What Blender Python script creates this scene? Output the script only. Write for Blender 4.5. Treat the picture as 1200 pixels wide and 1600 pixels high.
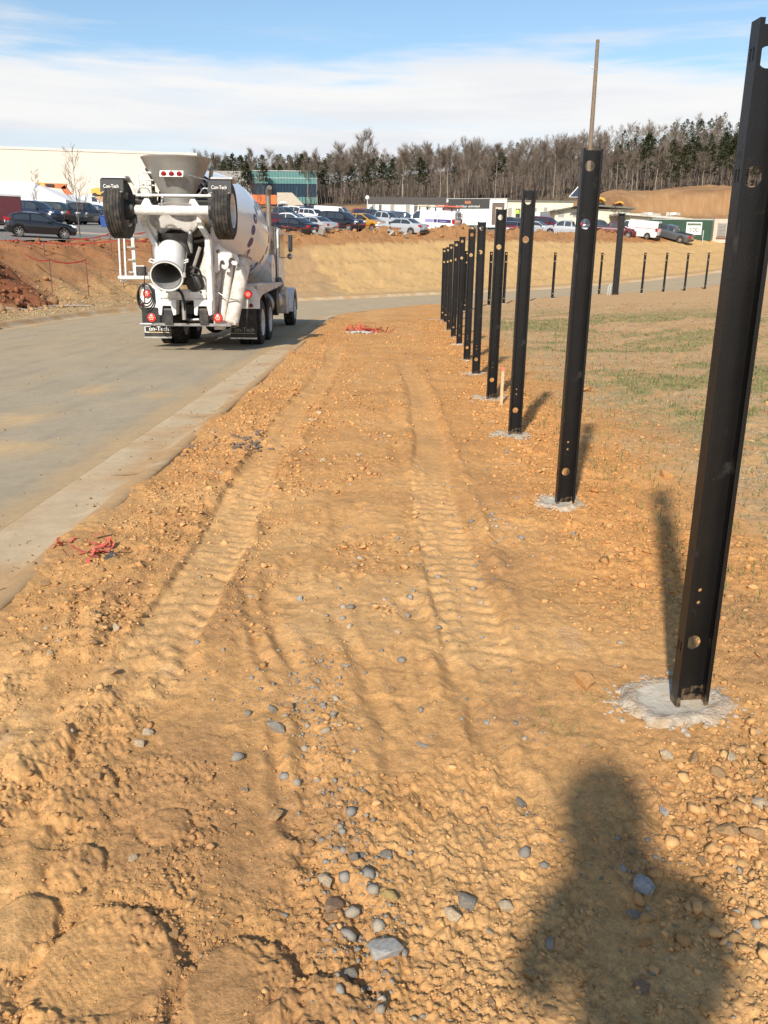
import bpy, bmesh, math, random
import numpy as np
from mathutils import Vector, Matrix
from mathutils.bvhtree import BVHTree
S = bpy.context.scene
for o in list(bpy.data.objects): bpy.data.objects.remove(o)
COL = S.collection
RND = random.Random(7)
rad = math.radians

# ------------------------------------------------------------------ camera, sky, sun
EYE = 1.65; PITCH = rad(16.3); ROLL = rad(0.65); FPX = 1290.0
cd = bpy.data.cameras.new('camera'); cam = bpy.data.objects.new('camera', cd); COL.objects.link(cam)
cd.sensor_fit = 'VERTICAL'; cd.sensor_height = 24; cd.sensor_width = 18; cd.lens = 24*FPX/1600
cd.clip_start = 0.02; cd.clip_end = 3000
cam.matrix_world = Matrix.Translation((0, 0, EYE)) @ Matrix.Rotation(math.pi/2-PITCH, 4, 'X') @ Matrix.Rotation(ROLL, 4, 'Z')
S.camera = cam
SUN_EL, SUN_AZ = 34.0, 16.0      # shadows fall 16 degrees right of straight ahead
world = bpy.data.worlds.new('World'); S.world = world; world.use_nodes = True
nt = world.node_tree; nt.nodes.clear()
def wn(t, **k):
    n = nt.nodes.new(t)
    for a, b in k.items(): setattr(n, a, b)
    return n
sky = wn('ShaderNodeTexSky', sky_type='NISHITA', sun_disc=False)
sky.sun_elevation = rad(SUN_EL); sky.sun_rotation = rad(180+SUN_AZ)
sky.air_density = 1.0; sky.dust_density = 0.6; sky.ozone_density = 1.6
tc = wn('ShaderNodeTexCoord'); sep = wn('ShaderNodeSeparateXYZ'); nt.links.new(tc.outputs['Generated'], sep.inputs[0])
def wmath(op, a, b=None, c=None, clamp=False):
    n = wn('ShaderNodeMath', operation=op, use_clamp=clamp)
    for i, v in enumerate((a, b, c)):
        if v is None: continue
        if isinstance(v, (int, float)): n.inputs[i].default_value = v
        else: nt.links.new(v, n.inputs[i])
    return n.outputs[0]
def wmap(v, a, b, c, d, smooth=True):
    n = wn('ShaderNodeMapRange', interpolation_type='SMOOTHSTEP' if smooth else 'LINEAR')
    nt.links.new(v, n.inputs[0])
    for i, q in enumerate((a, b, c, d)): n.inputs[i+1].default_value = q
    return n.outputs[0]
mp = wn('ShaderNodeMapping'); nt.links.new(tc.outputs['Generated'], mp.inputs[0]); mp.inputs['Scale'].default_value = (1.6, 1.6, 16)
mp.inputs['Location'].default_value = (3.1, 0.4, 0.0)
n1 = wn('ShaderNodeTexNoise'); n1.inputs['Scale'].default_value = 1.7; n1.inputs['Detail'].default_value = 9; n1.inputs['Roughness'].default_value = .55
nt.links.new(mp.outputs[0], n1.inputs['Vector'])
mp2 = wn('ShaderNodeMapping'); nt.links.new(tc.outputs['Generated'], mp2.inputs[0]); mp2.inputs['Scale'].default_value = (2.2, 2.2, 30); mp2.inputs['Rotation'].default_value = (0, rad(4), 0)
n2 = wn('ShaderNodeTexNoise'); n2.inputs['Scale'].default_value = 1.3; n2.inputs['Detail'].default_value = 8
nt.links.new(mp2.outputs[0], n2.inputs['Vector'])
z = sep.outputs[2]
zn = wmath('ADD', z, wmath('MULTIPLY', wmath('SUBTRACT', n1.outputs[0], 0.5), 0.16))
band = wmap(zn, 0.232, 0.196, 0, 1)                     # upper limit of the cloud bank
inner = wmap(n2.outputs[0], 0.34, 0.52, 0.72, .97)
wisps = wmath('MULTIPLY', wmap(n2.outputs[0], 0.58, 0.80, 0, 0.35), wmap(z, .5, .2, 0, 1))
mask = wmath('MAXIMUM', wmath('MULTIPLY', band, inner), wisps)
mask = wmath('MAXIMUM', mask, wmap(z, 0.10, 0.0, 0, .9))
ccol = wn('ShaderNodeMix', data_type='RGBA')
ccol.inputs['A'].default_value = (4.9, 5.15, 5.6, 1); ccol.inputs['B'].default_value = (6.5, 6.42, 6.35, 1)
gray = wmath('MULTIPLY', wmap(zn, 0.06, 0.15, 0.1, 1), wmap(n1.outputs[0], .35, .6, .55, 1))
nt.links.new(gray, ccol.inputs['Factor'])
skm = wn('ShaderNodeMix', data_type='RGBA', blend_type='MULTIPLY'); skm.inputs['Factor'].default_value = 1
skm.inputs['B'].default_value = (1.02, 1.08, 1.06, 1); nt.links.new(sky.outputs[0], skm.inputs['A'])
mx = wn('ShaderNodeMix', data_type='RGBA'); nt.links.new(mask, mx.inputs['Factor'])
nt.links.new(skm.outputs['Result'], mx.inputs['A']); nt.links.new(ccol.outputs['Result'], mx.inputs['B'])
bg = wn('ShaderNodeBackground'); bg.inputs[1].default_value = 0.105; wo = wn('ShaderNodeOutputWorld')
nt.links.new(mx.outputs['Result'], bg.inputs[0]); nt.links.new(bg.outputs[0], wo.inputs[0])
sl = bpy.data.lights.new('sun', 'SUN'); sl.energy = 3.9; sl.angle = rad(2.0); sl.color = (1, .93, .82)
sun = bpy.data.objects.new('sun', sl); COL.objects.link(sun)
sd = Vector((math.sin(rad(SUN_AZ))*math.cos(rad(SUN_EL)), math.cos(rad(SUN_AZ))*math.cos(rad(SUN_EL)), -math.sin(rad(SUN_EL))))
sun.rotation_euler = sd.to_track_quat('-Z', 'Y').to_euler(); sun.location = (-20, -40, 60)
S.view_settings.view_transform = 'Standard'; S.view_settings.look = 'None'; S.view_settings.gamma = 1
S.view_settings.exposure = 0.50
S.view_settings.use_curve_mapping = False
S.render.engine = 'CYCLES'

# ------------------------------------------------------------------ pixel -> place helpers
CP, SP, CR, SR = math.cos(PITCH), math.sin(PITCH), math.cos(ROLL), math.sin(ROLL)
AF = np.array([0, CP, -SP]); AU0 = np.array([0, SP, CP]); AR0 = np.array([1., 0, 0])
AR = CR*AR0+SR*AU0; AU = -SR*AR0+CR*AU0
def at(px, py, Y):
    d = AF+AR*(px-600)/FPX-AU*(py-800)/FPX
    return d*(Y/d[1])+np.array([0, 0, EYE])
def atg(px, py, z=0.):
    d = AF+AR*(px-600)/FPX-AU*(py-800)/FPX
    return d*((z-EYE)/d[2])+np.array([0, 0, EYE])

# ------------------------------------------------------------------ object helpers
def tag(o, label=None, cat=None, group=None, kind=None):
    if label: o['label'] = label
    if cat: o['category'] = cat
    if group: o['group'] = group
    if kind: o['kind'] = kind
    return o
def empty(name, loc, rz=0, label=None, cat=None, group=None):
    o = bpy.data.objects.new(name, None); COL.objects.link(o); o.location = tuple(float(v) for v in loc); o.rotation_euler = (0, 0, rz)
    o.empty_display_size = .3
    return tag(o, label, cat, group)
def link(name, me, parent=None, mat=None):
    o = bpy.data.objects.new(name, me); COL.objects.link(o)
    if parent: o.parent = parent
    if mat:
        if not me.materials: me.materials.append(mat)
        else:
            o.material_slots[0].link = 'OBJECT'; o.material_slots[0].material = mat
    return o
def kids(o): return [c for c in bpy.data.objects if c.parent == o]
def copy_tree(o, parent=None):
    c = o.copy(); COL.objects.link(c); c.parent = parent
    for ch in o.children: copy_tree(ch, c)
    return c
class MB:
    def __init__(s): s.v = []; s.f = []; s.m = []
    def add(s, V, Fc, mi=0):
        b = len(s.v); s.v += [tuple(v) for v in V]; s.f += [tuple(i+b for i in f) for f in Fc]; s.m += [mi]*len(Fc); return s
    def box(s, c, d, rot=None, mi=0, taper=1.0):
        x, y, z = d[0]/2, d[1]/2, d[2]/2; t = taper
        V = [Vector(p) for p in ((-x, -y, -z), (x, -y, -z), (x, y, -z), (-x, y, -z), (-x*t, -y*t, z), (x*t, -y*t, z), (x*t, y*t, z), (-x*t, y*t, z))]
        if rot: M = Matrix.Rotation(rot[2], 3, 'Z') @ Matrix.Rotation(rot[1], 3, 'Y') @ Matrix.Rotation(rot[0], 3, 'X'); V = [M @ v for v in V]
        c = Vector(c)
        return s.add([v+c for v in V], [(3, 2, 1, 0), (4, 5, 6, 7), (0, 1, 5, 4), (1, 2, 6, 5), (2, 3, 7, 6), (3, 0, 4, 7)], mi)
    def bb(s, a, b, mi=0):
        return s.box([(a[i]+b[i])/2 for i in range(3)], [abs(b[i]-a[i]) for i in range(3)], mi=mi)
    def cyl(s, p0, p1, r0, r1=None, n=16, caps=True, mi=0):
        r1 = r0 if r1 is None else r1
        p0 = Vector(p0); p1 = Vector(p1); d = (p1-p0)
        q = d.to_track_quat('Z', 'Y'); V = []
        for p, r in ((p0, r0), (p1, r1)):
            for i in range(n):
                a = 2*math.pi*i/n; V.append(p+q @ Vector((r*math.cos(a), r*math.sin(a), 0)))
        Fc = [(i, (i+1) % n, n+(i+1) % n, n+i) for i in range(n)]
        if caps: Fc += [tuple(range(n-1, -1, -1)), tuple(range(n, 2*n))]
        return s.add(V, Fc, mi)
    def tube(s, pts, r, n=8, mi=0, caps=True):
        pts = [Vector(p) for p in pts]; m = len(pts); rr = r if isinstance(r, (list, tuple)) else [r]*m
        V = []; up = None
        for k, p in enumerate(pts):
            t = (pts[min(k+1, m-1)]-pts[max(k-1, 0)]).normalized()
            if up is None: up = t.orthogonal().normalized()
            up = (up-t*up.dot(t)).normalized(); w = t.cross(up)
            for i in range(n):
                a = 2*math.pi*i/n; V.append(p+up*rr[k]*math.cos(a)+w*rr[k]*math.sin(a))
        Fc = [(k*n+i, k*n+(i+1) % n, (k+1)*n+(i+1) % n, (k+1)*n+i) for k in range(m-1) for i in range(n)]
        if caps: Fc += [tuple(range(n-1, -1, -1)), tuple(range((m-1)*n, m*n))]
        return s.add(V, Fc, mi)
    def lathe(s, prof, n=32, axis=((0, 0, 0), (0, 0, 1)), mi=0, a0=0, a1=2*math.pi):
        o = Vector(axis[0]); q = Vector(axis[1]).to_track_quat('Z', 'Y'); V = []
        full = abs(a1-a0-2*math.pi) < 1e-6; c = n if full else n+1
        for (r, h) in prof:
            for i in range(c):
                a = a0+(a1-a0)*i/n; V.append(o+q @ Vector((r*math.cos(a), r*math.sin(a), h)))
        Fc = []
        for k in range(len(prof)-1):
            for i in range(n):
                j = (i+1) % c; Fc.append((k*c+i, k*c+j, (k+1)*c+j, (k+1)*c+i))
        return s.add(V, Fc, mi)
    def prism(s, poly, axis, a, b, mi=0):
        """extrude a 2D polygon along axis 'x','y' or 'z' from a to b"""
        def P(u, v, w): return {'x': (w, u, v), 'y': (u, w, v), 'z': (u, v, w)}[axis]
        n = len(poly); V = [P(u, v, a) for u, v in poly]+[P(u, v, b) for u, v in poly]
        Fc = [tuple(range(n)), tuple(range(2*n-1, n-1, -1))]+[(i, n+i, n+(i+1) % n, (i+1) % n) for i in range(n)]
        return s.add(V, Fc, mi)
    def mesh(s, name, mats, smooth=None, bevel=0, uv=False):
        me = bpy.data.meshes.new(name); me.from_pydata([tuple(v) for v in s.v], [], s.f)
        if not isinstance(mats, (list, tuple)): mats = [mats]
        for m in mats: me.materials.append(m)
        if len(mats) > 1: me.polygons.foreach_set('material_index', s.m)
        bm = bmesh.new(); bm.from_mesh(me); bmesh.ops.recalc_face_normals(bm, faces=bm.faces)
        if bevel:
            ed = [e for e in bm.edges if len(e.link_faces) == 2 and e.calc_face_angle(0) > rad(40)]
            try: bmesh.ops.bevel(bm, geom=ed, offset=bevel, segments=2, affect='EDGES', clamp_overlap=True)
            except Exception: pass
        bm.to_mesh(me); bm.free()
        if smooth:
            me.shade_smooth(); me.set_sharp_from_angle(angle=rad(smooth))
        return me
    def build(s, name, mats, parent=None, smooth=None, bevel=0):
        return link(name, s.mesh(name, mats, smooth, bevel), parent)
def npmesh(name, V, F, mats=None, smooth=False, attr=None, mi=None):
    V = np.asarray(V, np.float32); F = np.asarray(F, np.int32); k = F.shape[1]
    me = bpy.data.meshes.new(name); me.vertices.add(len(V)); me.vertices.foreach_set('co', V.ravel())
    me.loops.add(F.size); me.loops.foreach_set('vertex_index', F.ravel())
    me.polygons.add(len(F)); me.polygons.foreach_set('loop_start', np.arange(0, F.size, k, dtype=np.int32))
    me.update(calc_edges=True)
    for m in (mats if isinstance(mats, (list, tuple)) else [mats] if mats else []): me.materials.append(m)
    if mi is not None: me.polygons.foreach_set('material_index', np.asarray(mi, np.int32))
    if smooth: me.polygons.foreach_set('use_smooth', np.ones(len(F), bool))
    if attr is not None:
        a = me.color_attributes.new('soil', 'FLOAT_COLOR', 'POINT')
        c = np.ones((len(V), 4), np.float32); c[:, :3] = attr; a.data.foreach_set('color', c.ravel())
    me.validate(); me.update(); return me

# ------------------------------------------------------------------ materials
def newmat(name):
    m = bpy.data.materials.new(name); m.use_nodes = True; t = m.node_tree; t.nodes.clear()
    o = t.nodes.new('ShaderNodeOutputMaterial'); b = t.nodes.new('ShaderNodeBsdfPrincipled'); t.links.new(b.outputs[0], o.inputs[0])
    return m, t, b
def mat(name, col, rough=.6, metal=0, var=.12, vs=3.0, bump=0, bs=40, dirt=None, dirt_amt=.0, dscale=2.5, emit=0, spec=.5, coat=0):
    m, t, b = newmat(name); N = t.nodes.new; L = t.links.new
    b.inputs['Roughness'].default_value = rough; b.inputs['Metallic'].default_value = metal; b.inputs['Specular IOR Level'].default_value = spec
    if coat: b.inputs['Coat Weight'].default_value = coat; b.inputs['Coat Roughness'].default_value = .04
    tcn = N('ShaderNodeTexCoord'); n = N('ShaderNodeTexNoise'); n.inputs['Scale'].default_value = vs; n.inputs['Detail'].default_value = 6
    L(tcn.outputs['Object'], n.inputs['Vector'])
    mr = N('ShaderNodeMapRange'); L(n.outputs[0], mr.inputs[0]); mr.inputs[1].default_value = .3; mr.inputs[2].default_value = .7
    mr.inputs[3].default_value = 1-var; mr.inputs[4].default_value = 1+var
    v = N('ShaderNodeVectorMath'); v.operation = 'SCALE'; v.inputs[0].default_value = col[:3]; L(mr.outputs[0], v.inputs['Scale'])
    out = v.outputs[0]
    if dirt:
        n2 = N('ShaderNodeTexNoise'); n2.inputs['Scale'].default_value = dscale; n2.inputs['Detail'].default_value = 9; n2.inputs['Roughness'].default_value = .65
        L(tcn.outputs['Object'], n2.inputs['Vector'])
        r2 = N('ShaderNodeMapRange'); L(n2.outputs[0], r2.inputs[0]); r2.inputs[1].default_value = .62-.3*dirt_amt; r2.inputs[2].default_value = .75; r2.inputs[3].default_value = .0; r2.inputs[4].default_value = .9
        mxx = N('ShaderNodeMix'); mxx.data_type = 'RGBA'; L(r2.outputs[0], mxx.inputs['Factor']); L(out, mxx.inputs['A']); mxx.inputs['B'].default_value = (*dirt, 1)
        out = mxx.outputs['Result']
        rr = N('ShaderNodeMapRange'); L(r2.outputs[0], rr.inputs[0]); rr.inputs[3].default_value = rough; rr.inputs[4].default_value = .9; L(rr.outputs[0], b.inputs['Roughness'])
    L(out, b.inputs['Base Color'])
    if emit: b.inputs['Emission Color'].default_value = (*col[:3], 1); b.inputs['Emission Strength'].default_value = emit
    if bump:
        nb = N('ShaderNodeTexNoise'); nb.inputs['Scale'].default_value = bs; nb.inputs['Detail'].default_value = 8; L(tcn.outputs['Object'], nb.inputs['Vector'])
        bp = N('ShaderNodeBump'); bp.inputs['Strength'].default_value = bump; bp.inputs['Distance'].default_value = .01; L(nb.outputs[0], bp.inputs['Height']); L(bp.outputs[0], b.inputs['Normal'])
    return m
def soilmat(name, bump=1.0, dist=.012, scales=(28, 110, 420), var=.22, rough=.95, spec=.15, stain=None):
    """colour comes from the 'soil' attribute (kind of soil), the nodes add grain and relief"""
    m, t, b = newmat(name); N = t.nodes.new; L = t.links.new
    b.inputs['Roughness'].default_value = rough; b.inputs['Specular IOR Level'].default_value = spec
    a = N('ShaderNodeAttribute'); a.attribute_name = 'soil'; tcn = N('ShaderNodeTexCoord')
    hs = None; fac = None
    for i, s in enumerate(scales):
        n = N('ShaderNodeTexNoise'); n.inputs['Scale'].default_value = s; n.inputs['Detail'].default_value = 5; n.inputs['Roughness'].default_value = .6
        L(tcn.outputs['Object'], n.inputs['Vector'])
        mu = N('ShaderNodeMath'); mu.operation = 'MULTIPLY'; L(n.outputs[0], mu.inputs[0]); mu.inputs[1].default_value = (1.0, .42, .16)[i]
        if hs is None: hs = mu.outputs[0]
        else:
            ad = N('ShaderNodeMath'); L(hs, ad.inputs[0]); L(mu.outputs[0], ad.inputs[1]); hs = ad.outputs[0]
        mr = N('ShaderNodeMapRange'); L(n.outputs[0], mr.inputs[0]); mr.inputs[1].default_value = .25; mr.inputs[2].default_value = .75
        mr.inputs[3].default_value = 1-var; mr.inputs[4].default_value = 1+var
        if fac is None: fac = mr.outputs[0]
        else:
            mm = N('ShaderNodeMath'); mm.operation = 'MULTIPLY'; L(fac, mm.inputs[0]); L(mr.outputs[0], mm.inputs[1]); fac = mm.outputs[0]
    v = N('ShaderNodeVectorMath'); v.operation = 'SCALE'; L(a.outputs['Color'], v.inputs[0]); L(fac, v.inputs['Scale'])
    L(v.outputs[0], b.inputs['Base Color'])
    bp = N('ShaderNodeBump'); bp.inputs['Strength'].default_value = bump; bp.inputs['Distance'].default_value = dist
    L(hs, bp.inputs['Height']); L(bp.outputs[0], b.inputs['Normal'])
    return m
MAT = {}
def M_(name, *a, **k):
    if name not in MAT: MAT[name] = mat(name, *a, **k)
    return MAT[name]
DIRTC = (.36, .22, .11)

# ------------------------------------------------------------------ noise
def _h(ix, iy, s):
    h = (ix.astype(np.int64)*374761393+iy.astype(np.int64)*668265263+s*974634777) & 0xffffffff
    h = ((h ^ (h >> 13))*1274126177) & 0xffffffff
    return (h ^ (h >> 16)) & 0xffff
def noise(x, y, s=0):
    ix = np.floor(x); iy = np.floor(y); fx = x-ix; fy = y-iy; ix = ix.astype(np.int64); iy = iy.astype(np.int64)
    u = fx*fx*fx*(fx*(fx*6-15)+10); v = fy*fy*fy*(fy*(fy*6-15)+10)
    def g(dx, dy):
        a = _h(ix+dx, iy+dy, s)*(2*np.pi/65536); return np.cos(a)*(fx-dx)+np.sin(a)*(fy-dy)
    a = g(0, 0); b = g(1, 0); c = g(0, 1); d = g(1, 1)
    return 1.5*((a*(1-u)+b*u)*(1-v)+(c*(1-u)+d*u)*v)
def fbm(x, y, o=4, s=0, rough=.5):
    r = 0; a = 1.
    for i in range(o): r = r+a*noise(x, y, s+i*17); x = x*2.03+7.1; y = y*2.03-3.7; a *= rough
    return r
def sst(x, a, b):
    t = np.clip((x-a)/(b-a), 0, 1); return t*t*(3-2*t)

# ------------------------------------------------------------------ lie of the land
RX, RR, RY0 = -6.83, 22.0, 30.0          # road centre line: straight ahead, then a right-hand bend of 45 degrees
CX, CY = RX+RR, RY0
Q = math.sqrt(.5)
EX, EY = CX-RR*Q, CY+RR*Q
HW = 4.15
def road_d(x, y):
    """signed distance to the road's centre line, positive on the inside of the bend"""
    th = np.arctan2(y-CY, -(x-CX))
    d1 = x-RX; d2 = RR-np.hypot(x-CX, y-CY); d3 = (x-EX)*Q-(y-EY)*Q
    return np.where(y < RY0, d1, np.where((th < math.pi/4) & (x < CX), d2, d3))
def road_pt(s, d):
    """s metres along the centre line from y = 0"""
    s = np.asarray(s, float); L1 = RY0; L2 = RR*math.pi/4
    a = np.clip((s-L1)/RR, 0, math.pi/4)
    cx = np.where(s < L1, RX, np.where(s < L1+L2, CX-RR*np.cos(a), EX+(s-L1-L2)*Q))
    cy = np.where(s < L1, s, np.where(s < L1+L2, CY+RR*np.sin(a), EY+(s-L1-L2)*Q))
    return cx+d*np.cos(a), cy-d*np.sin(a)
def G(x, y): return np.interp((x+y)*Q, [25, 36, 56, 70, 95, 200, 700], [0, .2, .6, 1.2, 2.6, 6, 14])
CT = np.array([(-20.89, 52, 3.22), (-17.91, 60, 3.53), (-8.2, 72, 4.35), (-.3, 80, 4.85), (5.87, 84, 5.08), (15.7, 95, 5.36), (22.1, 102, 5.69), (32, 110, 5.94),
 (40.8, 112, 5.95), (48.3, 112, 5.6), (-28, 70, 4.93), (-26.7, 80, 5.41), (-38.8, 105, 7.77), (-6.7, 108, 7.18), (-.5, 125, 8.31), (11.2, 105, 6.2), (25.2, 130, 8.76),
 (39, 135, 9.45), (-8, 200, 15.4), (13.8, 200, 15.5), (52.5, 210, 19.4), (82.8, 210, 20.8), (-66, 180, 14.1), (-38.7, 95, 6.43), (-24, 215, 17.2), (44.9, 135, 9.88),
 (58, 172, 12.3), (80, 172, 14), (-17, 35, 2.0), (-17, 0, 2.2), (-17, -40, 2), (-40, 10, 4), (-40, 50, 4.2), (-120, 0, 8), (-120, 150, 13), (-150, 400, 20), (80, 340, 43), (0, 340, 34), (-80, 340, 29), (170, 330, 52), (150, 200, 26), (90, 130, 11),
 (140, 150, 13), (0, 600, 62), (250, 500, 66), (-400, 500, 25), (500, 200, 40), (600, 600, 70), (-800, -200, 15), (-600, 800, 45), (400, 800, 75), (0, 900, 62)], float)
def _U(r2): return r2*np.log(r2+1e-9)*.5
def _tps(P):
    X = P[:, :2]/100; n = len(P); r2 = ((X[:, None]-X[None])**2).sum(2)
    K = _U(r2)+np.eye(n)*2e-3; A = np.zeros((n+3, n+3)); A[:n, :n] = K; A[:n, n] = 1; A[:n, n+1:] = X; A[n, :n] = 1; A[n+1:, :n] = X.T
    return np.linalg.solve(A, np.r_[P[:, 2], 0, 0, 0])
_W = _tps(CT)
def OUT(x, y):
    sh = np.shape(x); X = np.ravel(x)/100; Y = np.ravel(y)/100; r = _W[-3]+_W[-2]*X+_W[-1]*Y
    for i, c in enumerate(CT): r = r+_W[i]*_U((X-c[0]/100)**2+(Y-c[1]/100)**2)
    return r.reshape(sh)
def We(x): return np.interp(x, [-24, -13, -8, 0, 40], [9.0, 11.5, 15, 16, 17])
def BASE(x, y):
    """smooth ground level"""
    x = np.asarray(x, float); y = np.asarray(y, float)
    d = road_d(x, y); e = -(d+4.95); g = G(x, y)
    e0 = np.interp(x, [-12, -4], [3.0, 0.3]); b = np.clip((e-e0)/(We(x)-e0), 0, 1); b = .45*b+.55*b*b*(3-2*b)
    far = (e > 0)
    o = np.zeros_like(g)
    if far.any(): o[far] = np.maximum(OUT(x[far], y[far]), g[far]*.6)
    r = np.where(far, g*(1-b)+o*b, g)
    # shallow swale in the yard on the right
    r = r-.35*np.exp(-((x-9)/4.5)**2-((y-20)/9)**2)*(d > 0)
    # big stockpile far right
    q = np.hypot((x-62)/27, (y-172)/20); r = r+4.6*sst(q+.05*fbm(x*.12, y*.12, 3, 44), 1.08, .6)
    q = np.hypot((x-38)/9, (y-160)/9); r = r+3.0*sst(q, 1.1, .3)
    return r
LOT_Y1 = 128
def in_lot(x, y):
    e = -(road_d(x, y)+4.95)
    return sst(e, We(x)+3.6, We(x)+4.4)*sst(y, LOT_Y1+1, LOT_Y1-1)*sst(x, 56, 54)*sst(x, -75, -73)*sst(y, 40, 42)
FUR = [(-1.06, 3.0, 21), (.43, 3.2, 17.5)]
def tracks(x, y):
    """how far a point is into the two tyre tracks (0..1) and the tread relief"""
    t = np.zeros_like(x); l = np.zeros_like(x)
    for i, (xc, y0, y1) in enumerate(FUR):
        xx = xc+.06*np.sin(y*.55+i*2)+.02*np.sin(y*1.7)+(.10*sst(y, 5, 2) if i == 1 else -.0)
        u = (x-xx)/.155; k = sst(np.abs(u), 1.15, .9)*sst(y, y0-.3, y0+.5)*sst(y, y1, y1-4)
        ph = (y/.125+.55*np.abs(u)+.15*noise(x*4, y*4, 91)); s = ph-np.floor(ph)
        lug = sst(s, .0, .15)*sst(s, .75, .5)*sst(np.abs(u), .10, .35)
        t = np.maximum(t, k); l = np.maximum(l, k*lug*sst(noise(x*1.1, y*.7, 55+i), -.55, .1))
    return t, l
BLOBS = [(-.66, 1.60, .17, .20, .028), (-.33, 1.56, .13, .16, .024), (-.93, 1.72, .10, .12, .02), (-.86, 1.98, .07, .09, .016), (-.66, 2.16, .07, .08, .015), (-.97, 2.3, .10, .14, .018), (-1.2, 2.55, .1, .16, .018), (-.12, 1.45, .14, .14, .02)]
def roughzone(X, Y):
    """1 where the surface is broken into crumbs, 0 where it has been driven smooth"""
    m = sst(fbm(X*.95+2, Y*.75, 4, 5)+.25*fbm(X*4, Y*4, 3, 6), -.18, .30)
    def g(a, b, ra, rb): return np.exp(-(((X-a)/ra)**2+((Y-b)/rb)**2)**2)
    m = m*(1-.95*g(-.42, 2.25, .17, .55))*(1-.9*g(-1.27, 3.05, .2, .3))*(1-.8*g(-.68, 2.1, .18, .25))*(1-.8*g(.62, 2.9, .2, .4))
    m = np.maximum(m, g(-1.05, 2.75, .17, .45)); m = np.maximum(m, .9*g(-.20, 2.4, .09, .9)); m = np.maximum(m, g(-.78, 1.95, .07, .35)*0+g(-.56, 2.0, .06, .35)); m = np.maximum(m, g(-.95, 3.6, .12, .7))
    m = np.maximum(m, np.exp(-((X-1.5)/.5)**2)*sst(Y, 3, 4)); m = np.maximum(m, g(1.15, 2.1, .5, .6))
    return np.clip(m, 0, 1)
def _pl(pts): return [tuple(atg(a, b)[:2]) for a, b in pts]
RUTS = [(_pl([(560, 790), (500, 850), (425, 900), (415, 960), (450, 1030), (470, 1120), (480, 1200), (470, 1290), (495, 1340), (560, 1420), (575, 1560)]), .030, .016), (_pl([(640, 940), (675, 1000), (720, 1070), (770, 1160), (830, 1240)]), .035, .014),
 (_pl([(385, 930), (400, 1010), (440, 1080), (430, 1180), (455, 1300)]), .022, .012), (_pl([(560, 900), (520, 960), (560, 1040), (600, 1130), (620, 1250)]), .025, .010), (_pl([(270, 1080), (300, 1040), (290, 1000), (330, 960)]), .03, .012),
 (_pl([(60, 1130), (170, 1000), (240, 900), (330, 790), (420, 690)]), .05, .018), (_pl([(0, 1330), (90, 1200), (180, 1110), (220, 1040)]), .04, .02), (_pl([(120, 930), (125, 1000)]), .02, .012), (_pl([(600, 640), (640, 760), (650, 860)]), .04, .012)]
def rut(X, Y, P, w, h):
    """groove with a small lip of crumbs along both sides"""
    D = np.full(X.shape, 9.); 
    for (x0, y0), (x1, y1) in zip(P[:-1], P[1:]):
        dx, dy = x1-x0, y1-y0; t = np.clip(((X-x0)*dx+(Y-y0)*dy)/(dx*dx+dy*dy+1e-9), 0, 1); D = np.minimum(D, np.hypot(X-x0-t*dx, Y-y0-t*dy))
    k = 1+Y*.08; D = D*(1+.35*noise(X*7, Y*7, 611))/k
    return -h*np.exp(-(D/w)**2)+h*.9*np.exp(-((D-w*2)/(w*.8))**2)*(.5+.7*noise(X*11, Y*11, 612))
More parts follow.
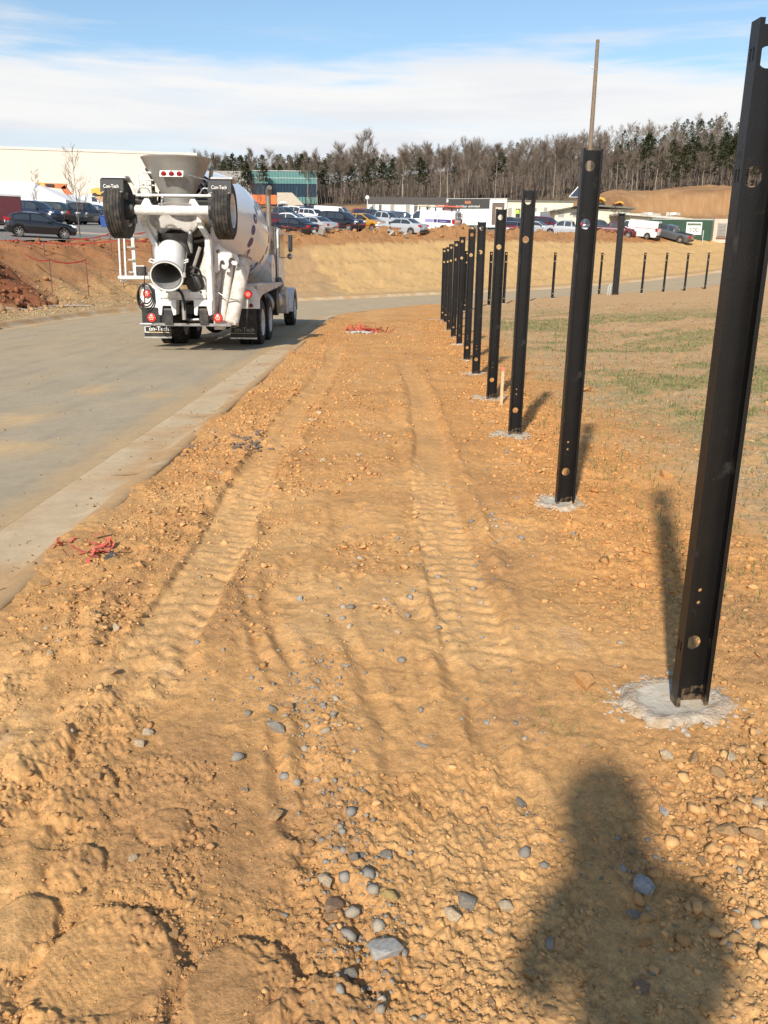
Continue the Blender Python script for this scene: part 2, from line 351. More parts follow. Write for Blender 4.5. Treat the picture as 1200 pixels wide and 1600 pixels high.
def detail(x, y, d):
    """relief of the bare soil (clods, ruts, tread marks)"""
    r = np.hypot(x, y); near = r < 60
    z = np.zeros_like(x); X = x[near]; Y = y[near]; R = r[near]; D = d[near]
    rough = .10+1.05*roughzone(X, Y)
    yard = sst(X, 2.4, 3.6)
    tr, lug = tracks(X, Y); rough = rough*(1-.75*tr)*(1-.5*yard)
    # compacted smooth bands along the drive
    bands = fbm(X*3.2+.25*fbm(X*.7, Y*.7, 2, 61), Y*.28, 3, 33)
    c1 = .7+.35*fbm(X*6, Y*6, 3, 21); c2 = .7+.5*fbm(X*20, Y*20, 3, 47)
    zz = .035*fbm(X*.5, Y*.5, 3, 3)+.013*bands*(1-yard)+rough*(.009*(c1-.7)+.0095*(c2-.7))+rough*.008*fbm(X*55, Y*55, 2, 71)
    zz += .004*fbm(X*9, Y*9, 3, 9)+rough*.009*np.clip(fbm(X*13, Y*13, 3, 10), 0, 1)
    # long curved skid ridges in the foreground
    ph = (X*1.0+.35*np.sin(Y*.75+.6))*9+1.2*fbm(X, Y, 2, 77); rid = np.abs((ph-np.floor(ph))-.5)*2
    zz += .009*sst(rid, .35, .95)*sst(noise(X*1.3, Y*.6, 66), -.1, .35)*sst(Y, 7, 4)*(1-yard)*(1-tr)
    # hard edged scuffs
    sc = fbm(X*1.9, Y*2.6, 4, 88); zz += -.010*sst(sc, .08, .16)*(1-tr)*(1-yard)*.6
    for P_, w_, h_ in RUTS:
        q = (X < 1.2) & (X > -1.6) & (Y < 8); zz[q] += rut(X[q], Y[q], P_, w_, h_)
    zz += -.028*tr+.017*lug*(.6+.5*fbm(X*7, Y*7, 2, 92))
    zz += .030*np.exp(-((np.abs(X+1.06)-.22)/.05)**2)*sst(Y, 3, 4)*sst(Y, 20, 12)*(.5+fbm(X*5, Y*3, 3, 13))
    zz += .030*np.exp(-((np.abs(X-.45)-.22)/.05)**2)*sst(Y, 3, 4)*sst(Y, 17, 12)*(.5+fbm(X*5, Y*3, 3, 14))
    for (bx, by, rx, ry, h) in BLOBS:
        q = np.hypot((X-bx)/rx, (Y-by)/ry)+.12*fbm(X*9, Y*9, 3, 19)
        zz += .7*h*sst(q, 1.06, .93)*(.8+.2*np.clip(Y-by, -.2, .2)*4)-.4*h*np.exp(-((q-1.18)/.1)**2)
    # fine tread print in the lower left corner
    u = (X+.78)+.25*(Y-1.7); k = sst(np.abs(u), .10, .07)*sst(Y, 1.35, 1.5)*sst(Y, 2.1, 1.95)
    zz += .0009*k*(np.sin(u*260)*np.sign(np.sin(Y*230+X*40)))
    zz += yard*(.030*fbm((X+Y)*.9, (X-Y)*3.2, 4, 81)+.010*fbm(X*16, Y*16, 2, 82))*sst(R, 55, 30)
    # windrow of clods beside the post line and against the kerb
    wr = np.exp(-((X-1.55)/.5)**2)*sst(Y, 3.2, 4.5)*sst(Y, 34, 20); zz += wr*(.05*np.clip(fbm(X*3, Y*2.4, 4, 31)+.2, 0, 1))
    lk = np.exp(-((D-5.35)/.35)**2); zz += lk*.03*np.clip(fbm(X*4, Y*3, 4, 32)+.25, 0, 1)
    fade = sst(R, 60, 25); out = D < -4.8
    zz = np.where(out, .16*fbm(X*.6, Y*.6, 4, 40)*sst(-D, 5.5, 8)+.02*fbm(X*3, Y*3, 3, 41), zz*(.35+.65*fade))
    z[near] = zz
    f = ~near; z[f] = (.14*fbm(x[f]*.5, y[f]*.5, 4, 40)+.5*fbm(x[f]*.07, y[f]*.07, 4, 43)*sst(y[f], 128, 150))*sst(np.abs(d[f]), 5, 8)
    return z
def berm(x, y, d):
    e = -(d+4.95); w = We(x); c = w+1.6
    k = np.exp(-((e-c)/1.25)**2)*sst(y, 44, 50)*sst(x, 45, 41)
    n = .62+.55*fbm(x*.22, y*.22, 3, 51)+.38*fbm(x*.9, y*.9, 4, 52)
    k2 = np.exp(-((e-c)/1.3)**2-((x-37.5)/4)**2)
    # mound of dark red soil on the far left verge
    q = np.hypot((x+19.5)/5.0, (y-35)/5.5); m = sst(q+.12*fbm(x*.6, y*.6, 3, 58), 1.15, .15)*(1.9+.25*fbm(x*1.3, y*1.3, 4, 53))*(d < -8)
    return k*np.clip(n, .15, 1.6)*np.interp(x, [-24, -14, 0, 30, 45], [.12, .3, 1.05, .85, .8])+.9*k2+m
def H(x, y):
    x = np.atleast_1d(np.asarray(x, float)); y = np.atleast_1d(np.asarray(y, float)); d = road_d(x, y)
    z = BASE(x, y)+detail(x, y, d)+berm(x, y, d)
    near = np.hypot(x, y) < 60
    w = .06*fbm(x*1.1, y*1.1, 4, 97)+.03*noise(x*5, y*5, 98)
    # soil ends raggedly on the kerb, the bed of the road lies deeper
    inner = sst(d, 4.70+.7*w, 4.84+.9*w); outer = sst(-d, 4.78, 4.86)
    k = np.where(d > 0, inner, outer)
    return z*k+(BASE(x, y)-.42)*(1-k)-.3*in_lot(x, y)
def hz(x, y): return float(H(x, y)[0])

def C3(*c): return np.array(c, float)
TAN, PALE, ORG, RED, DRED = C3(.53, .288, .112), C3(.60, .36, .155), C3(.55, .265, .088), C3(.33, .135, .05), C3(.22, .085, .04)
STRAW, GREEN, GOLD, BROWN, LITTER, GREY = C3(.43, .31, .175), C3(.17, .17, .06), C3(.55, .345, .145), C3(.42, .26, .125), C3(.15, .105, .07), C3(.30, .27, .23)
def mixc(c, t, k): return c*(1-k[:, None])+np.asarray(t)*k[:, None]
def soilcol(x, y):
    d = road_d(x, y); e = -(d+4.95); w = We(x); n = len(x)
    c = np.tile(TAN, (n, 1)); f1 = fbm(x*.9, y*.9, 4, 201); f2 = fbm(x*4, y*4, 4, 202); f3 = fbm(x*18, y*18, 3, 203)
    tr, lug = tracks(x, y)
    c = mixc(c, PALE, sst(f1, -.1, .5)*.55); c = mixc(c, C3(.36, .195, .085), sst(-f1+.4*f2, .1, .8)*.7)
    c = mixc(c, PALE*1.04, tr*.6)
    c = mixc(c, ORG, sst(y+1.2*f2, 4, 9)*sst(y, 60, 20)*.5)
    c = mixc(c, ORG, np.exp(-((x-1.7)/.8)**2)*sst(y+f1, 3.2, 4.5)*.75)
    c = mixc(c, GREY, sst(f2+.5*f1, .75, 1.1)*.15)
    yard = sst(x+.5*f1+.3*f2, 2.3, 3.5)*(d > 0)
    c = mixc(c, STRAW, yard*(.35+.5*sst(f2, -.2, .4)))
    st = fbm((x+y)*.28, (x-y)*1.1, 4, 204)       # erosion streaks run down the slope
    c = mixc(c, C3(.44, .25, .115), yard*sst(st, -.05, .3)*.75); c = mixc(c, C3(.36, .25, .135), yard*sst(f3+f2, .1, .6)*.5)
    gm = 1.15*yard*sst(fbm((x+y)*.10+3, (x-y)*.28, 3, 206)+.55*st+.30*f2, -.15, .3)*sst(y, 6, 9)*sst(x, 2.4, 4)*sst(y-.1*x, 40, 30)
    c = mixc(c, C3(.235, .205, .085), gm*(.25+.65*sst(f3+.6*f2, -.35, .3)))
    c = mixc(c, C3(.5, .31, .15), yard*sst(y-.15*x, 33, 42)*.6)
    # far side of the road
    o = d < -4.7
    oc = np.tile(BROWN, (n, 1)); oc = mixc(oc, STRAW*.95, sst(f1, -.3, .4)*.7*sst(e, 4.5, 2.5))
    rgt = sst(x+.22*(y-55)+.8*fbm(x*.5, y*.5, 3, 207), -3.6, -2.9)
    oc = mixc(oc, GOLD, rgt*.95*sst(e, .6, 1.5)); oc = mixc(oc, C3(.50, .32, .15), rgt*sst(f1, .1, .6)*.4)
    for ee, wd in ((3.2, .10), (6.4, .07), (9.6, .12), (12.3, .08)):
        ln = np.exp(-((e-ee-.5*fbm(x*.12, y*.12, 2, 208+int(ee)))/wd)**2)*sst(fbm(x*.3, y*.3, 2, 220+int(ee)), -.5, 0); oc = mixc(oc, C3(.30, .17, .07), rgt*ln*.6)
    lf = sst(x, -9.5, -11)*(1-rgt)
    oc = mixc(oc, C3(.47, .28, .125), lf*sst(e, 3, 5)*.8); oc = mixc(oc, C3(.34, .17, .075), lf*sst(e+1.2*f1, w-5.5, w-4)*.9)
    oc = mixc(oc, C3(.38, .21, .09), np.exp(-((e-1.6)/1.0)**2)*sst(f1, -.2, .4)*.8*lf)
    bm_ = sst(e+.7*f2, w-2.4, w-1.6)*sst(e, w+6, w+5)
    bc = np.tile(C3(.40, .205, .085), (n, 1)); bc = mixc(bc, RED*1.1, sst(x, 24, 34)*.8); bc = mixc(bc, C3(.26, .125, .05), sst(f2+f1, .0, .6)*.7)
    bc = mixc(bc, DRED*1.2, sst(x, -11, -16)*.5)
    oc = oc*(1-bm_[:, None])+bc*bm_[:, None]
    q = np.hypot((x+19.5)/5.0, (y-35)/5.5)+.12*fbm(x*.6, y*.6, 3, 58); oc = mixc(oc, DRED*1.15, sst(q, 1.12, .95)*(x < -9))
    hill = sst(y+.1*x, 126, 132); hc = np.tile(C3(.33, .185, .085), (n, 1)); hc = mixc(hc, C3(.40, .25, .125), sst(f1, 0, .6)*.5)
    hc = mixc(hc, C3(.20, .105, .05), sst(fbm(x*.09, y*.16, 4, 209), .0, .5)*.6)
    oc = oc*(1-hill[:, None])+hc*hill[:, None]
    wood = sst(y-.03*x+5*fbm(x*.05, y*.05, 2, 210), 196, 204); oc = mixc(oc, LITTER, wood)
    c = np.where(o[:, None], oc, c)
    v = 1+.10*f2+.07*f3
    return np.clip(c*v[:, None], .02, .8)

# ------------------------------------------------------------------ ground sheet
def build_ground():
    th = np.r_[np.arange(-34, 34.01, .12), np.arange(38, 326, 5.)]; th = np.radians(th); nt_ = len(th)
    def geo(a, b, q): return a*q**np.arange(0, int(math.log(b/a)/math.log(q))+1)
    r = np.r_[np.linspace(.04, 1.05, 9), geo(1.1, 12, 1.0042), geo(12.1, 60, 1.008), geo(60.6, 240, 1.009), geo(242, 420, 1.03), geo(440, 1400, 1.06)]
    nr = len(r)
    Rg, T = np.meshgrid(r, th, indexing='ij'); x = (Rg*np.sin(T)).ravel(); y = (Rg*np.cos(T)).ravel()
    zz = H(x, y); V = np.stack([x, y, zz], 1)
    i = np.arange(nr-1)[:, None]; j = np.arange(nt_)[None]; a = i*nt_+j; b = i*nt_+(j+1) % nt_
    F = np.stack([a, b, b+nt_, a+nt_], 2).reshape(-1, 4)[:, ::-1]
    V = np.vstack([V, [[0, 0, float(H(0, 0)[0])]]])
    me = npmesh('ground', V, F, soilmat('soil', bump=.75, dist=.009), smooth=True, attr=np.vstack([soilcol(x, y), [TAN]]))
    o = link('ground', me); tag(o, kind='structure'); return o
build_ground()

# ------------------------------------------------------------------ road, kerbs, parking lot
def strip(name, ds, zs, s, mat_, col=None, smooth=True, kind='structure'):
    ds = np.asarray(ds, float); zs = np.asarray(zs, float); Sg, Dg = np.meshgrid(s, ds, indexing='ij'); Zg = np.broadcast_to(zs, Sg.shape)
    x, y = road_pt(Sg, Dg); x = x.ravel(); y = y.ravel(); z0 = BASE(x, y); zz = z0+Zg.ravel()
    n = len(ds); i = np.arange(len(s)-1)[:, None]; j = np.arange(n-1)[None]; a = i*n+j
    F = np.stack([a, a+1, a+n+1, a+n], 2).reshape(-1, 4)
    me = npmesh(name, np.stack([x, y, zz], 1), F, mat_, smooth=smooth, attr=col(x, y, Dg.ravel(), Sg.ravel()) if col else None)
    o = link(name, me)
    if kind: tag(o, kind=kind)
    return o
srow = np.r_[np.arange(-30, 3, 1.0), np.arange(3, 30, .1), np.arange(30, 60, .25), np.arange(60, 190, 1.5)]
PATCH = [(30, 655, .5, 1.0), (150, 608, .35, .8), (245, 618, .3, .6), (200, 700, .25, .5), (20, 700, .5, .6), (100, 470, 2, 2)]
def roadcol(x, y, d, s):
    c = np.tile(C3(.375, .305, .21), (len(x), 1)); f = fbm(d*1.1, s*.12, 4, 301); g = fbm(x*1.5, y*.8, 5, 302)
    c = mixc(c, C3(.40, .315, .205), sst(-d+1.6*f, -2.2, 1.5)*.75); c = mixc(c, C3(.43, .33, .205), sst(s, 22, 34)*.7)
    c = mixc(c, C3(.38, .29, .18), sst(f+.4*g, .1, .9)*.35)
    c = mixc(c, C3(.46, .31, .16), sst(d+.18*g, 3.6, 4.15)*.8); c = mixc(c, C3(.40, .27, .14), sst(-d+.2*g, 3.7, 4.15)*.7)
    for (px, py, rx, ry) in PATCH:
        p = atg(px, py, -.12); q = np.hypot((x-p[0])/rx, (y-p[1])/ry)+.5*fbm(x*2.5, y*1.5, 4, 303); c = mixc(c, C3(.54, .36, .18), sst(q, 1.2, .0)*.7)
    c = mixc(c, C3(.27, .235, .18), sst(fbm(d*3, s*.25, 4, 305), .25, .6)*.35)
    return np.clip(c*(1+.07*g+.05*fbm(x*9, y*9, 3, 304))[:, None], .02, .8)
def kerbcol(x, y, d, s):
    g = fbm(x*2, y*1.2, 4, 311); c = np.tile(C3(.50, .38, .24), (len(x), 1)); c = mixc(c, C3(.46, .30, .16), sst(g+.8*fbm(x*.4, y*.4, 2, 316), -.0, .5)*.75)
    c = mixc(c, C3(.44, .27, .13), sst(.9*g+(np.abs(d)-4.55)/.3, .0, .8)*.85)
    return c*(1+.1*fbm(x*8, y*8, 3, 312))[:, None]
rm = soilmat('road_surface', bump=.25, dist=.004, scales=(14, 160, 600), var=.09, rough=.95, spec=.08)
km = soilmat('kerb_concrete', bump=.4, dist=.006, scales=(9, 60, 300), var=.10, rough=.95, spec=.1)
dd = np.linspace(-HW, HW, 70)
strip('road', dd, -.12+.0*dd, srow, rm, roadcol)
for sg, nm in ((1, 'kerb_right'), (-1, 'kerb_left')):
    ds = np.array([4.13, 4.16, 4.35, 4.55, 4.63, 4.70, 4.76, 4.82, 4.90, 4.915, 4.92, 4.92])*sg
    zs = [-.13, -.117, -.126, -.128, -.115, -.07, -.02, .004, .006, -.01, -.06, -.3] if sg > 0 else [-.2, -.124, -.14, -.138, -.11, -.04, .02, .035, .035, .015, -.06, -.3]
    strip(nm, ds if sg > 0 else ds[::-1], zs if sg > 0 else zs[::-1], srow, km, kerbcol)
# contraction joints cut across the gutter are thin dark grooves: one object per side
for sg in (1, -1):
    m = MB()
    for s in np.arange(-2, 60, 3.05):
        pts = []
        for dd_, z_ in ((4.17, -.121), (4.35, -.127), (4.55, -.124), (4.63, -.111), (4.7, -.066), (4.76, -.016), (4.82, .008)):
            q = []
            for k in (-.006, .006):
                x, y = road_pt(np.array([s+k]), np.array([sg*dd_])); q.append((float(x[0]), float(y[0]), float(BASE(x, y)[0])+z_+(.0 if sg > 0 else -.002)))
            pts.append(q)
        V = [v for q in pts for v in q]; m.add(V, [(2*i, 2*i+1, 2*i+3, 2*i+2) for i in range(len(pts)-1)])
    tag(m.build('kerb_joints', M_('joint_dark', (.10, .08, .06), .9)), kind='structure')
def build_lot():
    gx = np.arange(-76, 58, .8); gy = np.arange(38, 132, .8); X, Y = np.meshgrid(gx, gy, indexing='ij'); x = X.ravel(); y = Y.ravel()
    k = in_lot(x, y) > .5; z = BASE(x, y)+.03
    n = len(gy); i = np.arange(len(gx)-1)[:, None]; j = np.arange(n-1)[None]; a = i*n+j
    F = np.stack([a, a+n, a+n+1, a+1], 2).reshape(-1, 4); F = F[k[F].all(1)]
    c = np.tile(C3(.205, .195, .18), (len(x), 1)); g = fbm(x*.3, y*.3, 4, 321); c = mixc(c, C3(.33, .26, .18), sst(g, .0, .5)*.6)
    c = mixc(c, C3(.5, .40, .28), sst(np.abs(y-(66.5+.18*x)), 1.0, .5)*(x < -18)*.9)
    o = link('parking_lot', npmesh('parking_lot', np.stack([x, y, z], 1), F, soilmat('lot_asphalt', bump=.2, dist=.01, scales=(3, 20, 90), var=.08), smooth=True, attr=c))
    tag(o, kind='structure')
build_lot()

# ------------------------------------------------------------------ woods
def tubes_np(segs, n=4):
    """segs: list of (p0, p1, r0, r1) -> open tubes as quads"""
    V = []; F = []
    for p0, p1, r0, r1 in segs:
        p0 = np.array(p0, float); p1 = np.array(p1, float); d = p1-p0; d /= np.linalg.norm(d)+1e-9
        u = np.cross(d, [0, 0, 1.] if abs(d[2]) < .9 else [1., 0, 0]); u /= np.linalg.norm(u); w = np.cross(d, u); b = len(V)
        for p, r in ((p0, r0), (p1, r1)):
            for i in range(n):
                a = 2*math.pi*i/n; V.append(p+(u*math.cos(a)+w*math.sin(a))*r)
        for i in range(n): F.append((b+i, b+(i+1) % n, b+n+(i+1) % n, b+n+i))
    return V, F
def bare_tree(seed, h, first=.45, spread=.22, lean=.02, nb=13, tw=7, tr=.16, fork=False):
    """returns trunk segments and crown segments of a leafless tree"""
    r = random.Random(seed); tz = [0]; pts = [np.array([0., 0, 0])]
    for i in range(7):
        p = pts[-1].copy(); p[2] += h/7; p[0] += r.uniform(-1, 1)*lean*h*.35; p[1] += r.uniform(-1, 1)*lean*h*.35; pts.append(p)
    def P(t):
        t = t*7; i = min(int(t), 6); return pts[i]+(pts[i+1]-pts[i])*(t-i)
    trunk = [(pts[i], pts[i+1], tr*(1-i/7.6), tr*(1-(i+1)/7.6)) for i in range(7)]; br = []
    def grow(p, d, L, rr, lev):
        q = p; dd_ = np.array(d); k = 3
        for s in range(k):
            dn = dd_+np.array([r.uniform(-.2, .2), r.uniform(-.2, .2), r.uniform(.0, .25)]); dn /= np.linalg.norm(dn); q2 = q+dn*L/k
            br.append((q, q2, rr*(1-s/k*.7), rr*(1-(s+1)/k*.7)))
            if lev < 2:
                for _ in range(2 if lev == 0 else 1):
                    sd_ = dn+np.array([r.uniform(-.9, .9), r.uniform(-.9, .9), r.uniform(-.1, .6)]); sd_ /= np.linalg.norm(sd_)
                    grow(q2, sd_, L*(.5 if lev == 0 else .45), rr*.45, lev+1)
            q = q2; dd_ = dn
    for i in range(nb):
        t = first+(1-first)*(i+r.random())/nb; a = r.uniform(0, 6.28); up = r.uniform(.5, 1.1)
        d = np.array([math.cos(a), math.sin(a), up]); d /= np.linalg.norm(d)
        grow(P(min(t, .98)), d, h*spread*(1.15-.6*(t-first)/(1-first)), tr*.42*(1.1-t), 0)
    return trunk, br
def twigs(seed, br, n=3, L=1.3):
    r = random.Random(seed); o = []
    for (a, b, c, d) in br:
        if c > .05: continue
        for _ in range(n):
            p = a+(b-a)*r.random(); v = (b-a)/(np.linalg.norm(b-a)+1e-6)+np.array([r.gauss(0, .7), r.gauss(0, .7), r.gauss(.3, .5)]); v /= np.linalg.norm(v); o.append((p, p+v*L*r.uniform(.5, 1.1), .02, .006))
    return o
def flat_np(segs, tri=False):
    V = []; F = []
    for i, (a, b, c, d) in enumerate(segs):
        a = np.array(a); b = np.array(b); v = b-a; u = np.cross(v, [math.sin(i*1.7), math.cos(i*1.7), .3]); u /= np.linalg.norm(u)+1e-9; k = len(V)
        V += [a-u*c, a+u*c, b+u*d, b-u*d]; F.append((k, k+1, k+2, k+3))
    return V, F
def thin(segs, minr): return [(a, b, max(c, minr), max(d, minr*.7)) for a, b, c, d in segs]
def pine_tree(seed, h, c0=.42, wid=.17):
    r = random.Random(seed); trunk = [(np.array([0, 0, 0.]), np.array([r.uniform(-.2, .2), 0, h*.5]), .17, .12), (np.array([0, 0, h*.5]), np.array([0, 0, h*.98]), .12, .03)]
    V = []; F = []
    nb = 58
    for i in range(nb):
        t = c0+(1-c0)*(i+r.random())/nb; k = (t-c0)/(1-c0); L = h*wid*(math.sin(math.pi*min(1, .18+k*.85))**.7)*r.uniform(.45, 1.1)*(1.05-.45*k); a = r.uniform(0, 6.28)
        end = np.array([math.cos(a)*L, math.sin(a)*L, h*t+L*.25])
        for _ in range(20):
            s = r.uniform(.35, 1.05); c = np.array([0, 0, h*t])*(1-s)+end*s+np.array([r.gauss(0, .28), r.gauss(0, .28), r.gauss(0, .22)])
            sz = r.uniform(.28, .62); n1_ = np.array([r.gauss(0, 1), r.gauss(0, 1), r.gauss(0, .6)]); n1_ /= np.linalg.norm(n1_)+1e-9; n2_ = np.cross(n1_, [r.gauss(0, 1), r.gauss(0, 1), 1]); n2_ /= np.linalg.norm(n2_)+1e-9
            b = len(V); V += [c-n1_*sz*.5, c+n1_*sz*.5, c+n2_*sz*.9]; F.append((b, b+1, b+2))
    return trunk, V, F
barkL = mat('bark_pale', (.36, .31, .25), .95, var=.3, vs=2)
barkD = mat('bark_grey', (.12, .10, .082), .95, var=.3, vs=2)
twigM = mat('twigs', (.185, .145, .11), .95, var=.25, vs=1)
pineM = mat('pine_needles', (.040, .050, .024), .9, var=.45, vs=.45, spec=.1)
pineM2 = mat('pine_needles_dry', (.058, .060, .030), .9, var=.45, vs=.45, spec=.1)
def quads(name, segs, m, n=4):
    V, F = tubes_np(segs, n); return npmesh(name, V, F, m, smooth=False)
BARE = []
for k in range(6):
    h = 18; t, b = bare_tree(40+k, h, first=(.55, .5, .62, .45, .58, .38)[k], spread=(.16, .2, .14, .22, .16, .28)[k], nb=(12, 14, 10, 14, 12, 16)[k], tr=.19)
    tw_ = twigs(k, b, 2); BARE.append((quads('trunk', t, barkL if k % 2 == 0 else barkD, 6), quads('branches', thin(b, .022)+thin(tw_, .014), twigM, 3), t, b))
PINE = []
for k in range(4):
    t, V, F = pine_tree(70+k, 18, c0=(.5, .42, .6, .35)[k], wid=(.20, .23, .19, .25)[k])
    PINE.append((quads('trunk', t, barkD, 6), npmesh('crown', V, F, pineM if k % 2 == 0 else pineM2), t, np.array(V), np.array(F)))
def tree(kind, k, x, y, s, rz, name, label, group):
    o = empty(name, (x, y, hz(x, y)-.2), rz, label, 'tree', group); o.scale = (s*RND.uniform(.9, 1.2), s*RND.uniform(.9, 1.2), s)
    if kind == 'bare': link('trunk', BARE[k][0], o); link('crown', BARE[k][1], o)
    else: link('trunk', PINE[k][0], o); link('crown', PINE[k][1], o)
    return o
rt = random.Random(11)
def pine_share(bx, y):
    """how many of the trees at this bearing are pines (left group and right end)"""
    return float(np.interp(bx, [-.23, -.12, -.05, .02, .06, .22, .27, .33, .5], [.85, .8, .85, .45, .08, .04, .55, .97, 1.0]))
LAB = {'bare': 'tall leafless tree with pale trunk at the front edge of the woods', 'pine': 'dark green pine tree with high crown at the front edge of the woods'}
LMK = [(345, 'behind the mixer truck hopper'), (395, 'behind the grey end of the office building'), (450, 'behind the left half of the teal office building'), (500, 'behind the right half of the teal office building'), (560, 'between the office building and the white site trailer'),
 (610, 'behind the left end of the white site trailer'), (660, 'behind the middle of the white site trailer'), (705, 'behind the purple striped van'), (750, 'behind the lettered promotional trailer'), (800, 'behind the worker and the long beige shed'), (850, 'behind the third tall post'),
 (895, 'behind the solar light tower'), (940, 'behind the low dark-roofed shed'), (985, 'above the left shoulder of the big dirt pile'), (1040, 'above the middle of the big dirt pile'), (1095, 'above the right part of the big dirt pile'), (1160, 'behind the nearest tall post'), (1300, 'beyond the right edge')]
for i in range(74):
    bx = -.20+.67*(i+rt.uniform(.1, .9))/74
    y = rt.uniform(201, 214); x = bx*y
    kind = 'pine' if rt.random() < pine_share(bx, y)*.8 else 'bare'; s = rt.uniform(.85, 1.12)*(1.28 if rt.random() < .14 and kind == 'bare' and bx < .2 else 1)*(1.0 if kind == 'pine' else 1.06)*(1 if bx < .25 else (1.12 if kind == 'pine' else .8))*float(np.interp(bx, [-.2, -.08, .02, .1, .2, .3], [.55, .56, .60, .58, .56, .62]))
    tree(kind, rt.randrange(6) if kind == 'bare' else rt.randrange(4), x, y, s, rt.uniform(0, 6.28), 'bare_tree' if kind == 'bare' else 'pine_tree', ('%s %s %s' % ('tall' if s > .58 else 'small', 'leafless tree' if kind == 'bare' else 'dark pine', next(t for q, t in LMK if 600+bx*1240 < q or q == 1300))), 'bare trees along the wood edge' if kind == 'bare' else 'pines along the wood edge')
def mass():
    """the wood behind the first rows: hundreds of trees that read as one mass"""
    r = np.random.RandomState(5); Vb = []; Fb = []; Vp = []; Fp = []; Vt = []; Ft = []; ob = op_ = ot = 0
    low = []
    for k in range(6):
        t, b = bare_tree(90+k, 18, first=(.5, .42, .55, .45, .6, .38)[k], spread=.17, nb=9, tr=.17); v, f = tubes_np(thin(t, .05)[::1], 3); v2, f2 = flat_np(thin(b, .035)+thin(twigs(k, b, 1, 1.7), .028))
        low.append((np.array(v), np.array(f), np.array(v2), np.array(f2)))
    pts = []
    y = 214.
    while y < 385:
        st = 3.6+(y-214)*.036; x = -.22*y
        while x < .50*y:
            pts.append((x+r.uniform(-1, 1)*st*.5, y+r.uniform(-1, 1)*st*.5)); x += st*r.uniform(.8, 1.3)
        y += st*1.7
    P = np.array(pts); zz = H(P[:, 0], P[:, 1])
    for (x, y), z0 in zip(P, zz):
        bx = x/y; s = r.uniform(.78, 1.12)*np.interp(bx, [-.2, -.08, .02, .1, .2, .3], [.55, .56, .58, .54, .53, .60]); a = r.uniform(0, 6.28); R = np.array([[math.cos(a), -math.sin(a), 0], [math.sin(a), math.cos(a), 0], [0, 0, 1]])*s; T = np.array([x, y, z0-.2])
        if r.rand() < pine_share(bx, y)*(.9 if bx < .03 else .75):
            k = r.randint(4); t, v, f = PINE[k][2:]; m = r.rand(len(f)) < (.62 if y < 250 else .4); f = f[m]; u, idx = np.unique(f, return_inverse=True); v = v[u]; f = idx.reshape(-1, 3)
            Vp.append(v*np.array([1.1, 1.1, 1]) @ R.T+T); Fp.append(f+op_); op_ += len(v)
            v, f = tubes_np(t[:1], 3); v = np.array(v); Vb.append(v @ R.T+T); Fb.append(np.array(f)+ob); ob += len(v)
        else:
            v, f, v2, f2 = low[r.randint(6)]
            pale = r.rand() < .22
            if pale: Vt.append(v @ R.T+T); Ft.append(f+ot); ot += len(v)
            else: Vb.append(v @ R.T+T); Fb.append(f+ob); ob += len(v)
            m = r.rand(len(f2)) < (.8 if y < 260 else .5); f2 = f2[m]
            Vb.append(v2 @ R.T+T); Fb.append(f2+ob); ob += len(v2)
    # undergrowth: thin upright stems
    n = 8000; y = r.uniform(203, 330, n); x = y*r.uniform(-.2, .5, n); z0 = H(x, y); hh = r.uniform(1, 5, n); w = r.uniform(.03, .07, n); dx = r.normal(0, .6, n)
    V = np.stack([np.stack([x-w, y, z0-.2], 1), np.stack([x+w, y, z0-.2], 1), np.stack([x+dx+w*.3, y+r.normal(0, .5, n), z0+hh], 1), np.stack([x+dx-w*.3, y, z0+hh], 1)], 1).reshape(-1, 3)
    Vb.append(V); Fb.append(np.arange(4*n).reshape(-1, 4)+ob)
    tag(link('woodland', npmesh('woodland', np.vstack(Vb), np.vstack(Fb), twigM)), 'brown mass of leafless woodland climbing the hill behind the car park', 'woods', kind='stuff')
    tag(link('woodland_trunks', npmesh('woodland_trunks', np.vstack(Vt), np.vstack(Ft), barkL)), 'pale trunks standing deep inside the leafless woodland', 'woods', kind='stuff')
    tag(link('pine_woodland', npmesh('pine_woodland', np.vstack(Vp), np.vstack(Fp), pineM)), 'dark green pine woodland behind the first row of trees', 'woods', kind='stuff')
mass()
def sapling(px, ytop, Y, h, label, seed=3, sp=.2, first=.28):
    t, b = bare_tree(seed, h, first=first, spread=sp, nb=20, tr=.045, lean=.01)
    b = [(p, q, r0, r1) for p, q, r0, r1 in b]
    p = at(px, ytop, Y); o = empty('young_tree', (p[0], p[1], hz(p[0], p[1])-.1), 0, label, 'tree')
    link('trunk', quads('trunk', t, barkD, 6), o); link('crown', quads('branches', thin(b, .008), M_('twig_red', (.12, .075, .055), .9), 3), o)
sapling(125, 367, 58, 5.6, 'slender bare young tree at the kerb of the car park, right of the black hatchback', 3, .17)
sapling(57, 312, 84, 5.0, 'thin bare sapling standing in front of the white marquee', 5, .12)
sapling(404, 345, 92, 5.2, 'bare bushy young tree in front of the green glass building, near the mixer truck', 8, .30, .1)
sapling(960, 352, 116, 3.6, 'small bare tree between the long sheds and the maroon pickup', 9, .30, .15)
sapling(486, 345, 128, 4.2, 'small bare tree by the right half of the green glass building', 12, .25, .2)

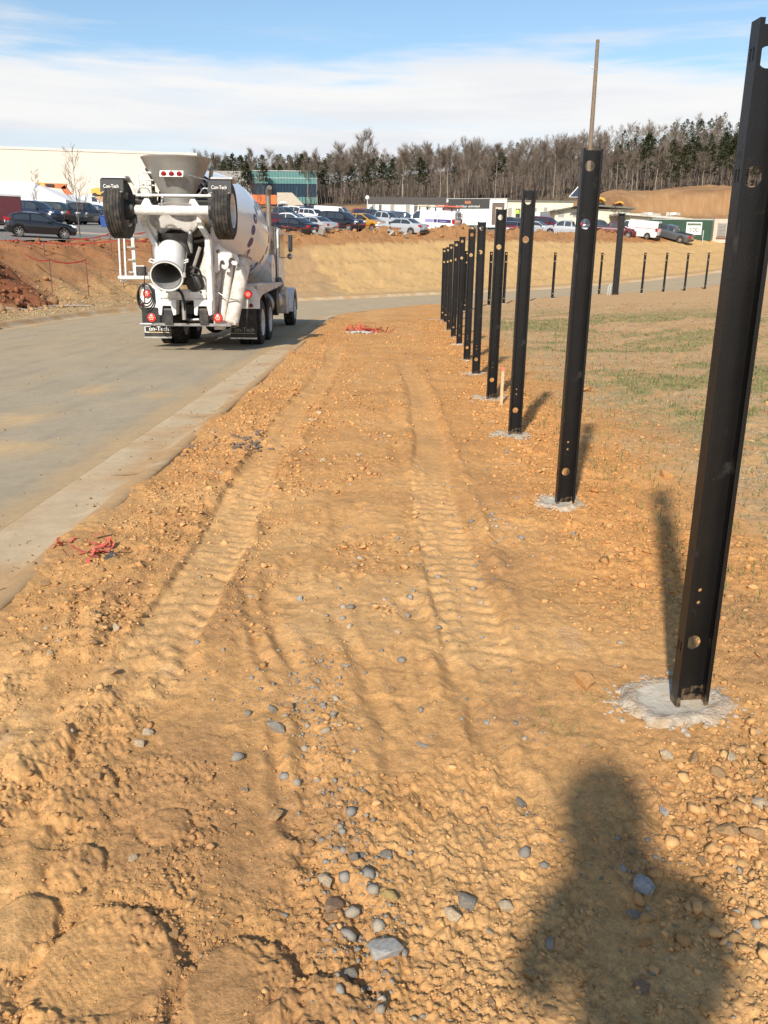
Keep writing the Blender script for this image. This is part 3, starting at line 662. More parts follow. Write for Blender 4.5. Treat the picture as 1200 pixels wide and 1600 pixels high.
# ------------------------------------------------------------------ far buildings
cream = mat('cream_panel', (.66, .61, .52), .8, var=.03, vs=.05)
def wall_building():
    a = at(-140, 318, 172); b = at(311, 318, 182); z0 = min(a[2], b[2])-6; zt = at(150, 236, 177)[2]
    o = empty('warehouse', (a[0], a[1], z0), 0, 'huge plain cream warehouse with flat roof on the far left skyline', 'warehouse')
    dx = b[0]-a[0]; dy = b[1]-a[1]; L = math.hypot(dx, dy); ang = math.atan2(dy, dx); h = zt-z0; o.rotation_euler = (0, 0, ang)
    m = MB(); m.bb((0, 0, 0), (L, 90, h)); m.build('wall', cream, o)
    m = MB(); m.bb((-.1, -.12, h-.02), (L+.1, 90.1, h+.45)); m.build('parapet', M_('parapet', (.62, .58, .52), .6), o)
    for k in range(6):
        m = MB(); x = L*(.18+.15*k)+RND.uniform(-3, 3); m.box((x, 14, h+1.0), (RND.uniform(1, 3), 2, 1.2)); m.build('roof_unit', M_('roof_unit', (.35, .35, .34), .6), o)
    for k in range(1, 12):
        m = MB(); m.box((L*k/12, -.01, h/2), (.05, .04, h-.3)); m.build('wall_joint', M_('wall_joint', (.60, .54, .44), .8), o)
wall_building()
def glass_building():
    D = 205; a = at(343, 318, D+3); b = at(394, 318, D); c = at(499, 316, D+6); z0 = at(450, 318, D)[2]-2; zt = at(400, 267, D)[2]; h = zt-z0
    o = empty('office_building', (b[0], b[1], z0), 0, 'low office building with teal panels, dark blue glass band and grey concrete end', 'building')
    Lc = c[0]-b[0]; La = b[0]-a[0]
    m = MB(); m.bb((-La-6, .3, 0), (-.02, 30, h-.05)); m.build('concrete_wing', M_('grey_render', (.33, .31, .28), .85), o)
    m = MB(); m.bb((0, .6, 0), (Lc, 30, h-.1)); m.build('core', M_('blue_glass_dark', (.02, .05, .09), .15), o)
    teal = M_('teal_panel', (.09, .22, .21), .35, var=.06); n = 22
    zt1 = h*.70; zb = 2.0+.0*h
    for k in range(n):
        x0 = Lc*k/n; x1 = Lc*(k+1)/n-.06
        m = MB(); m.bb((x0, 0, zt1), (x1, .5, h)); m.build('panel', teal, o)
        m = MB(); m.bb((x0, .15, zb+1.5), (x1, .55, zt1-.05)); m.build('glass_pane', M_('blue_glass', (.012, .034, .06), .12, var=.15, vs=.2), o)
        m = MB(); m.bb((x0, 0, zb), (x1, .5, zb+1.45)); m.build('panel', teal, o)
    m = MB(); m.bb((-.1, -.06, h*.83), (Lc+.1, .05, h*.83+.12)); m.build('trim', M_('trim_pale', (.45, .55, .52), .5), o)
    m = MB(); m.bb((-.1, -.1, h), (Lc+.2, 30, h+.15)); m.build('roof', M_('roof_pale', (.5, .5, .48), .7), o)
    for k in range(3):
        m = MB(); m.bb((-La-6+(La+6)*(k+.5)/3, .26, 0), (-La-6+(La+6)*(k+.5)/3+.06, .32, h)); m.build('wall_joint', M_('joint_grey', (.2, .19, .18), .8), o)
    p = at(430, 318, 190); q = at(395, 318, 190)
    m = MB(); w = (at(437, 318, 190)-at(395, 318, 190))[0]; m.bb((-w/2, 0, -1.3), (w/2, .15, .6)); e = m.build('netting_barrier', M_('orange_net', (.75, .17, .05), .8), None)
    e.location = (at(411, 318, 190)[0], 190, at(411, 309, 190)[2]); tag(e, 'orange mesh barrier on the bank below the teal office building', 'barrier')
    m = MB(); m.bb((0, 0, -2.5), (3.2, 1, 1.2)); m.prism([(3.2, -2.5), (7.0, -2.5), (3.2, 1.2)], 'y', 0, 1); e = m.build('retaining_wall', M_('concrete_pale', (.46, .41, .33), .9), None)
    p = at(433, 310, 189); e.location = tuple(p); tag(e, 'sloping pale concrete retaining wall end below the teal office building', 'wall')
glass_building()
def marquee():
    D = 90; e = at(103, 312, D); r1 = at(49, 284, D+7); r0x = at(-120, 284, D+7)[0]; x0 = at(-140, 312, D)[0]; zg = hz(e[0], D); o = empty('marquee', (e[0], D, zg), 0, 'large white marquee with a hipped roof and scalloped edge at the left', 'tent')
    ez = e[2]-zg; rz_ = r1[2]-zg; L = x0-e[0]; R1 = r1[0]-e[0]; W = 14
    m = MB(); m.add([(0, 0, ez), (0, W, ez), (R1, W/2, rz_), (L, W/2, rz_), (L, 0, ez), (L, W, ez)], [(0, 1, 2), (0, 2, 3, 4), (1, 5, 3, 2)])
    m.build('canopy', M_('tent_white', (.82, .80, .76), .6, var=.02), o)
    m = MB(); n = 60
    for s in range(2):
        pts = []
        for k in range(n*4+1):
            t = k/(n*4); dz = -.32-.12*abs(math.sin(k*math.pi/4))
            pts.append((L*t if s == 0 else 0, 0 if s == 0 else W*t, dz))
        V = []; 
        for (x, y, dz) in pts: V += [(x+(.02 if s else 0), y-(0 if s else .02), ez), (x+(.02 if s else 0), y-(0 if s else .02), ez+dz)]
        m.add(V, [(2*i, 2*i+1, 2*i+3, 2*i+2) for i in range(len(pts)-1)])
    m.build('valance', M_('tent_white', (.82, .80, .76), .6), o)
    for k in range(6):
        for yy in (0.1, W-.1):
            m = MB(); m.cyl((L*k/5-.1 if k else -.1, yy, 0), (L*k/5-.1 if k else -.1, yy, ez), .06, n=8); m.build('pole', M_('pole_white', (.7, .7, .68), .5), o)
    m = MB(); m.bb((L, W-.3, 0), (-.6, W-.1, ez-.1)); m.build('rear_curtain', M_('curtain', (.30, .29, .27), .9), o)
    m = MB(); m.bb((L, .5, 0), (-7.0, .7, 1.9)); w = m.build('side_wall', M_('grey_board', (.27, .26, .25), .8), o)
marquee()
def trailers():
    white = M_('white_siding', (.78, .76, .70), .6, var=.04); fasc = M_('brown_fascia', (.06, .05, .045), .6); win = M_('trailer_window', (.33, .31, .26), .3); frame = M_('window_frame', (.62, .60, .55), .6); beige = M_('beige_siding', (.72, .64, .47), .65, var=.04)
    def hut(name, pxa, pxb, ytop, Y, depth, m_, label, wins, doors, fh=.55, wy=(319, 332), roofm=fasc, zfloor=None):
        a = at(pxa, ytop, Y); b = at(pxb, ytop, Y); z0 = min(hz(a[0], Y), hz(b[0], Y))-.3; zt = (a[2]+b[2])/2
        o = empty(name, (a[0], Y, z0), 0, label, 'building'); L = b[0]-a[0]; h = zt-z0
        m = MB(); m.bb((0, 0, .0), (L, depth, h-fh)); m.build('wall', m_, o)
        m = MB(); m.bb((-.15, -.15, h-fh), (L+.15, depth+.15, h)); m.build('roof', roofm, o)
        for s in range(int(L/1.22)):
            m = MB(); m.bb((1.22*(s+1)-.02, -.02, .4), (1.22*(s+1)+.02, .01, h-fh-.02)); m.build('batten', m_, o)
        for (w0, w1, y0, y1) in wins:
            p = at(w0, y0, Y)-[a[0], Y, z0]; q = at(w1, y1, Y)-[a[0], Y, z0]
            m = MB(); m.bb((p[0]-.07, -.06, q[2]-.07), (q[0]+.07, .02, p[2]+.07)); f = m.build('window', frame, o)
            m = MB(); m.bb((p[0], -.075, q[2]), (q[0], -.055, p[2])); m.build('pane', win, f)
        for (w0, w1, y0, y1) in doors:
            p = at(w0, y0, Y)-[a[0], Y, z0]; q = at(w1, y1, Y)-[a[0], Y, z0]
            m = MB(); m.bb((p[0], -.07, q[2]), (q[0], .02, p[2])); f = m.build('door', M_('door_dark', (.10, .09, .08), .5), o)
            m = MB(); m.bb((q[0]-.15, -.12, (p[2]+q[2])/2), (q[0]-.05, -.07, (p[2]+q[2])/2+.05)); m.build('handle', M_('steel', (.5, .5, .5), .3, metal=1), f)
        return o
    o = hut('office_trailer', 575, 703, 308, 128, 9, white, 'long white site office trailer with brown roof edge behind the parked cars', [(581, 586, 319, 333), (610, 616, 319, 333), (634, 640, 319, 333), (666, 672, 318, 332)], [(592, 596, 320, 336), (647, 652, 319, 336)], .95)
    hut('office_trailer', 704, 762, 312, 131, 9, white, 'pale grey site office trailer partly hidden by the promotional trailer', [(716, 721, 320, 331)], [], .5)
    hut('long_shed', 757, 896, 313, 133, 10, beige, 'long beige site building whose open door shows a worker', [(794, 799, 325, 341), (832, 838, 325, 338), (850, 855, 324, 334)], [(806, 812, 326, 345)], .22, roofm=M_('shed_roof', (.16, .15, .12), .8))
    # lower building with a shallow curved dark roof
    Y = 127; a = at(868, 322, Y); b = at(986, 322, Y); z0 = hz(a[0], Y)-.6; o = empty('low_shed', (a[0], Y, z0), 0, 'beige building with a low dark roof and one square window, right of the long shed', 'building'); L = b[0]-a[0]; h = at(900, 326, Y)[2]-z0
    m = MB(); m.bb((0, 0, 0), (L, 9, h)); m.build('wall', beige, o)
    m = MB(); m.prism([(-.8, h-.35), (3, h+.35), (6, h+.5), (L+.5, h+.2), (L+.5, h), (6, h+.28), (3, h+.15), (-.8, h-.5)], 'y', -.8, 9.5); m.build('roof', M_('shed_roof', (.16, .15, .12), .8), o)
    for (p0, p1, q0, q1) in ((872, 881, 332, 339), (895, 902, 332, 339), (973, 979, 330, 333)):
        p = at(p0, q0, Y)-[a[0], Y, z0]; q = at(p1, q1, Y)-[a[0], Y, z0]; m = MB(); m.bb((p[0]-.08, -.06, q[2]-.08), (q[0]+.08, .02, p[2]+.08)); f = m.build('window', frame, o)
        m = MB(); m.bb((p[0], -.075, q[2]), (q[0], -.055, p[2])); m.build('pane', win, f)
    for k in range(14):
        m = MB(); m.bb((L*(.45+.04*k), -.03, .3), (L*(.45+.04*k)+.08, .01, h-.1)); m.build('batten', beige, o)
    # green container with white sign, white topped shed above it
    Y = 114.5; a = at(1017, 373, Y); b = at(1111, 374, Y); z0 = min(a[2], hz(a[0], Y))-.2; zt = at(1060, 342, Y)[2]; o = empty('green_container', (a[0], Y, z0), 0, 'long dark green container carrying a white sign board', 'container'); L = b[0]-a[0]; h = zt-z0
    gm = M_('green_steel', (.030, .075, .045), .5, var=.12, vs=.5)
    m = MB(); m.bb((0, .06, 0), (L, 2.5, h)); m.build('body', gm, o)
    for k in range(40):
        m = MB(); m.bb((L*k/40+.03, 0, .15), (L*k/40+.13, .06, h-.15)); m.build('corrugation', gm, o)
    m = MB(); m.bb((-.03, -.03, h-.12), (L+.03, 2.5, h+.02)); m.build('top_rail', M_('rail_pale', (.35, .38, .33), .6), o)
    p = at(1073, 347, Y)-[a[0], Y, z0]; q = at(1095, 367, Y)-[a[0], Y, z0]
    m = MB(); m.bb((p[0], -.08, q[2]), (q[0], -.035, p[2])); sg = m.build('sign_board', M_('sign_white', (.80, .80, .74), .5), o)
    m = MB(); m.bb((p[0]+.1, -.088, p[2]-.42), (q[0]-.1, -.08, p[2]-.14)); m.build('header_bar', M_('sign_green', (.10, .14, .10), .6), sg)
    text('T00', .8, ((p[0]+q[0])/2, -.085, (p[2]+q[2])/2-.45), M_('sign_ink', (.16, .17, .13), .6), sg)
    for pxx in (1098,):
        p = at(pxx, 372, Y-1.2); m = MB(); m.cyl((0, 0, -.3), (0, 0, 1.5), .06, n=8); s = m.build('bollard', M_('pale_steel', (.45, .47, .45), .4), None); s.location = (p[0], p[1], hz(p[0], p[1])); tag(s, 'thin pale upright pipe in front of the green container', 'pipe')
    Y = 122; a = at(985, 345, Y); b = at(1108, 345, Y); z0 = hz(a[0], Y)-.5; zt = at(1020, 337, Y)[2]
    o = empty('flat_shed', (a[0], Y, z0), 0, 'low cream shed with a cluttered pale flat roof behind the white van and green container', 'building'); L = b[0]-a[0]; h = zt-z0
    m = MB(); m.bb((0, 0, 0), (L*.34, 9, h)); m.build('wall', beige, o)
    m = MB(); m.prism([(-1.8, h+.35), (L*.62, h-.2), (L*.99, h-.62), (L*.99, h-.9), (L*.62, h-.5), (-1.8, h+.1)], 'y', -.6, 8); m.build('roof', M_('roof_white', (.62, .58, .50), .7, dirt=(.2, .16, .1), dirt_amt=.7, dscale=.4), o)
    m = MB(); m.bb((L*.34, 6, 0), (L, 9, h-.9)); m.build('rear_wall', beige, o)
    for k in range(12):
        m = MB(); x = L*(.05+.05*k)+RND.uniform(-.3, .3); m.box((x, RND.uniform(.5, 4), h+.35-x*.01), (RND.uniform(.5, 1.5), RND.uniform(.4, 1), RND.uniform(.15, .5)), rot=(0, 0, RND.uniform(-1, 1))); m.build('roof_clutter', M_('clutter%d' % (k % 3), ((.55, .5, .42), (.2, .14, .09), (.7, .68, .62))[k % 3], .8), o)
    # beige utility kiosk at the right
    Y = 115; a = at(1113, 376, Y); b = at(1140, 376, Y); zt = at(1125, 342, Y)[2]; z0 = a[2]-.3; o = empty('utility_kiosk', (a[0], Y, z0), 0, 'beige block kiosk with a grey metal grille, right of the green container', 'kiosk'); L = b[0]-a[0]; h = zt-z0
    m = MB(); m.bb((0, 0, 0), (L, 3, h)); m.build('wall', M_('block_beige', (.55, .45, .36), .85, var=.1, vs=1.5), o)
    m = MB(); m.bb((.5, -.15, .9), (1.6, .02, h-.5)); g = m.build('grille', M_('grille_grey', (.34, .31, .28), .5), o)
    for k in range(8):
        m = MB(); m.bb((.55, -.18, 1.0+k*.18), (1.55, -.14, 1.06+k*.18)); m.build('slat', M_('grille_dark', (.16, .15, .14), .5), g)
    m = MB(); m.bb((.4, -.2, .6), (1.7, .0, .75)); m.build('shelf', M_('brown_rust', (.22, .13, .08), .8), o)
    # grey tank box and worker by the door
    Y = 120; a = at(845, 344, Y); b = at(860, 331, Y); m = MB(); m.bb((0, 0, -1.0), (b[0]-a[0], 1.5, b[2]-a[2])); e = m.build('steel_box', M_('grey_steel', (.16, .17, .18), .5), None, bevel=.05); e.location = tuple(a); tag(e, 'dark grey steel box standing in front of the long beige shed', 'box')
    m = MB(); m.bb((-.9, .2, .3), (-.1, .5, 1.1)); e2 = m.build('white_panel', M_('sign_white', (.80, .80, .74), .5), None); e2.location = tuple(a); tag(e2, 'small white panel left of the dark grey steel box', 'panel')
    # lamp globe on pole
    p = at(574, 330, 126); m = MB(); m.cyl((0, 0, -3), (0, 0, at(574, 312, 126)[2]-p[2]), .06, n=8); o = empty('lamp_post', p, 0, 'white globe lamp on a thin post at the left end of the white office trailer', 'lamp post'); m.build('pole', M_('pole_white', (.7, .7, .68), .5), o)
    m = MB(); zc = at(574, 309, 126)[2]-p[2]; m.lathe([(.0, -.32), (.2, -.25), (.32, 0), (.2, .25), (0, .32)], 12, ((0, 0, zc), (0, 0, 1))); m.build('globe', M_('globe', (.85, .85, .82), .4), o, smooth=60)
def text(s, size, loc, m_, parent, rot=(math.pi/2, 0, 0), name='lettering', extrude=.004, bold=True, scale=(1, 1, 1)):
    c = bpy.data.curves.new('txt', 'FONT'); c.body = s; c.size = size; c.align_x = 'CENTER'; c.align_y = 'BOTTOM' if False else 'TOP_BASELINE'; c.extrude = extrude; c.offset = size*.012 if bold else 0
    o = bpy.data.objects.new('txt', c); me = bpy.data.meshes.new_from_object(o); bpy.data.objects.remove(o)
    M = Matrix.Translation(loc) @ Matrix.Rotation(rot[2], 4, 'Z') @ Matrix.Rotation(rot[1], 4, 'Y') @ Matrix.Rotation(rot[0], 4, 'X') @ Matrix.Diagonal((*scale, 1))
    me.transform(M); me.materials.clear(); me.materials.append(m_); return link(name, me, parent)
trailers()

_t = (1+5**.5)/2
ICO_V = np.array([(-1, _t, 0), (1, _t, 0), (-1, -_t, 0), (1, -_t, 0), (0, -1, _t), (0, 1, _t), (0, -1, -_t), (0, 1, -_t), (_t, 0, -1), (_t, 0, 1), (-_t, 0, -1), (-_t, 0, 1)], float)/math.sqrt(1+_t*_t)
ICO_F = np.array([(0, 11, 5), (0, 5, 1), (0, 1, 7), (0, 7, 10), (0, 10, 11), (1, 5, 9), (5, 11, 4), (11, 10, 2), (10, 7, 6), (7, 1, 8), (3, 9, 4), (3, 4, 2), (3, 2, 6), (3, 6, 8), (3, 8, 9), (4, 9, 5), (2, 4, 11), (6, 2, 10), (8, 6, 7), (9, 8, 1)])
# ------------------------------------------------------------------ steel posts
def web_mesh():
    """face of the channel with its round holes; local x across, z up; thickness in y"""
    Wd = .118; Hh = 2.42; T = .006; bm = bmesh.new()
    holes = [(0, .262, .029), (0, .43, .0075), (0, .482, .0075), (0, 1.965, .033), (0, 2.325, .033)]
    def V(x, y, z): return bm.verts.new((x, y, z))
    cells = []; zc = -.35
    for (hx, hz_, r) in holes:
        q = max(r*1.6, .02); cells.append(('s', zc, hz_-q)); cells.append(('h', hz_-q, hz_+q, r)); zc = hz_+q
    cells.append(('s', zc, Hh)); w = Wd/2
    for c in cells:
        if c[0] == 's':
            for y in (0, T): bm.faces.new([V(-w, y, c[1]), V(w, y, c[1]), V(w, y, c[2]), V(-w, y, c[2])])
        else:
            z0, z1, r = c[1:]; q = (z1-z0)/2; zm = (z0+z1)/2; n = 24; rows = []
            for y in (0, T):
                ins = [V(r*math.cos(2*math.pi*i/n), y, zm+r*math.sin(2*math.pi*i/n)) for i in range(n)]
                outp = []
                for i in range(n):
                    a = 2*math.pi*i/n; ca, sa = math.cos(a), math.sin(a); k = min(w/abs(ca) if abs(ca) > 1e-6 else 9, q/abs(sa) if abs(sa) > 1e-6 else 9)
                    # snap corner spokes so that the ring closes the rectangle
                    outp.append(V(ca*k, y, zm+sa*k))
                corners = {}
                for i in range(n):
                    j = (i+1) % n; o1 = outp[i].co; o2 = outp[j].co
                    if abs(o1.x-o2.x) > 1e-5 and abs(o1.z-o2.z) > 1e-5:
                        cv = V(w if o1.x+o2.x > 0 else -w, y, z1 if (o1.z+o2.z)/2 > zm else z0); bm.faces.new([ins[i], outp[i], cv, outp[j], ins[j]])
                    else: bm.faces.new([ins[i], outp[i], outp[j], ins[j]])
                rows.append(ins)
            for i in range(n):
                j = (i+1) % n; bm.faces.new([rows[0][i], rows[0][j], rows[1][j], rows[1][i]])
    bm.faces.new([V(-w, 0, Hh), V(w, 0, Hh), V(w, T, Hh), V(-w, T, Hh)])
    bmesh.ops.recalc_face_normals(bm, faces=bm.faces); me = bpy.data.meshes.new('web'); bm.to_mesh(me); bm.free(); return me
steel = mat('black_post', (.0065, .006, .0058), .38, var=.3, vs=5, bump=.12, bs=120, dirt=(.03, .024, .019), dirt_amt=.1, dscale=9, spec=.4)
def mud(m, z0, z1, col, seed=3):
    t = m.node_tree; b = next(n for n in t.nodes if n.type == 'BSDF_PRINCIPLED'); src = b.inputs['Base Color'].links[0].from_socket; N = t.nodes.new; L = t.links.new
    tc_ = N('ShaderNodeTexCoord'); sp = N('ShaderNodeSeparateXYZ'); L(tc_.outputs['Object'], sp.inputs[0]); n = N('ShaderNodeTexNoise'); n.inputs['Scale'].default_value = 38; n.inputs['Detail'].default_value = 7; L(tc_.outputs['Object'], n.inputs['Vector'])
    a = N('ShaderNodeMapRange'); L(sp.outputs[2], a.inputs[0]); a.inputs[1].default_value = z0; a.inputs[2].default_value = z1; a.inputs[3].default_value = .30; a.inputs[4].default_value = -.22
    ad = N('ShaderNodeMath'); L(a.outputs[0], ad.inputs[0]); L(n.outputs[0], ad.inputs[1]); r = N('ShaderNodeMapRange'); L(ad.outputs[0], r.inputs[0]); r.inputs[1].default_value = .52; r.inputs[2].default_value = .68; r.inputs[4].default_value = .6
    mxx = N('ShaderNodeMix'); mxx.data_type = 'RGBA'; L(r.outputs[0], mxx.inputs['Factor']); L(src, mxx.inputs['A']); mxx.inputs['B'].default_value = (*col, 1); L(mxx.outputs['Result'], b.inputs['Base Color'])
mud(steel, -.02, .13, (.20, .13, .075))
webm = web_mesh(); webm.materials.append(steel)
def flange_mesh(sx):
    """side flange with two slots near each rail height; leans back slightly like a rolled section"""
    m = MB(); x = sx*.059; D = .05; Hh = 2.425; t = .006*sx
    slots = [.262, 1.965, 2.325]; zc = -.35
    for s in slots:
        m.bb((x, -D, zc), (x+t, .006, s-.02)); y0 = -D
        for (a, b) in ((-D, -.037), (-.027, -.017), (-.007, .006)): m.bb((x, a, s-.02), (x+t, b, s+.02))
        zc = s+.02
    m.bb((x, -D, zc), (x+t, .006, Hh))
    m.bb((x-sx*.010, -D-.004, -.35), (x+t, -D, Hh-.001))       # rolled lip on the front edge
    return m.mesh('flange', steel)
flm = [flange_mesh(-1), flange_mesh(1)]
conc = mat('concrete_fresh', (.47, .415, .33), .95, var=.12, vs=14, bump=.5, bs=60, dirt=(.40, .27, .15), dirt_amt=.3, dscale=12)
conc_r = mat('concrete_crumb', (.42, .37, .30), .95, var=.45, vs=26, bump=1, bs=90, dirt=(.44, .27, .13), dirt_amt=.9, dscale=16)
nr0 = np.random.RandomState(3)
def footing(px, py, r, seed, parent, squash=.75, off=(0, 0)):
    rs = random.Random(seed); n = 64; rings = 14; V = []; F = []
    xs = []; ys = []; hs = []
    A_ = 2*np.pi*np.arange(n)/n; EE = 1+.26*noise(np.cos(A_)*1.3+seed*3.1, np.sin(A_)*1.3, 401)+.10*noise(np.cos(A_)*5+seed, np.sin(A_)*5, 402)+nr0.uniform(-.03, .03, n)
    for k in range(rings+1):
        q = r*EE*k/rings; xs.append(px+off[0]+np.cos(A_)*q*1.15); ys.append(py+off[1]+np.sin(A_)*q*squash*1.15); hs.append(np.full(n, k/rings))
    xs = np.concatenate(xs); ys = np.concatenate(ys); hs = np.concatenate(hs)
    xs = np.array(xs); ys = np.array(ys); hs = np.array(hs); base = H(xs, ys); b0 = BASE(np.array([px]), np.array([py]))[0]
    flat = np.median(base[hs < .7])+.012; rough_ = sst(hs, .5, .75)*(.6+.4*noise(xs*9, ys*9, 407))
    z = flat+rough_*(.012*np.abs(fbm(xs*30, ys*30, 3, 403))*1.6+.006)+.004*fbm(xs*8, ys*8, 3, 404)-.0*hs
    z = z*(1-sst(hs, .90, 1))+(np.minimum(base, flat)-.02)*sst(hs, .90, 1); z = np.maximum(z, base+.003*(hs < .93))
    V = np.stack([xs-px, ys-py, z-parent.location.z], 1)
    i = np.arange(rings)[:, None]; j = np.arange(n)[None]; a = i*n+j; b = i*n+(j+1) % n; F = np.stack([a, b, b+n, a+n], 2).reshape(-1, 4)
    mi = (hs[F].mean(1) > .62).astype(int)
    me = npmesh('footing', V, F, [conc, conc_r], smooth=True, mi=mi); link('footing', me, parent)
    if seed <= 5:
        mb = MB(); c_ = 170; a = nr0.uniform(0, 6.28, c_); q = r*nr0.normal(1.0, .12, c_); X_ = px+off[0]+np.cos(a)*q*1.15; Y_ = py+off[1]+np.sin(a)*q*squash*1.15
        if seed == 1: X_[:16] = px+nr0.uniform(-.05, .07, 16); Y_[:16] = py-.05+nr0.uniform(-.012, .02, 16); q[:16] = 0
        Z_ = np.maximum(H(X_, Y_), np.where(q < r, flat-.01, -9)); S_ = nr0.uniform(.005, .013, c_)*(1+nr0.uniform(0, 1, c_)**3*1.1)*min(1.6, max(1, py/6))
        for x, y, zz_, ss in zip(X_, Y_, Z_, S_):
            mb.add([(x-px+v[0]*ss*rs.uniform(.5, 1.1), y-py+v[1]*ss*rs.uniform(.5, 1.1), zz_-parent.location.z+ss*.1+v[2]*ss*.5) for v in ICO_V], [tuple(f) for f in ICO_F])
        tag(mb.build('concrete_crumbs', conc_r, parent), kind='stuff')
def post(px, py, lab, grp, tilt=(0, 0), foot=None, rz=0, seed=0, hs=1.0):
    z0 = hz(px, py); z0 = float(BASE(np.array([px]), np.array([py]))[0])
    o = empty('fence_post', (px, py, z0), rz, lab, 'fence post', grp); o.rotation_euler = (tilt[0], tilt[1], rz)
    link('web', webm, o); link('flange', flm[0], o); link('flange', flm[1], o)
    bpy.context.view_layer.update()
    if foot: footing(px, py, foot[0], seed, o, foot[1], foot[2] if len(foot) > 2 else (0, 0))
    return o
PX = [(1072, 1097), (880, 791), (803, 679), (767, 623), (743, 585), (729, 563), (717, 540), (708, 526), (701, 515), (696, 504), (691, 500)]
names = ['nearest tall black steel post, in a wide grey concrete footing at the right edge', 'second black steel post of the long row, concrete footing at its foot',
 'third black steel post of the long row, just right of the wooden stake', 'fourth black steel post of the long row, just left of the wooden stake', 'fifth black steel post from the camera in the long row',
 'sixth black steel post from the camera in the long row', 'seventh black steel post from the camera in the long row', 'eighth black steel post from the camera in the long row',
 'ninth black steel post from the camera, in the tight far cluster', 'tenth black steel post from the camera, in the tight far cluster', 'farthest black steel post of the long row, leftmost of all']
FT = [(.20, .78, (-.055, .0)), (.15, .9, (-.03, 0)), (.17, .9, (-.04, .0)), (.18, .8), (.16, .8, (-.05, 0)), (.12, .8), (.13, .8, (-.05, 0)), (.12, .8), (.12, .8), (.12, .8, (-.1, 0)), (.25, .8, (-.25, 0))]
for i, (a, b) in enumerate(PX):
    p = atg(a, b, 0.); post(p[0], p[1], names[i], 'black steel posts in the long row', tilt=(rad((0, .3, -.4, .2, -.3, .4, 0, .3, -.2, .2, 0)[i]), rad((.0, .15, .35, .3, .0, .2, -.2, .2, 0, .3, .1)[i])), foot=FT[i], seed=i+1, rz=rad((4, 3, 2, 4, 2, 0, 3, 2, 0, 1, 2)[i]))
def find(px, py):
    """where the sight line through a pixel meets the ground"""
    d = AF+AR*(px-600)/FPX-AU*(py-800)/FPX
    for Y in np.arange(3, 300, .1):
        q = d*(Y/d[1])+[0, 0, EYE]
        if q[2] < float(BASE(np.array([q[0]]), np.array([Y]))[0]): return q
    return q
FAR = [(713, 488, 33.0), (726, 481, 35.5), (744, 479, 38), (764, 477, 40), (787, 474, 41.5), (825, 470, 44), (863, 466, 47), (899, 463, 49.5), (936, 459, 52.5), (1002, 462, 53), (1036, 460, 55), (1069, 457, 56.5), (1101, 454, 58.5)]
fl = ['first post round the corner of the fence line', 'second post round the corner of the fence line', 'far fence post behind the fifth tall post', 'far fence post behind the fourth tall post', 'far fence post between the fourth and third tall posts', 'far fence post showing beside the third tall post',
 'far fence post midway between third and second tall posts', 'far fence post hidden by the second tall post', 'far fence post left of the double height post', 'first far fence post right of the double height post', 'second far fence post right of the double height post', 'third far fence post right of the double height post', 'last far fence post before the nearest tall post']
for i, (a, b, Y) in enumerate(FAR):
    p = at(a, b, Y); post(p[0], Y, 'small black '+fl[i], 'black posts of the far fence line along the road', rz=rad(-28), foot=(.13, .8), seed=20+i, tilt=(0, rad(.4)))
# the double height post further along
p = at(961, 462, 51); z0 = hz(p[0], 51); o = empty('tall_post', (p[0], 51, z0), rad(-20), 'double height black post with a pale conduit at its foot, in the far fence line', 'post')
hh = at(968, 335, 51)[2]-z0
m = MB(); m.bb((-.17, -.05, -.2), (.17, -.035, hh)); m.bb((-.18, -.16, -.2), (-.165, -.03, hh)); m.bb((.165, -.16, -.2), (.18, -.03, hh)); m.bb((-.19, -.18, hh), (.21, -.02, hh+.05)); m.build('channel', steel, o)
for k in (-.42, -.30):
    m = MB(); m.tube([(k, -.1, -.1), (k, -.1, .45), (k+.1, -.1, .62), (k+.13, -.1, .62)], .035, 8); m.build('conduit', M_('pale_steel', (.45, .47, .45), .4), o)
# wooden survey stake with pink painted head
p = atg(783, 632, 0); o = empty('survey_stake', (p[0], p[1], hz(p[0], p[1])), rad(20), 'thin pale wooden survey stake with an orange-pink painted top', 'stake')
m = MB(); m.box((0, 0, .20), (.036, .018, .50), taper=.95); m.build('shaft', mat('raw_wood', (.62, .46, .27), .8, var=.2, vs=30), o)
m = MB(); m.box((0, 0, .475), (.037, .019, .05)); m.build('painted_top', mat('pink_paint', (.75, .25, .16), .7), o)
# utility pole
p0 = at(914, 330, 150); p1 = at(929, 62, 150); o = empty('utility_pole', (p0[0], 150, p0[2]-4), 0, 'tall bare wooden pole with a small bracket, rising behind the second tall post', 'pole')
hh = p1[2]-p0[2]+4; m = MB(); n = 14
m.tube([(.30*math.sin(k/n*3)*.3, 0, hh*k/n) for k in range(n+1)], [.46-.18*k/n for k in range(n+1)], 12); m.build('shaft', mat('weathered_wood', (.20, .15, .105), .9, var=.25, vs=3), o, smooth=40)
zz = at(924, 107, 150)[2]-(p0[2]-4)
m = MB(); m.tube([(-.1, 0, zz), (-.5, -.1, zz+.1)], .05, 6); m.lathe([(.05, 0), (.14, .06), (.10, .22), (.03, .24)], 10, ((-.55, -.1, zz-.05), (0, 0, 1))); m.tube([(-.5, -.1, zz+.1), (-.9, -.1, zz+.3), (-1.1, -.1, zz+.15)], .035, 6); m.build('bracket', M_('pole_white', (.7, .7, .68), .5), o)

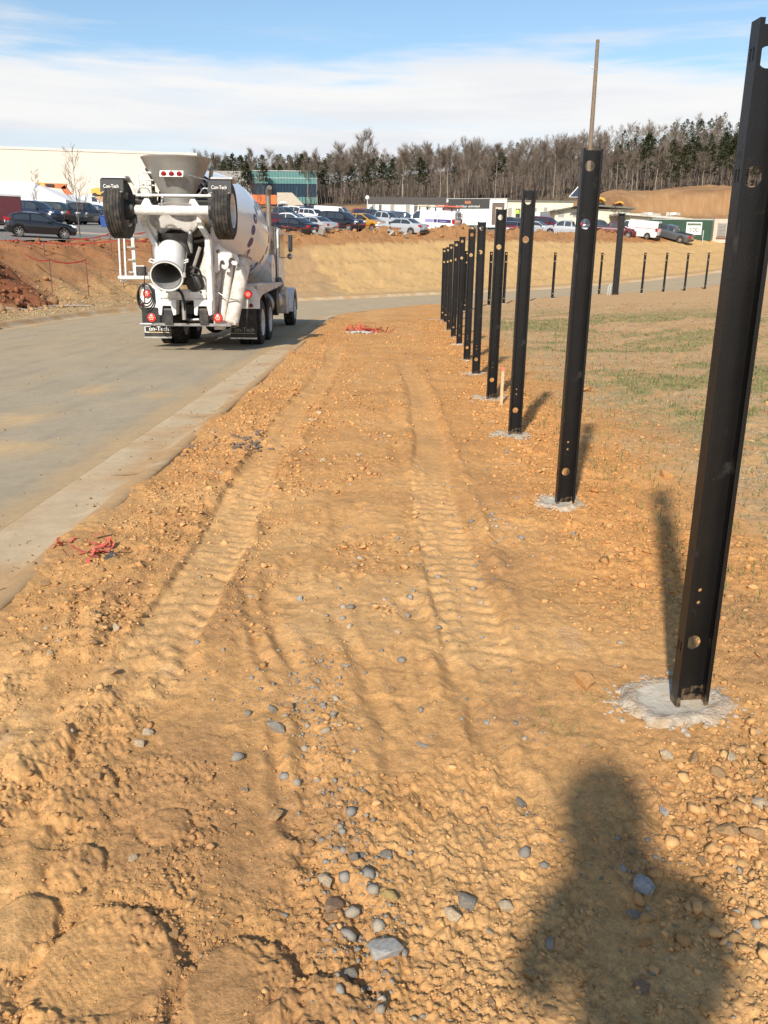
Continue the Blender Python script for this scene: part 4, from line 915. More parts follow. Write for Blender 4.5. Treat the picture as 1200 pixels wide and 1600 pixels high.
# ------------------------------------------------------------------ concrete mixer truck
white = mat('truck_white', (.78, .77, .74), .32, var=.05, vs=2, dirt=(.40, .32, .23), dirt_amt=.42, dscale=5, coat=.2)
wdirty = mat('truck_white_dirty', (.66, .63, .57), .5, var=.10, vs=6, dirt=(.36, .25, .18), dirt_amt=.75, dscale=8)
silver = mat('hopper_metal', (.42, .41, .38), .42, metal=.55, var=.15, vs=3, dirt=(.33, .30, .26), dirt_amt=.8, dscale=5)
galv = mat('galvanised', (.50, .48, .45), .4, metal=.7, var=.12, vs=5, dirt=(.30, .26, .22), dirt_amt=.6, dscale=9)
black = mat('black_rubber', (.018, .018, .018), .75, var=.3, vs=8, dirt=(.10, .085, .07), dirt_amt=.35, dscale=7)
tyrem = mat('tyre_rubber', (.022, .021, .020), .85, var=.25, vs=12, dirt=(.12, .095, .07), dirt_amt=.55, dscale=6)
chassis = mat('chassis_black', (.022, .022, .022), .5, var=.3, vs=4, dirt=(.12, .09, .065), dirt_amt=.4, dscale=5)
cable = mat('cable_black', (.012, .012, .012), .5)
rimw = mat('rim_white', (.72, .71, .68), .4, dirt=(.4, .33, .25), dirt_amt=.4, dscale=9)
def lamp_red(nm, e): return mat(nm, (.85, .02, .012), .3, var=.05, emit=e)
redon = lamp_red('tail_lamp_lit', 1.6); redoff = mat('marker_red', (.28, .012, .012), .25)
whitehot = mat('led_core', (1, .28, .22), .3, emit=2.2)
TX, TY, TZ = -4.25, 19.4, -.12
truck = empty('concrete_mixer_truck', (TX, TY, TZ), 0, 'white concrete mixer truck driving away on the road, brake lights lit and trailing axle raised', 'mixer truck')
def wheel(parent, x, y, z, R, w, side, rim_in=False, hub=True, name='wheel', rib=False):
    """side = +1 the dish of the rim faces right"""
    m = MB(); prof = [(R*.60, -w*.46), (R*.66, -w*.5), (R*.93, -w*.48), (R*.985, -w*.40), (R, -w*.30), (R*1.0, 0), (R, w*.30), (R*.985, w*.40), (R*.93, w*.48), (R*.66, w*.5), (R*.60, w*.46)]
    m.lathe(prof, 48, ((x, y, z), (1, 0, 0)))
    n = 56
    if rib:
        for u in (-.34, -.17, 0, .17, .34): m.lathe([(R-.004, w*(u-.065)), (R+.012, w*(u-.06)), (R+.012, w*(u+.06)), (R-.004, w*(u+.065))], 48, ((x, y, z), (1, 0, 0)))
    for k in range(0 if rib else n):            # tread blocks
        a = 2*math.pi*k/n
        for (u0, u1, sh) in ((-.40, -.16, 0), (-.12, .12, .5), (.16, .40, 0)):
            aa = a+sh*2*math.pi/n; c = (x+w*(u0+u1)/2, y+math.cos(aa)*(R+.003), z+math.sin(aa)*(R+.003))
            m.box(c, (w*(u1-u0), R*2*math.pi/n*.72, .016), rot=(aa-math.pi/2, 0, 0))
    t = m.build('tyre', tyrem, parent, smooth=35)
    m = MB(); s = side
    m.lathe([(R*.61, s*w*.47), (R*.57, s*w*.44), (R*.545, s*w*.10), (R*.50, s*w*.02), (R*.30, s*w*.0), (R*.24, s*w*.02), (R*.22, s*w*.22), (R*.12, s*w*.26), (0, s*w*.27)], 32, ((x, y, z), (1, 0, 0)))
    m.lathe([(R*.61, -s*w*.47), (R*.56, -s*w*.40), (R*.52, s*w*.0), (R*.1, 0)], 24, ((x, y, z), (1, 0, 0)))
    r_ = m.build('rim', rimw, t, smooth=35)
    if hub:
        m = MB()
        for k in range(10):
            a = 2*math.pi*k/10; m.cyl((x+s*w*.02, y+math.cos(a)*R*.40, z+math.sin(a)*R*.40), (x+s*(w*.02+.06), y+math.cos(a)*R*.40, z+math.sin(a)*R*.40), .018, n=6)
        m.build('wheel_nuts', chassis, t)
    return t
# chassis
for s in (-1, 1):
    m = MB(); m.bb((s*.46, -1.0, .78), (s*.38, 9.4, 1.04)); m.bb((s*.38, -1.0, .78), (s*.30, 9.4, .80)); m.bb((s*.38, -1.0, 1.02), (s*.30, 9.4, 1.04)); m.build('chassis_rail', chassis, truck)
m = MB()
for y in (-.9, .4, 2.1, 3.8, 5.5, 7.5): m.bb((-.38, y, .82), (.38, y+.1, 1.0))
m.build('cross_members', chassis, truck)
for y in (1.35, 2.72):
    m = MB(); m.cyl((-.9, y, .52), (.9, y, .52), .09, n=14); m.lathe([(0, -.22), (.16, -.2), (.25, -.08), (.27, 0), (.25, .08), (.16, .2), (0, .22)], 20, ((.05, y, .52), (0, 1, 0))); m.build('rear_axle', chassis, truck, smooth=40)
    for s in (-1, 1):
        wheel(truck, s*1.10, y, .52, .52, .27, s); wheel(truck, s*.79, y, .52, .52, .27, -s, hub=False)
        m = MB(); m.bb((s*.62, y-.06, .52), (s*.50, y+.06, .95)); m.box((s*.56, y+.35*(-1 if y > 2 else 1), .72), (.09, .75, .10), rot=(.25*(1 if y > 2 else -1), 0, 0)); m.build('suspension', chassis, truck)
for s in (-1, 1): wheel(truck, s*1.06, 8.75, .53, .53, .34, s, rib=True)
m = MB(); m.cyl((-.95, 8.75, .5), (.95, 8.75, .5), .07, n=10); m.build('front_axle', chassis, truck)
# mud flaps and rear fenders
flapm = mat('mud_flap', (.018, .018, .019), .6, var=.3, vs=5, dirt=(.09, .075, .06), dirt_amt=.3, dscale=5)
letter = mat('flap_lettering', (.80, .78, .72), .6); letter2 = mat('flap_lettering_gold', (.62, .47, .22), .6); letter3 = mat('flap_lettering_dull', (.26, .24, .19), .7)
def brandtext(s, size, c, parent, m1, m2=None, w=1.25):
    text(s, size, c, m1, parent, scale=(w, 1, 1))
m = MB(); m.bb((-1.34, -.02, .50), (-.66, .0, .90)); m.build('upper_flap', flapm, truck)
for (x0, x1, ml, mu) in ((-1.32, -.70, letter, letter2), (.66, 1.27, letter3, letter3)):
    m = MB(); m.bb((x0, .02, .22), (x1, .035, .60 if x0 < 0 else .9)); f = m.build('mud_flap', flapm, truck)
    m = MB(); m.bb((x0-.005, .012, .215), (x1+.005, .02, .25)); m.build('flap_weight', galv, f)
    xc = (x0+x1)/2; z = .385; gl = bool(x0 < 0)
    text('on-Tech', .135, (xc+.03, .012, z), ml, f, scale=(1.0, 1, 1), extrude=.003)
    m = MB(); m.bb((xc-.30, .009, z+.085), (xc-.16, .015, z+.105)); m.bb((xc-.30, .009, z-.045), (xc-.28, .015, z+.085)); m.bb((xc-.28, .009, z-.045), (xc-.19, .015, z-.027)); m.build('lettering', ml, f)
    m = MB(); m.bb((xc-.19, .009, z-.047), (xc+.27, .015, z-.029)); m.build('lettering_underline', mu, f)
for s in (-1, 1):
    x0, x1 = s*.80, s*1.33
    m = MB(); m.prism([(x0, .90), (s*1.36, .90), (s*1.36, 1.1), (s*1.30, 1.30), (s*1.22, 1.40), (x0, 1.40)], 'y', -.01, .05); f = m.build('rear_fender_panel', white, truck, bevel=.008)
    m = MB(); m.bb((s*.78, -.02, 1.395), (s*1.30, 4.6, 1.43)); m.build('fender_deck', wdirty, truck, bevel=.006)
    m = MB(); m.prism([(0.05, .90), (.30, 1.12), (.7, 1.20), (4.6, 1.36), (4.6, 1.43), (0.05, 1.43)], 'x', s*1.30, s*1.335); m.build('fender_skirt', wdirty, truck)
    m = MB(); m.lathe([(.66, -.26), (.68, -.26), (.68, .26), (.66, .26)], 20, ((s*.99, 1.35, .52), (1, 0, 0)), a0=0, a1=math.pi*.9); m.build('inner_wheel_arch', chassis, truck)
# bumper bar, lamps
m = MB(); m.bb((-1.06, -1.26, .575), (.92, -1.18, .635)); m.build('rear_bar', mat('bar_grey', (.28, .27, .26), .5, dirt=(.1, .08, .06), dirt_amt=.6, dscale=8), truck, bevel=.01)
m = MB(); m.bb((-1.03, -1.265, .61), (-.78, -1.262, .628)); m.build('reflective_strip', letter, truck)
m = MB()
for s in (-1, 1): m.box((s*.42, -.6, .68), (.08, 1.2, .10), rot=(.1, 0, 0))
m.build('bar_brackets', chassis, truck)
def lamp(x, y, z, r, lit=True):
    m = MB(); m.lathe([(r*1.18, 0), (r*1.18, -.03), (r, -.035), (r, 0)], 24, ((x, y, z), (0, 1, 0))); b = m.build('tail_light', black, truck, smooth=40)
    m = MB(); m.lathe([(r, -.03), (r*.7, -.045), (0, -.052)], 20, ((x, y, z), (0, 1, 0))); m.build('lens', redon if lit else redoff, b, smooth=50)
    if lit:
        m = MB()
        for k in range(7):
            a = 2*math.pi*k/6; rr = 0 if k == 6 else r*.48; m.lathe([(0, -.058), (r*.13, -.056), (r*.15, -.045)], 8, ((x+rr*math.cos(a), y, z+rr*math.sin(a)), (0, 1, 0)))
        m.build('led', whitehot, b)
for (x, y, z, r) in ((-.77, -1.27, .75, .085), (.65, -1.27, .76, .085), (-1.19, -.02, 1.21, .075), (1.11, -.02, 1.22, .075)): lamp(x, y, z, r)
for (x, z) in ((-1.31, .96), (1.17, .97)): lamp(x, -.02, z, .035, False)
# rear pedestal: two cranked uprights, cross beam, gussets, clevises
UP = {-1: [(-.83, 2.95), (-.80, 2.62), (-.60, 2.22), (-.60, .95)], 1: [(.36, 2.95), (.36, 2.62), (.50, 2.38), (.50, .90)]}
for s in (-1, 1):
    m = MB(); pts = UP[s]; w = .055
    for i in range(len(pts)-1):
        (xa, za), (xb, zb) = pts[i], pts[i+1]; m.prism([(xa-w, za), (xa+w, za), (xb+w, zb), (xb-w, zb)], 'y', -1.30, -1.06)
    m.build('upright', white, truck, bevel=.012)
    xi = -.55 if s < 0 else .45; g = [(xi, 1.33), (xi-s*.40, 1.33), (xi-s*.28, 1.55), (xi-s*.10, 1.95), (xi-s*.02, 2.3), (xi, 2.3)]
    m = MB(); m.prism(g, 'y', -1.16, -1.13); m.build('gusset', wdirty, truck)
    # side sheet that runs forward to the drum pedestal
    m = MB(); m.prism([(-1.1, .95), (.25, 1.0), (.7, 2.4), (.2, 2.9), (-.9, 2.6), (-1.1, 2.2)], 'x', (-.64 if s < 0 else .50), (-.61 if s < 0 else .53)); m.build('pedestal_side', wdirty, truck)
    xa = -.60 if s < 0 else .16
    m = MB(); m.prism([(xa, 1.13), (xa, .82), (xa+.06, .80), (xa+.09, 1.0), (xa+.27, 1.0), (xa+.31, .80), (xa+.37, .82), (xa+.39, 1.13)], 'y', -1.34, -1.05); m.build('clevis', white, truck, bevel=.008)
    m = MB(); m.cyl((xa+.02, -1.2, .90), (xa+.36, -1.2, .90), .085, n=16); m.bb((xa+.10, -1.3, .62), (xa+.28, -1.1, .90)); m.build('pivot_pin', chassis, truck, smooth=40)
m = MB(); m.bb((-.56, -1.33, 1.12), (.46, -1.02, 1.335)); m.build('cross_beam', white, truck, bevel=.045)
for xx in (-.42, .30):
    m = MB(); m.bb((xx, -1.336, 1.27), (xx+.05, -1.33, 1.31)); m.build('bolt_slot', chassis, truck)
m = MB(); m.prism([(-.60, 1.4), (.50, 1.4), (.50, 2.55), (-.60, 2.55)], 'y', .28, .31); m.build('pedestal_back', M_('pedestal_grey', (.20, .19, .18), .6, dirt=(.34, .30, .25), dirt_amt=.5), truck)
# gear case, hoses and pump in the dark between the uprights
m = MB(); m.lathe([(0, -.25), (.16, -.22), (.20, 0), (.20, .2), (.12, .3), (0, .32)], 20, ((.18, -1.12, 1.46), (0, 1, 0))); m.bb((.02, -1.2, 1.34), (.34, -.95, 1.50)); m.build('hydraulic_pump', chassis, truck, smooth=40)
def hose(pts, r, m_=cable, nm='hose', n=8):
    P = [Vector(p) for p in pts]; out = []
    for i in range(len(P)-1):
        a = P[max(i-1, 0)]; b = P[i]; c = P[i+1]; d = P[min(i+2, len(P)-1)]
        for k in range(5):
            t = k/5; out.append(.5*((2*b)+(c-a)*t+(2*a-5*b+4*c-d)*t*t+(3*b-a-3*c+d)*t**3))
    out.append(P[-1]); m = MB(); m.tube(out, r, n); return m.build(nm, m_, truck, smooth=60)
hose([(.0, -1.3, 1.62), (.10, -1.38, 1.78), (.30, -1.4, 1.76), (.36, -1.36, 1.55), (.30, -1.3, 1.42)], .024)
hose([(.02, -1.3, 1.5), (.12, -1.36, 1.66), (.28, -1.36, 1.62), (.33, -1.3, 1.45)], .02)
hose([(-.25, -1.35, 1.36), (-.08, -1.42, 1.28), (-.02, -1.42, 1.05), (-.05, -1.38, .80), (.05, -1.3, .70)], .030)
m = MB(); m.cyl((-.04, -1.40, 1.10), (-.05, -1.38, .72), .045, n=10); m.build('pipe', galv, truck, smooth=40)
m = MB(); m.tube([(.12, -1.3, 1.62), (.34, -1.28, 2.2)], .035, 8); m.build('strut', galv, truck)
m = MB(); m.tube([(.02, -1.1, .70), (.35, -1.15, .72)], .03, 8); m.cyl((.33, -1.15, .72), (.42, -1.15, .72), .055, n=12); m.build('shackle', galv, truck, smooth=40)
# raised trailing axle
AXY, AXZ = -1.9, 2.88
m = MB(); m.cyl((-.88, AXY, AXZ), (.86, AXY, AXZ), .095, n=24); m.build('trailing_axle', white, truck, smooth=40)
for s, xa in ((-1, -.80), (1, .45)):
    m = MB(); m.prism([(-1.9, 2.80), (-1.9, 2.96), (-1.2, 3.00), (-.2, 2.75), (-.2, 2.55), (-1.2, 2.72)], 'x', xa-.07, xa+.07); m.build('lift_arm', white, truck, bevel=.012)
    xb = -.55 if s < 0 else .40
    m = MB(); m.prism([(xb-.13, 2.93), (xb+.13, 2.93), (xb+.06 if s < 0 else xb+.02, 3.10), (xb-.02 if s < 0 else xb-.06, 3.10)], 'y', -1.96, -1.84); m.build('axle_bracket', white, truck, bevel=.006)
m = MB(); m.cyl((-.72, -2.0, 3.15), (.86, -2.0, 3.15), .026, n=12); m.build('tie_rod', white, truck, smooth=40)
m = MB(); m.tube([(-.3, -1.98, 2.99), (0.0, -1.99, 3.02), (.35, -1.98, 2.99)], .015, 6); m.build('brake_pipe', galv, truck)
for s in (-1, 1):
    xc = -.62 if s < 0 else .62
    m = MB(); m.cyl((xc-.17, -1.85, 3.05), (xc+.17, -1.85, 3.05), .075, n=16); m.cyl((xc-s*.17, -1.85, 3.05), (xc-s*.25, -1.85, 3.05), .03, n=8)
    for k in range(7): m.cyl((xc-.15+k*.045, -1.85, 3.05), (xc-.13+k*.045, -1.85, 3.05), .083, n=16)
    m.build('brake_chamber', chassis, truck, smooth=35)
    hose([(xc-.1, -1.95, 3.12), (xc-.02, -1.98, 3.28), (xc+.14, -1.98, 3.26), (xc+.18, -1.95, 3.12)], .014, galv, 'air_line', 6)
    x = -1.09 if s < 0 else 1.0
    wheel(truck, x, AXY, AXZ, .535, .36, s, name='raised_wheel', rib=True)
    m = MB(); m.cyl((x-s*.30, AXY, AXZ), (x-s*.08, AXY, AXZ), .17, .20, n=20); m.box((x-s*.26, AXY-.02, AXZ+.14), (.10, .16, .30)); m.box((x-s*.25, AXY, AXZ-.16), (.14, .12, .2)); m.build('brake_drum', chassis, truck, smooth=40, bevel=.01)
    # mudguard: cream steel top and black rear apron
    m = MB(); R = .60; a0, a1 = rad(62), rad(112); n = 10; prof = []
    for k in range(n+1):
        a = a0+(a1-a0)*k/n; prof.append((AXY-math.cos(a)*-R, AXZ+math.sin(a)*R))
    m.prism([(y, z) for y, z in prof]+[(y, z+.03) for y, z in prof[::-1]], 'x', x-.21, x+.21); m.build('mudguard', white, truck)
    yb = AXY-R*math.sin(rad(22))-.06; zt = AXZ+R*.93
    m = MB(); m.prism([(yb+.02, zt+.01), (yb-.10, zt-.03), (yb-.14, zt-.27), (yb-.11, zt-.27), (yb-.06, zt-.05), (yb+.02, zt-.02)], 'x', x-.23, x+.22); ap = m.build('guard_apron', flapm, truck, bevel=.004)
    text('Con-Tech', .092, (x-.01, yb-.145, zt-.19), letter, ap, scale=(.80, 1, 1))
    m = MB(); m.bb((x-.2, yb-.142, zt-.262), (x+.19, yb-.138, zt-.256)); m.build('lettering_underline', letter, ap)
    m = MB(); m.tube([(x-s*.2, -1.8, zt+.05), (x-s*.30, -1.75, zt-.1), (x-s*.33, -1.8, AXZ+.2)], .03, 6); m.build('guard_bracket', white, truck)
# drum: axis slopes down towards the cab
A0 = Vector((-.02, -.75, 3.12)); A1 = Vector((0, 6.3, 2.20)); ax = (A1-A0).normalized(); LD = (A1-A0).length
prof = [(.50, 0), (.56, .02), (.58, .12), (.86, 1.0), (1.14, 2.2), (1.20, 3.0), (1.21, 3.6), (1.18, 4.3), (1.02, 5.4), (.84, 6.3), (.70, 6.7), (.30, LD-.02), (0, LD)]
def spl(P, n=5):
    o = []
    for i in range(len(P)-1):
        for k in range(n):
            t = k/n; o.append((P[i][0]*(1-t)+P[i+1][0]*t, P[i][1]*(1-t)+P[i+1][1]*t))
    return o+[P[-1]]
m = MB(); m.lathe(prof, 72, (A0, ax)); drum_me = m.mesh('drum', mat('drum_white', (.80, .79, .78), .22, var=.02, coat=.5, dirt=(.5, .45, .38), dirt_amt=-.1, dscale=1.5)); drum_me.shade_smooth()
drum = link('drum', drum_me, truck)
m = MB(); m.lathe([(.50, 0), (.44, .5), (.3, 1.3), (0, 1.35)], 32, (A0+ax*.01, ax)); m.lathe([(.60, -.02), (.60, .06), (.57, .06)], 40, (A0, ax)); m.build('drum_mouth', M_('dark_inside', (.05, .045, .04), .9), drum, smooth=40)
m = MB(); m.lathe([(.66, .28), (.70, .28), (.70, .42), (.66, .42)], 60, (A0+ax*.1, ax)); m.build('roller_track', chassis, drum, smooth=30)
bv = BVHTree.FromPolygons([v.co[:] for v in drum_me.vertices], [p.vertices[:] for p in drum_me.polygons])
dotm = mat('dot_blue', (.025, .028, .16), .35, coat=.3)
for i in range(17):
    a = 2*math.pi*i/17; cy, cz = 2.2+.95*math.cos(a), 2.52+.76*math.sin(a); V = []; n = 20; ok = True
    for k in range(n):
        b = 2*math.pi*k/n; hit = bv.ray_cast(Vector((3, cy+.11*math.cos(b), cz+.115*math.sin(b))), Vector((-1, 0, 0)))
        if hit[0] is None: ok = False; break
        V.append(hit[0]+hit[1]*.006 if hit[1].x > 0 else hit[0]-hit[1]*.006)
    if ok:
        m = MB(); m.add(V, [tuple(range(n))]); m.build('blue_dot', dotm, drum)
# hopper on top (elliptical funnel)
def ell(levels, n=48):
    m = MB(); V = []; F = []
    for (cx, cy, z, rx, ry, tz) in levels:
        for i in range(n):
            a = 2*math.pi*i/n; V.append((cx+rx*math.cos(a), cy+ry*math.sin(a), z+tz*math.sin(a)))
    for k in range(len(levels)-1):
        for i in range(n): F.append((k*n+i, k*n+(i+1) % n, (k+1)*n+(i+1) % n, (k+1)*n+i))
    m.add(V, F); return m
HX = -.09; HY = -1.15
m = ell([(HX+.03, HY, 3.16, .30, .30, 0), (HX+.02, HY, 3.30, .36, .34, 0), (HX, HY, 3.62, .56, .50, 0), (HX, HY, 3.90, .70, .62, .0), (HX, HY, 3.915, .715, .635, 0), (HX, HY, 3.93, .715, .635, 0), (HX, HY, 3.93, .69, .61, 0), (HX, HY, 3.62, .54, .48, 0), (HX, HY, 3.2, .32, .30, 0)])
hop = m.build('charge_hopper', silver, truck, smooth=50)
m = ell([(HX+.03, HY+.05, 2.95, .33, .30, 0), (HX+.03, HY+.03, 3.17, .34, .32, 0)]); m.build('hopper_throat', silver, hop, smooth=50)
m = MB(); m.box((-.065, -1.715, 3.575), (.47, .02, .13), rot=(-.45, 0, 0)); lb = m.build('lamp_plate', white, truck)
for k in range(3):
    m = MB(); c = Vector((-.215+k*.155, -1.735, 3.575)); m.lathe([(.052, -.0), (.052, -.02), (.03, -.032), (0, -.036)], 18, (c, Vector((0, 1, .35)))); m.build('marker_lamp', redoff, lb, smooth=40)
m = MB(); m.tube([(.18, -1.70, 3.58), (.58, -1.3, 3.50)], .012, 5); m.build('wire', galv, truck)
# frame that carries the hopper
for s in (-1, 1):
    m = MB(); xx = s*.62-.05; m.tube([(xx, -.9, 2.9), (xx-s*.02, -.95, 3.55), (xx+s*.05, -1.1, 3.74)], .045, 6); m.tube([(xx, -.2, 2.6), (xx, -.9, 3.3)], .04, 6); m.tube([(xx-s*.05, -1.2, 2.9), (xx-s*.18, -1.35, 3.25)], .04, 6); m.build('hopper_frame', chassis if s < 0 else galv, truck)
m = MB(); m.tube([(-.60, -1.5, 3.2), (-.72, -1.45, 3.62), (-.5, -1.4, 3.62)], .035, 6); m.tube([(-.80, -1.4, 2.95), (-.83, -1.4, 3.58)], .03, 6); m.tube([(-.95, -1.2, 3.52), (-.55, -1.2, 3.50)], .015, 5); m.tube([(-.95, -1.2, 3.42), (-.55, -1.2, 3.40)], .015, 5); m.build('hand_rail', white, truck)
m = MB(); m.cyl((.50, -1.2, 3.45), (.78, -1.0, 3.15), .05, n=10); m.cyl((.38, -1.3, 3.40), (.62, -1.1, 3.08), .035, n=10); m.build('hydraulic_ram', chassis, truck, smooth=40)
# collector below the axle and dark opening
m = MB(); lv = [(-.86, -.36, 2.83), (.36, -.36, 2.83)]
top = [(-.78, 2.80), (.34, 2.80), (.34, 2.72), (.10, 2.46), (-.46, 2.46), (-.78, 2.72)]
m.prism([(-.76, 2.84), (.34, 2.84), (.30, 2.66), (.10, 2.46), (.02, 2.50), (-.1, 2.56), (-.32, 2.56), (-.44, 2.50), (-.50, 2.44), (-.74, 2.66)], 'y', -1.05, -.25); m.build('collector', galv, truck, bevel=.02)
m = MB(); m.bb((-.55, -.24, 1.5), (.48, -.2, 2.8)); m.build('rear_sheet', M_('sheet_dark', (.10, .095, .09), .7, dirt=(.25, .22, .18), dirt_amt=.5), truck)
m = MB(); m.lathe([(.34, 0), (.33, .25), (.30, .45)], 24, ((-.2, -.95, 2.5), (0, .1, -1))); m.build('rubber_boot', M_('grey_rubber', (.07, .07, .068), .7, dirt=(.25, .23, .2), dirt_amt=.6), truck, smooth=50)
m = MB(); m.tube([(.12, -1.1, 2.55), (.10, -1.16, 2.3), (.13, -1.16, 2.08)], [.03, .06, .02], 6); m.build('rubber_tongue', galv, truck)
# chute: open cylinder sloping down and backwards
c0 = Vector((-.30, -1.15, 2.08)); c1 = Vector((-.20, -2.05, 1.62)); cx_ = (c1-c0).normalized()
m = MB(); L_ = (c1-c0).length; m.lathe([(.275, -.06), (.29, 0), (.30, L_*.5), (.315, L_), (.33, L_+.01), (.33, L_+.03), (.30, L_+.03), (.285, L_*.5), (.26, 0)], 44, (c0, cx_)); ch = m.build('discharge_chute', mat('chute_white', (.84, .84, .82), .35, var=.02, dirt=(.5, .47, .42), dirt_amt=-.2), truck, smooth=45)
m = MB(); m.lathe([(.283, L_+.02), (.275, L_*.5), (.255, 0.0), (0, -.02)], 36, (c0, cx_)); m.build('chute_lining', M_('chute_inside', (.21, .21, .205), .5, var=.3, vs=4, dirt=(.30, .29, .27), dirt_amt=.8, dscale=3), ch, smooth=45)
m = MB(); m.lathe([(.335, L_+.0), (.345, L_+.012), (.335, L_+.035)], 40, (c0, cx_)); m.build('chute_rim', galv, ch, smooth=45)
for s in (-1, 1):
    m = MB(); b = c1+Vector((s*.34, .05, .02)); m.bb(b-Vector((.03, .05, .05)), b+Vector((.03, .05, .05))); m.tube([c1+Vector((s*.34, .1, .06)), c0+Vector((s*.31, .1, .05))], .016, 6); m.build('chute_hinge', galv, ch, bevel=.006)
    hx = c0.lerp(c1, .35)+Vector((s*.30, 0, .0)); m = MB(); m.tube([hx, hx+Vector((s*.09, -.04, .03)), hx+Vector((s*.10, -.12, -.02)), hx+Vector((s*.01, -.14, -.05))], .014, 6); m.build('chute_handle', white, ch)
# folded extension chutes on the right with their wave-shaped hook plate
fx = [(.56, .085, .0), (.735, .09, .03), (.97, .15, .05)]
for k, (x, r, dy) in enumerate(fx):
    p0 = Vector((x-.0-.10, -.86-dy, .68-.02*k)); p1 = Vector((x+.06+.06*k, -.55-dy, 1.92+.03*k)); d = (p1-p0)
    m = MB(); m.lathe([(r, 0), (r, d.length), (r-.02, d.length), (r-.02, 0), (r, 0)], 16, (p0, d), a0=math.pi*.0, a1=math.pi*1.35); c = m.build('folded_chute', wdirty, truck, smooth=50)
    m = MB(); m.cyl(p1+d.normalized()*.0, p1+d.normalized()*.05, r*1.05, n=20); m.cyl(p0, p0-d.normalized()*.04, r*1.08, n=20); m.build('chute_collar', M_('rusty_rim', (.36, .27, .21), .7, var=.3, vs=15), c, smooth=40)
hp = [(.66, 2.28), (.74, 2.20), (.84, 2.15), (.95, 2.08), (1.02, 2.07), (1.08, 2.00), (1.08, 1.90), (1.02, 1.84), (.95, 1.85), (.92, 1.90), (.96, 1.94), (1.01, 1.93), (.98, 1.99), (.91, 2.0), (.86, 1.94), (.87, 1.86), (.84, 1.78), (.77, 1.75), (.71, 1.80), (.72, 1.86), (.77, 1.84), (.79, 1.88), (.75, 1.95), (.69, 1.93), (.66, 1.84), (.66, 1.74), (.60, 1.68), (.54, 1.71), (.53, 1.80), (.58, 1.94), (.56, 2.06), (.58, 2.16)]
m = MB(); m.prism(hp, 'y', -.96, -.93); hpl = m.build('hook_plate', white, truck, bevel=.003)
m = MB(); m.cyl((.65, -.97, 2.12), (.65, -.90, 2.12), .04, n=16); m.build('plate_hole', M_('hole_grey', (.16, .15, .14), .8), hpl)
m = MB(); m.bb((.50, -.9, 1.86), (.62, -.5, 2.0)); m.build('plate_bracket', white, truck)
hose([(.48, -.98, 1.36), (.62, -1.02, 1.28), (.82, -1.06, 1.17), (1.05, -.98, 1.12)], .014, galv, 'chain', 6)
m = MB(); m.prism([(.50, .62), (.98, .60), (.98, .66), (.80, .70), (.50, .70)], 'y', -1.05, -.70); m.bb((.52, -1.1, .50), (.72, -.8, .60)); m.build('chute_rest', wdirty, truck, bevel=.006)
# ladder frame on the left with its arm, and coiled hose
m = MB()
for x in (-1.80, -1.68): m.tube([(x, .1, 1.50), (x+.02, .15, 2.75)], .022, 8)
m.bb((-1.80, .08, 1.46), (-1.68, .16, 1.54)); m.build('ladder_rail', white, truck)
m = MB(); m.bb((-1.55, .25, 1.55), (-1.48, .30, 2.9)); m.build('ladder_rail', white, truck)
for k in range(5):
    m = MB(); m.bb((-1.68, .18, 1.66+k*.27), (-1.50, .26, 1.69+k*.27)); m.build('ladder_rung', galv, truck)
m = MB(); m.cyl((-1.80, .0, 1.55), (-.86, -.6, 1.56), .045, n=10); m.bb((-1.46, .0, 1.60), (-1.22, .25, 1.82)); m.build('swing_arm', white, truck)
m = MB(); m.bb((-1.40, -.05, 1.60), (-1.20, .1, 1.80)); m.build('valve_block', chassis, truck, bevel=.01)
for k in range(4):
    R = .17+.022*k; pts = [(-1.0+.01*k+.85*R*math.sin(t), -.82-.02*k, 1.23-.03*k-R*1.25*math.cos(t)) for t in np.linspace(0, 6.28, 26)]
    m = MB(); m.tube(pts, .015, 6, caps=False); m.build('hose_coil', cable, truck, smooth=60)
hose([(-1.02, -.85, 1.02), (-1.0, -.88, 1.3), (-.98, -.86, 1.6), (-.95, -.8, 1.66)], .012)
# right side: water tank, exhaust, cab
m = MB(); m.cyl((.62, 5.2, .85), (1.12, 5.2, .85), .36, n=28); m.build('fuel_tank', chassis, truck, smooth=40)
m = MB(); m.cyl((.74, 4.3, .82), (.74, 6.9, .82), .33, n=28); m.build('fuel_tank', mat('tank_alu', (.40, .40, .39), .35, metal=.8, dirt=(.3, .24, .18), dirt_amt=.5), truck, smooth=40)
m = MB(); m.cyl((.0, 4.9, 1.75), (1.05, 4.9, 1.75), .42, n=28); m.build('water_tank', white, truck, smooth=40)
stack = mat('exhaust_steel', (.27, .235, .19), .45, metal=.5, var=.25, vs=4, dirt=(.16, .13, .10), dirt_amt=.5, dscale=6)
m = MB(); m.cyl((.84, 5.6, 1.5), (.86, 5.6, 2.95), .165, n=24); m.cyl((.86, 5.6, 2.9), (.86, 5.6, 3.8), .075, n=16); m.tube([(.86, 5.6, 3.78), (.87, 5.55, 3.9), (.93, 5.42, 3.98)], [.075, .075, .07], 14); m.build('exhaust_stack', stack, truck, smooth=40)
m = MB(); m.tube([(.84, 5.6, 1.52), (.85, 5.6, 1.3), (.95, 5.55, 1.16), (1.12, 5.5, 1.18), (1.18, 5.5, 1.34), (1.12, 5.6, 1.48), (1.02, 5.75, 1.46)], .085, 14); m.build('exhaust_pipe', stack, truck, smooth=50)
m = MB(); m.cyl((1.04, 5.6, 1.55), (1.05, 5.6, 3.0), .02, n=8); m.build('stack_bracket', chassis, truck)
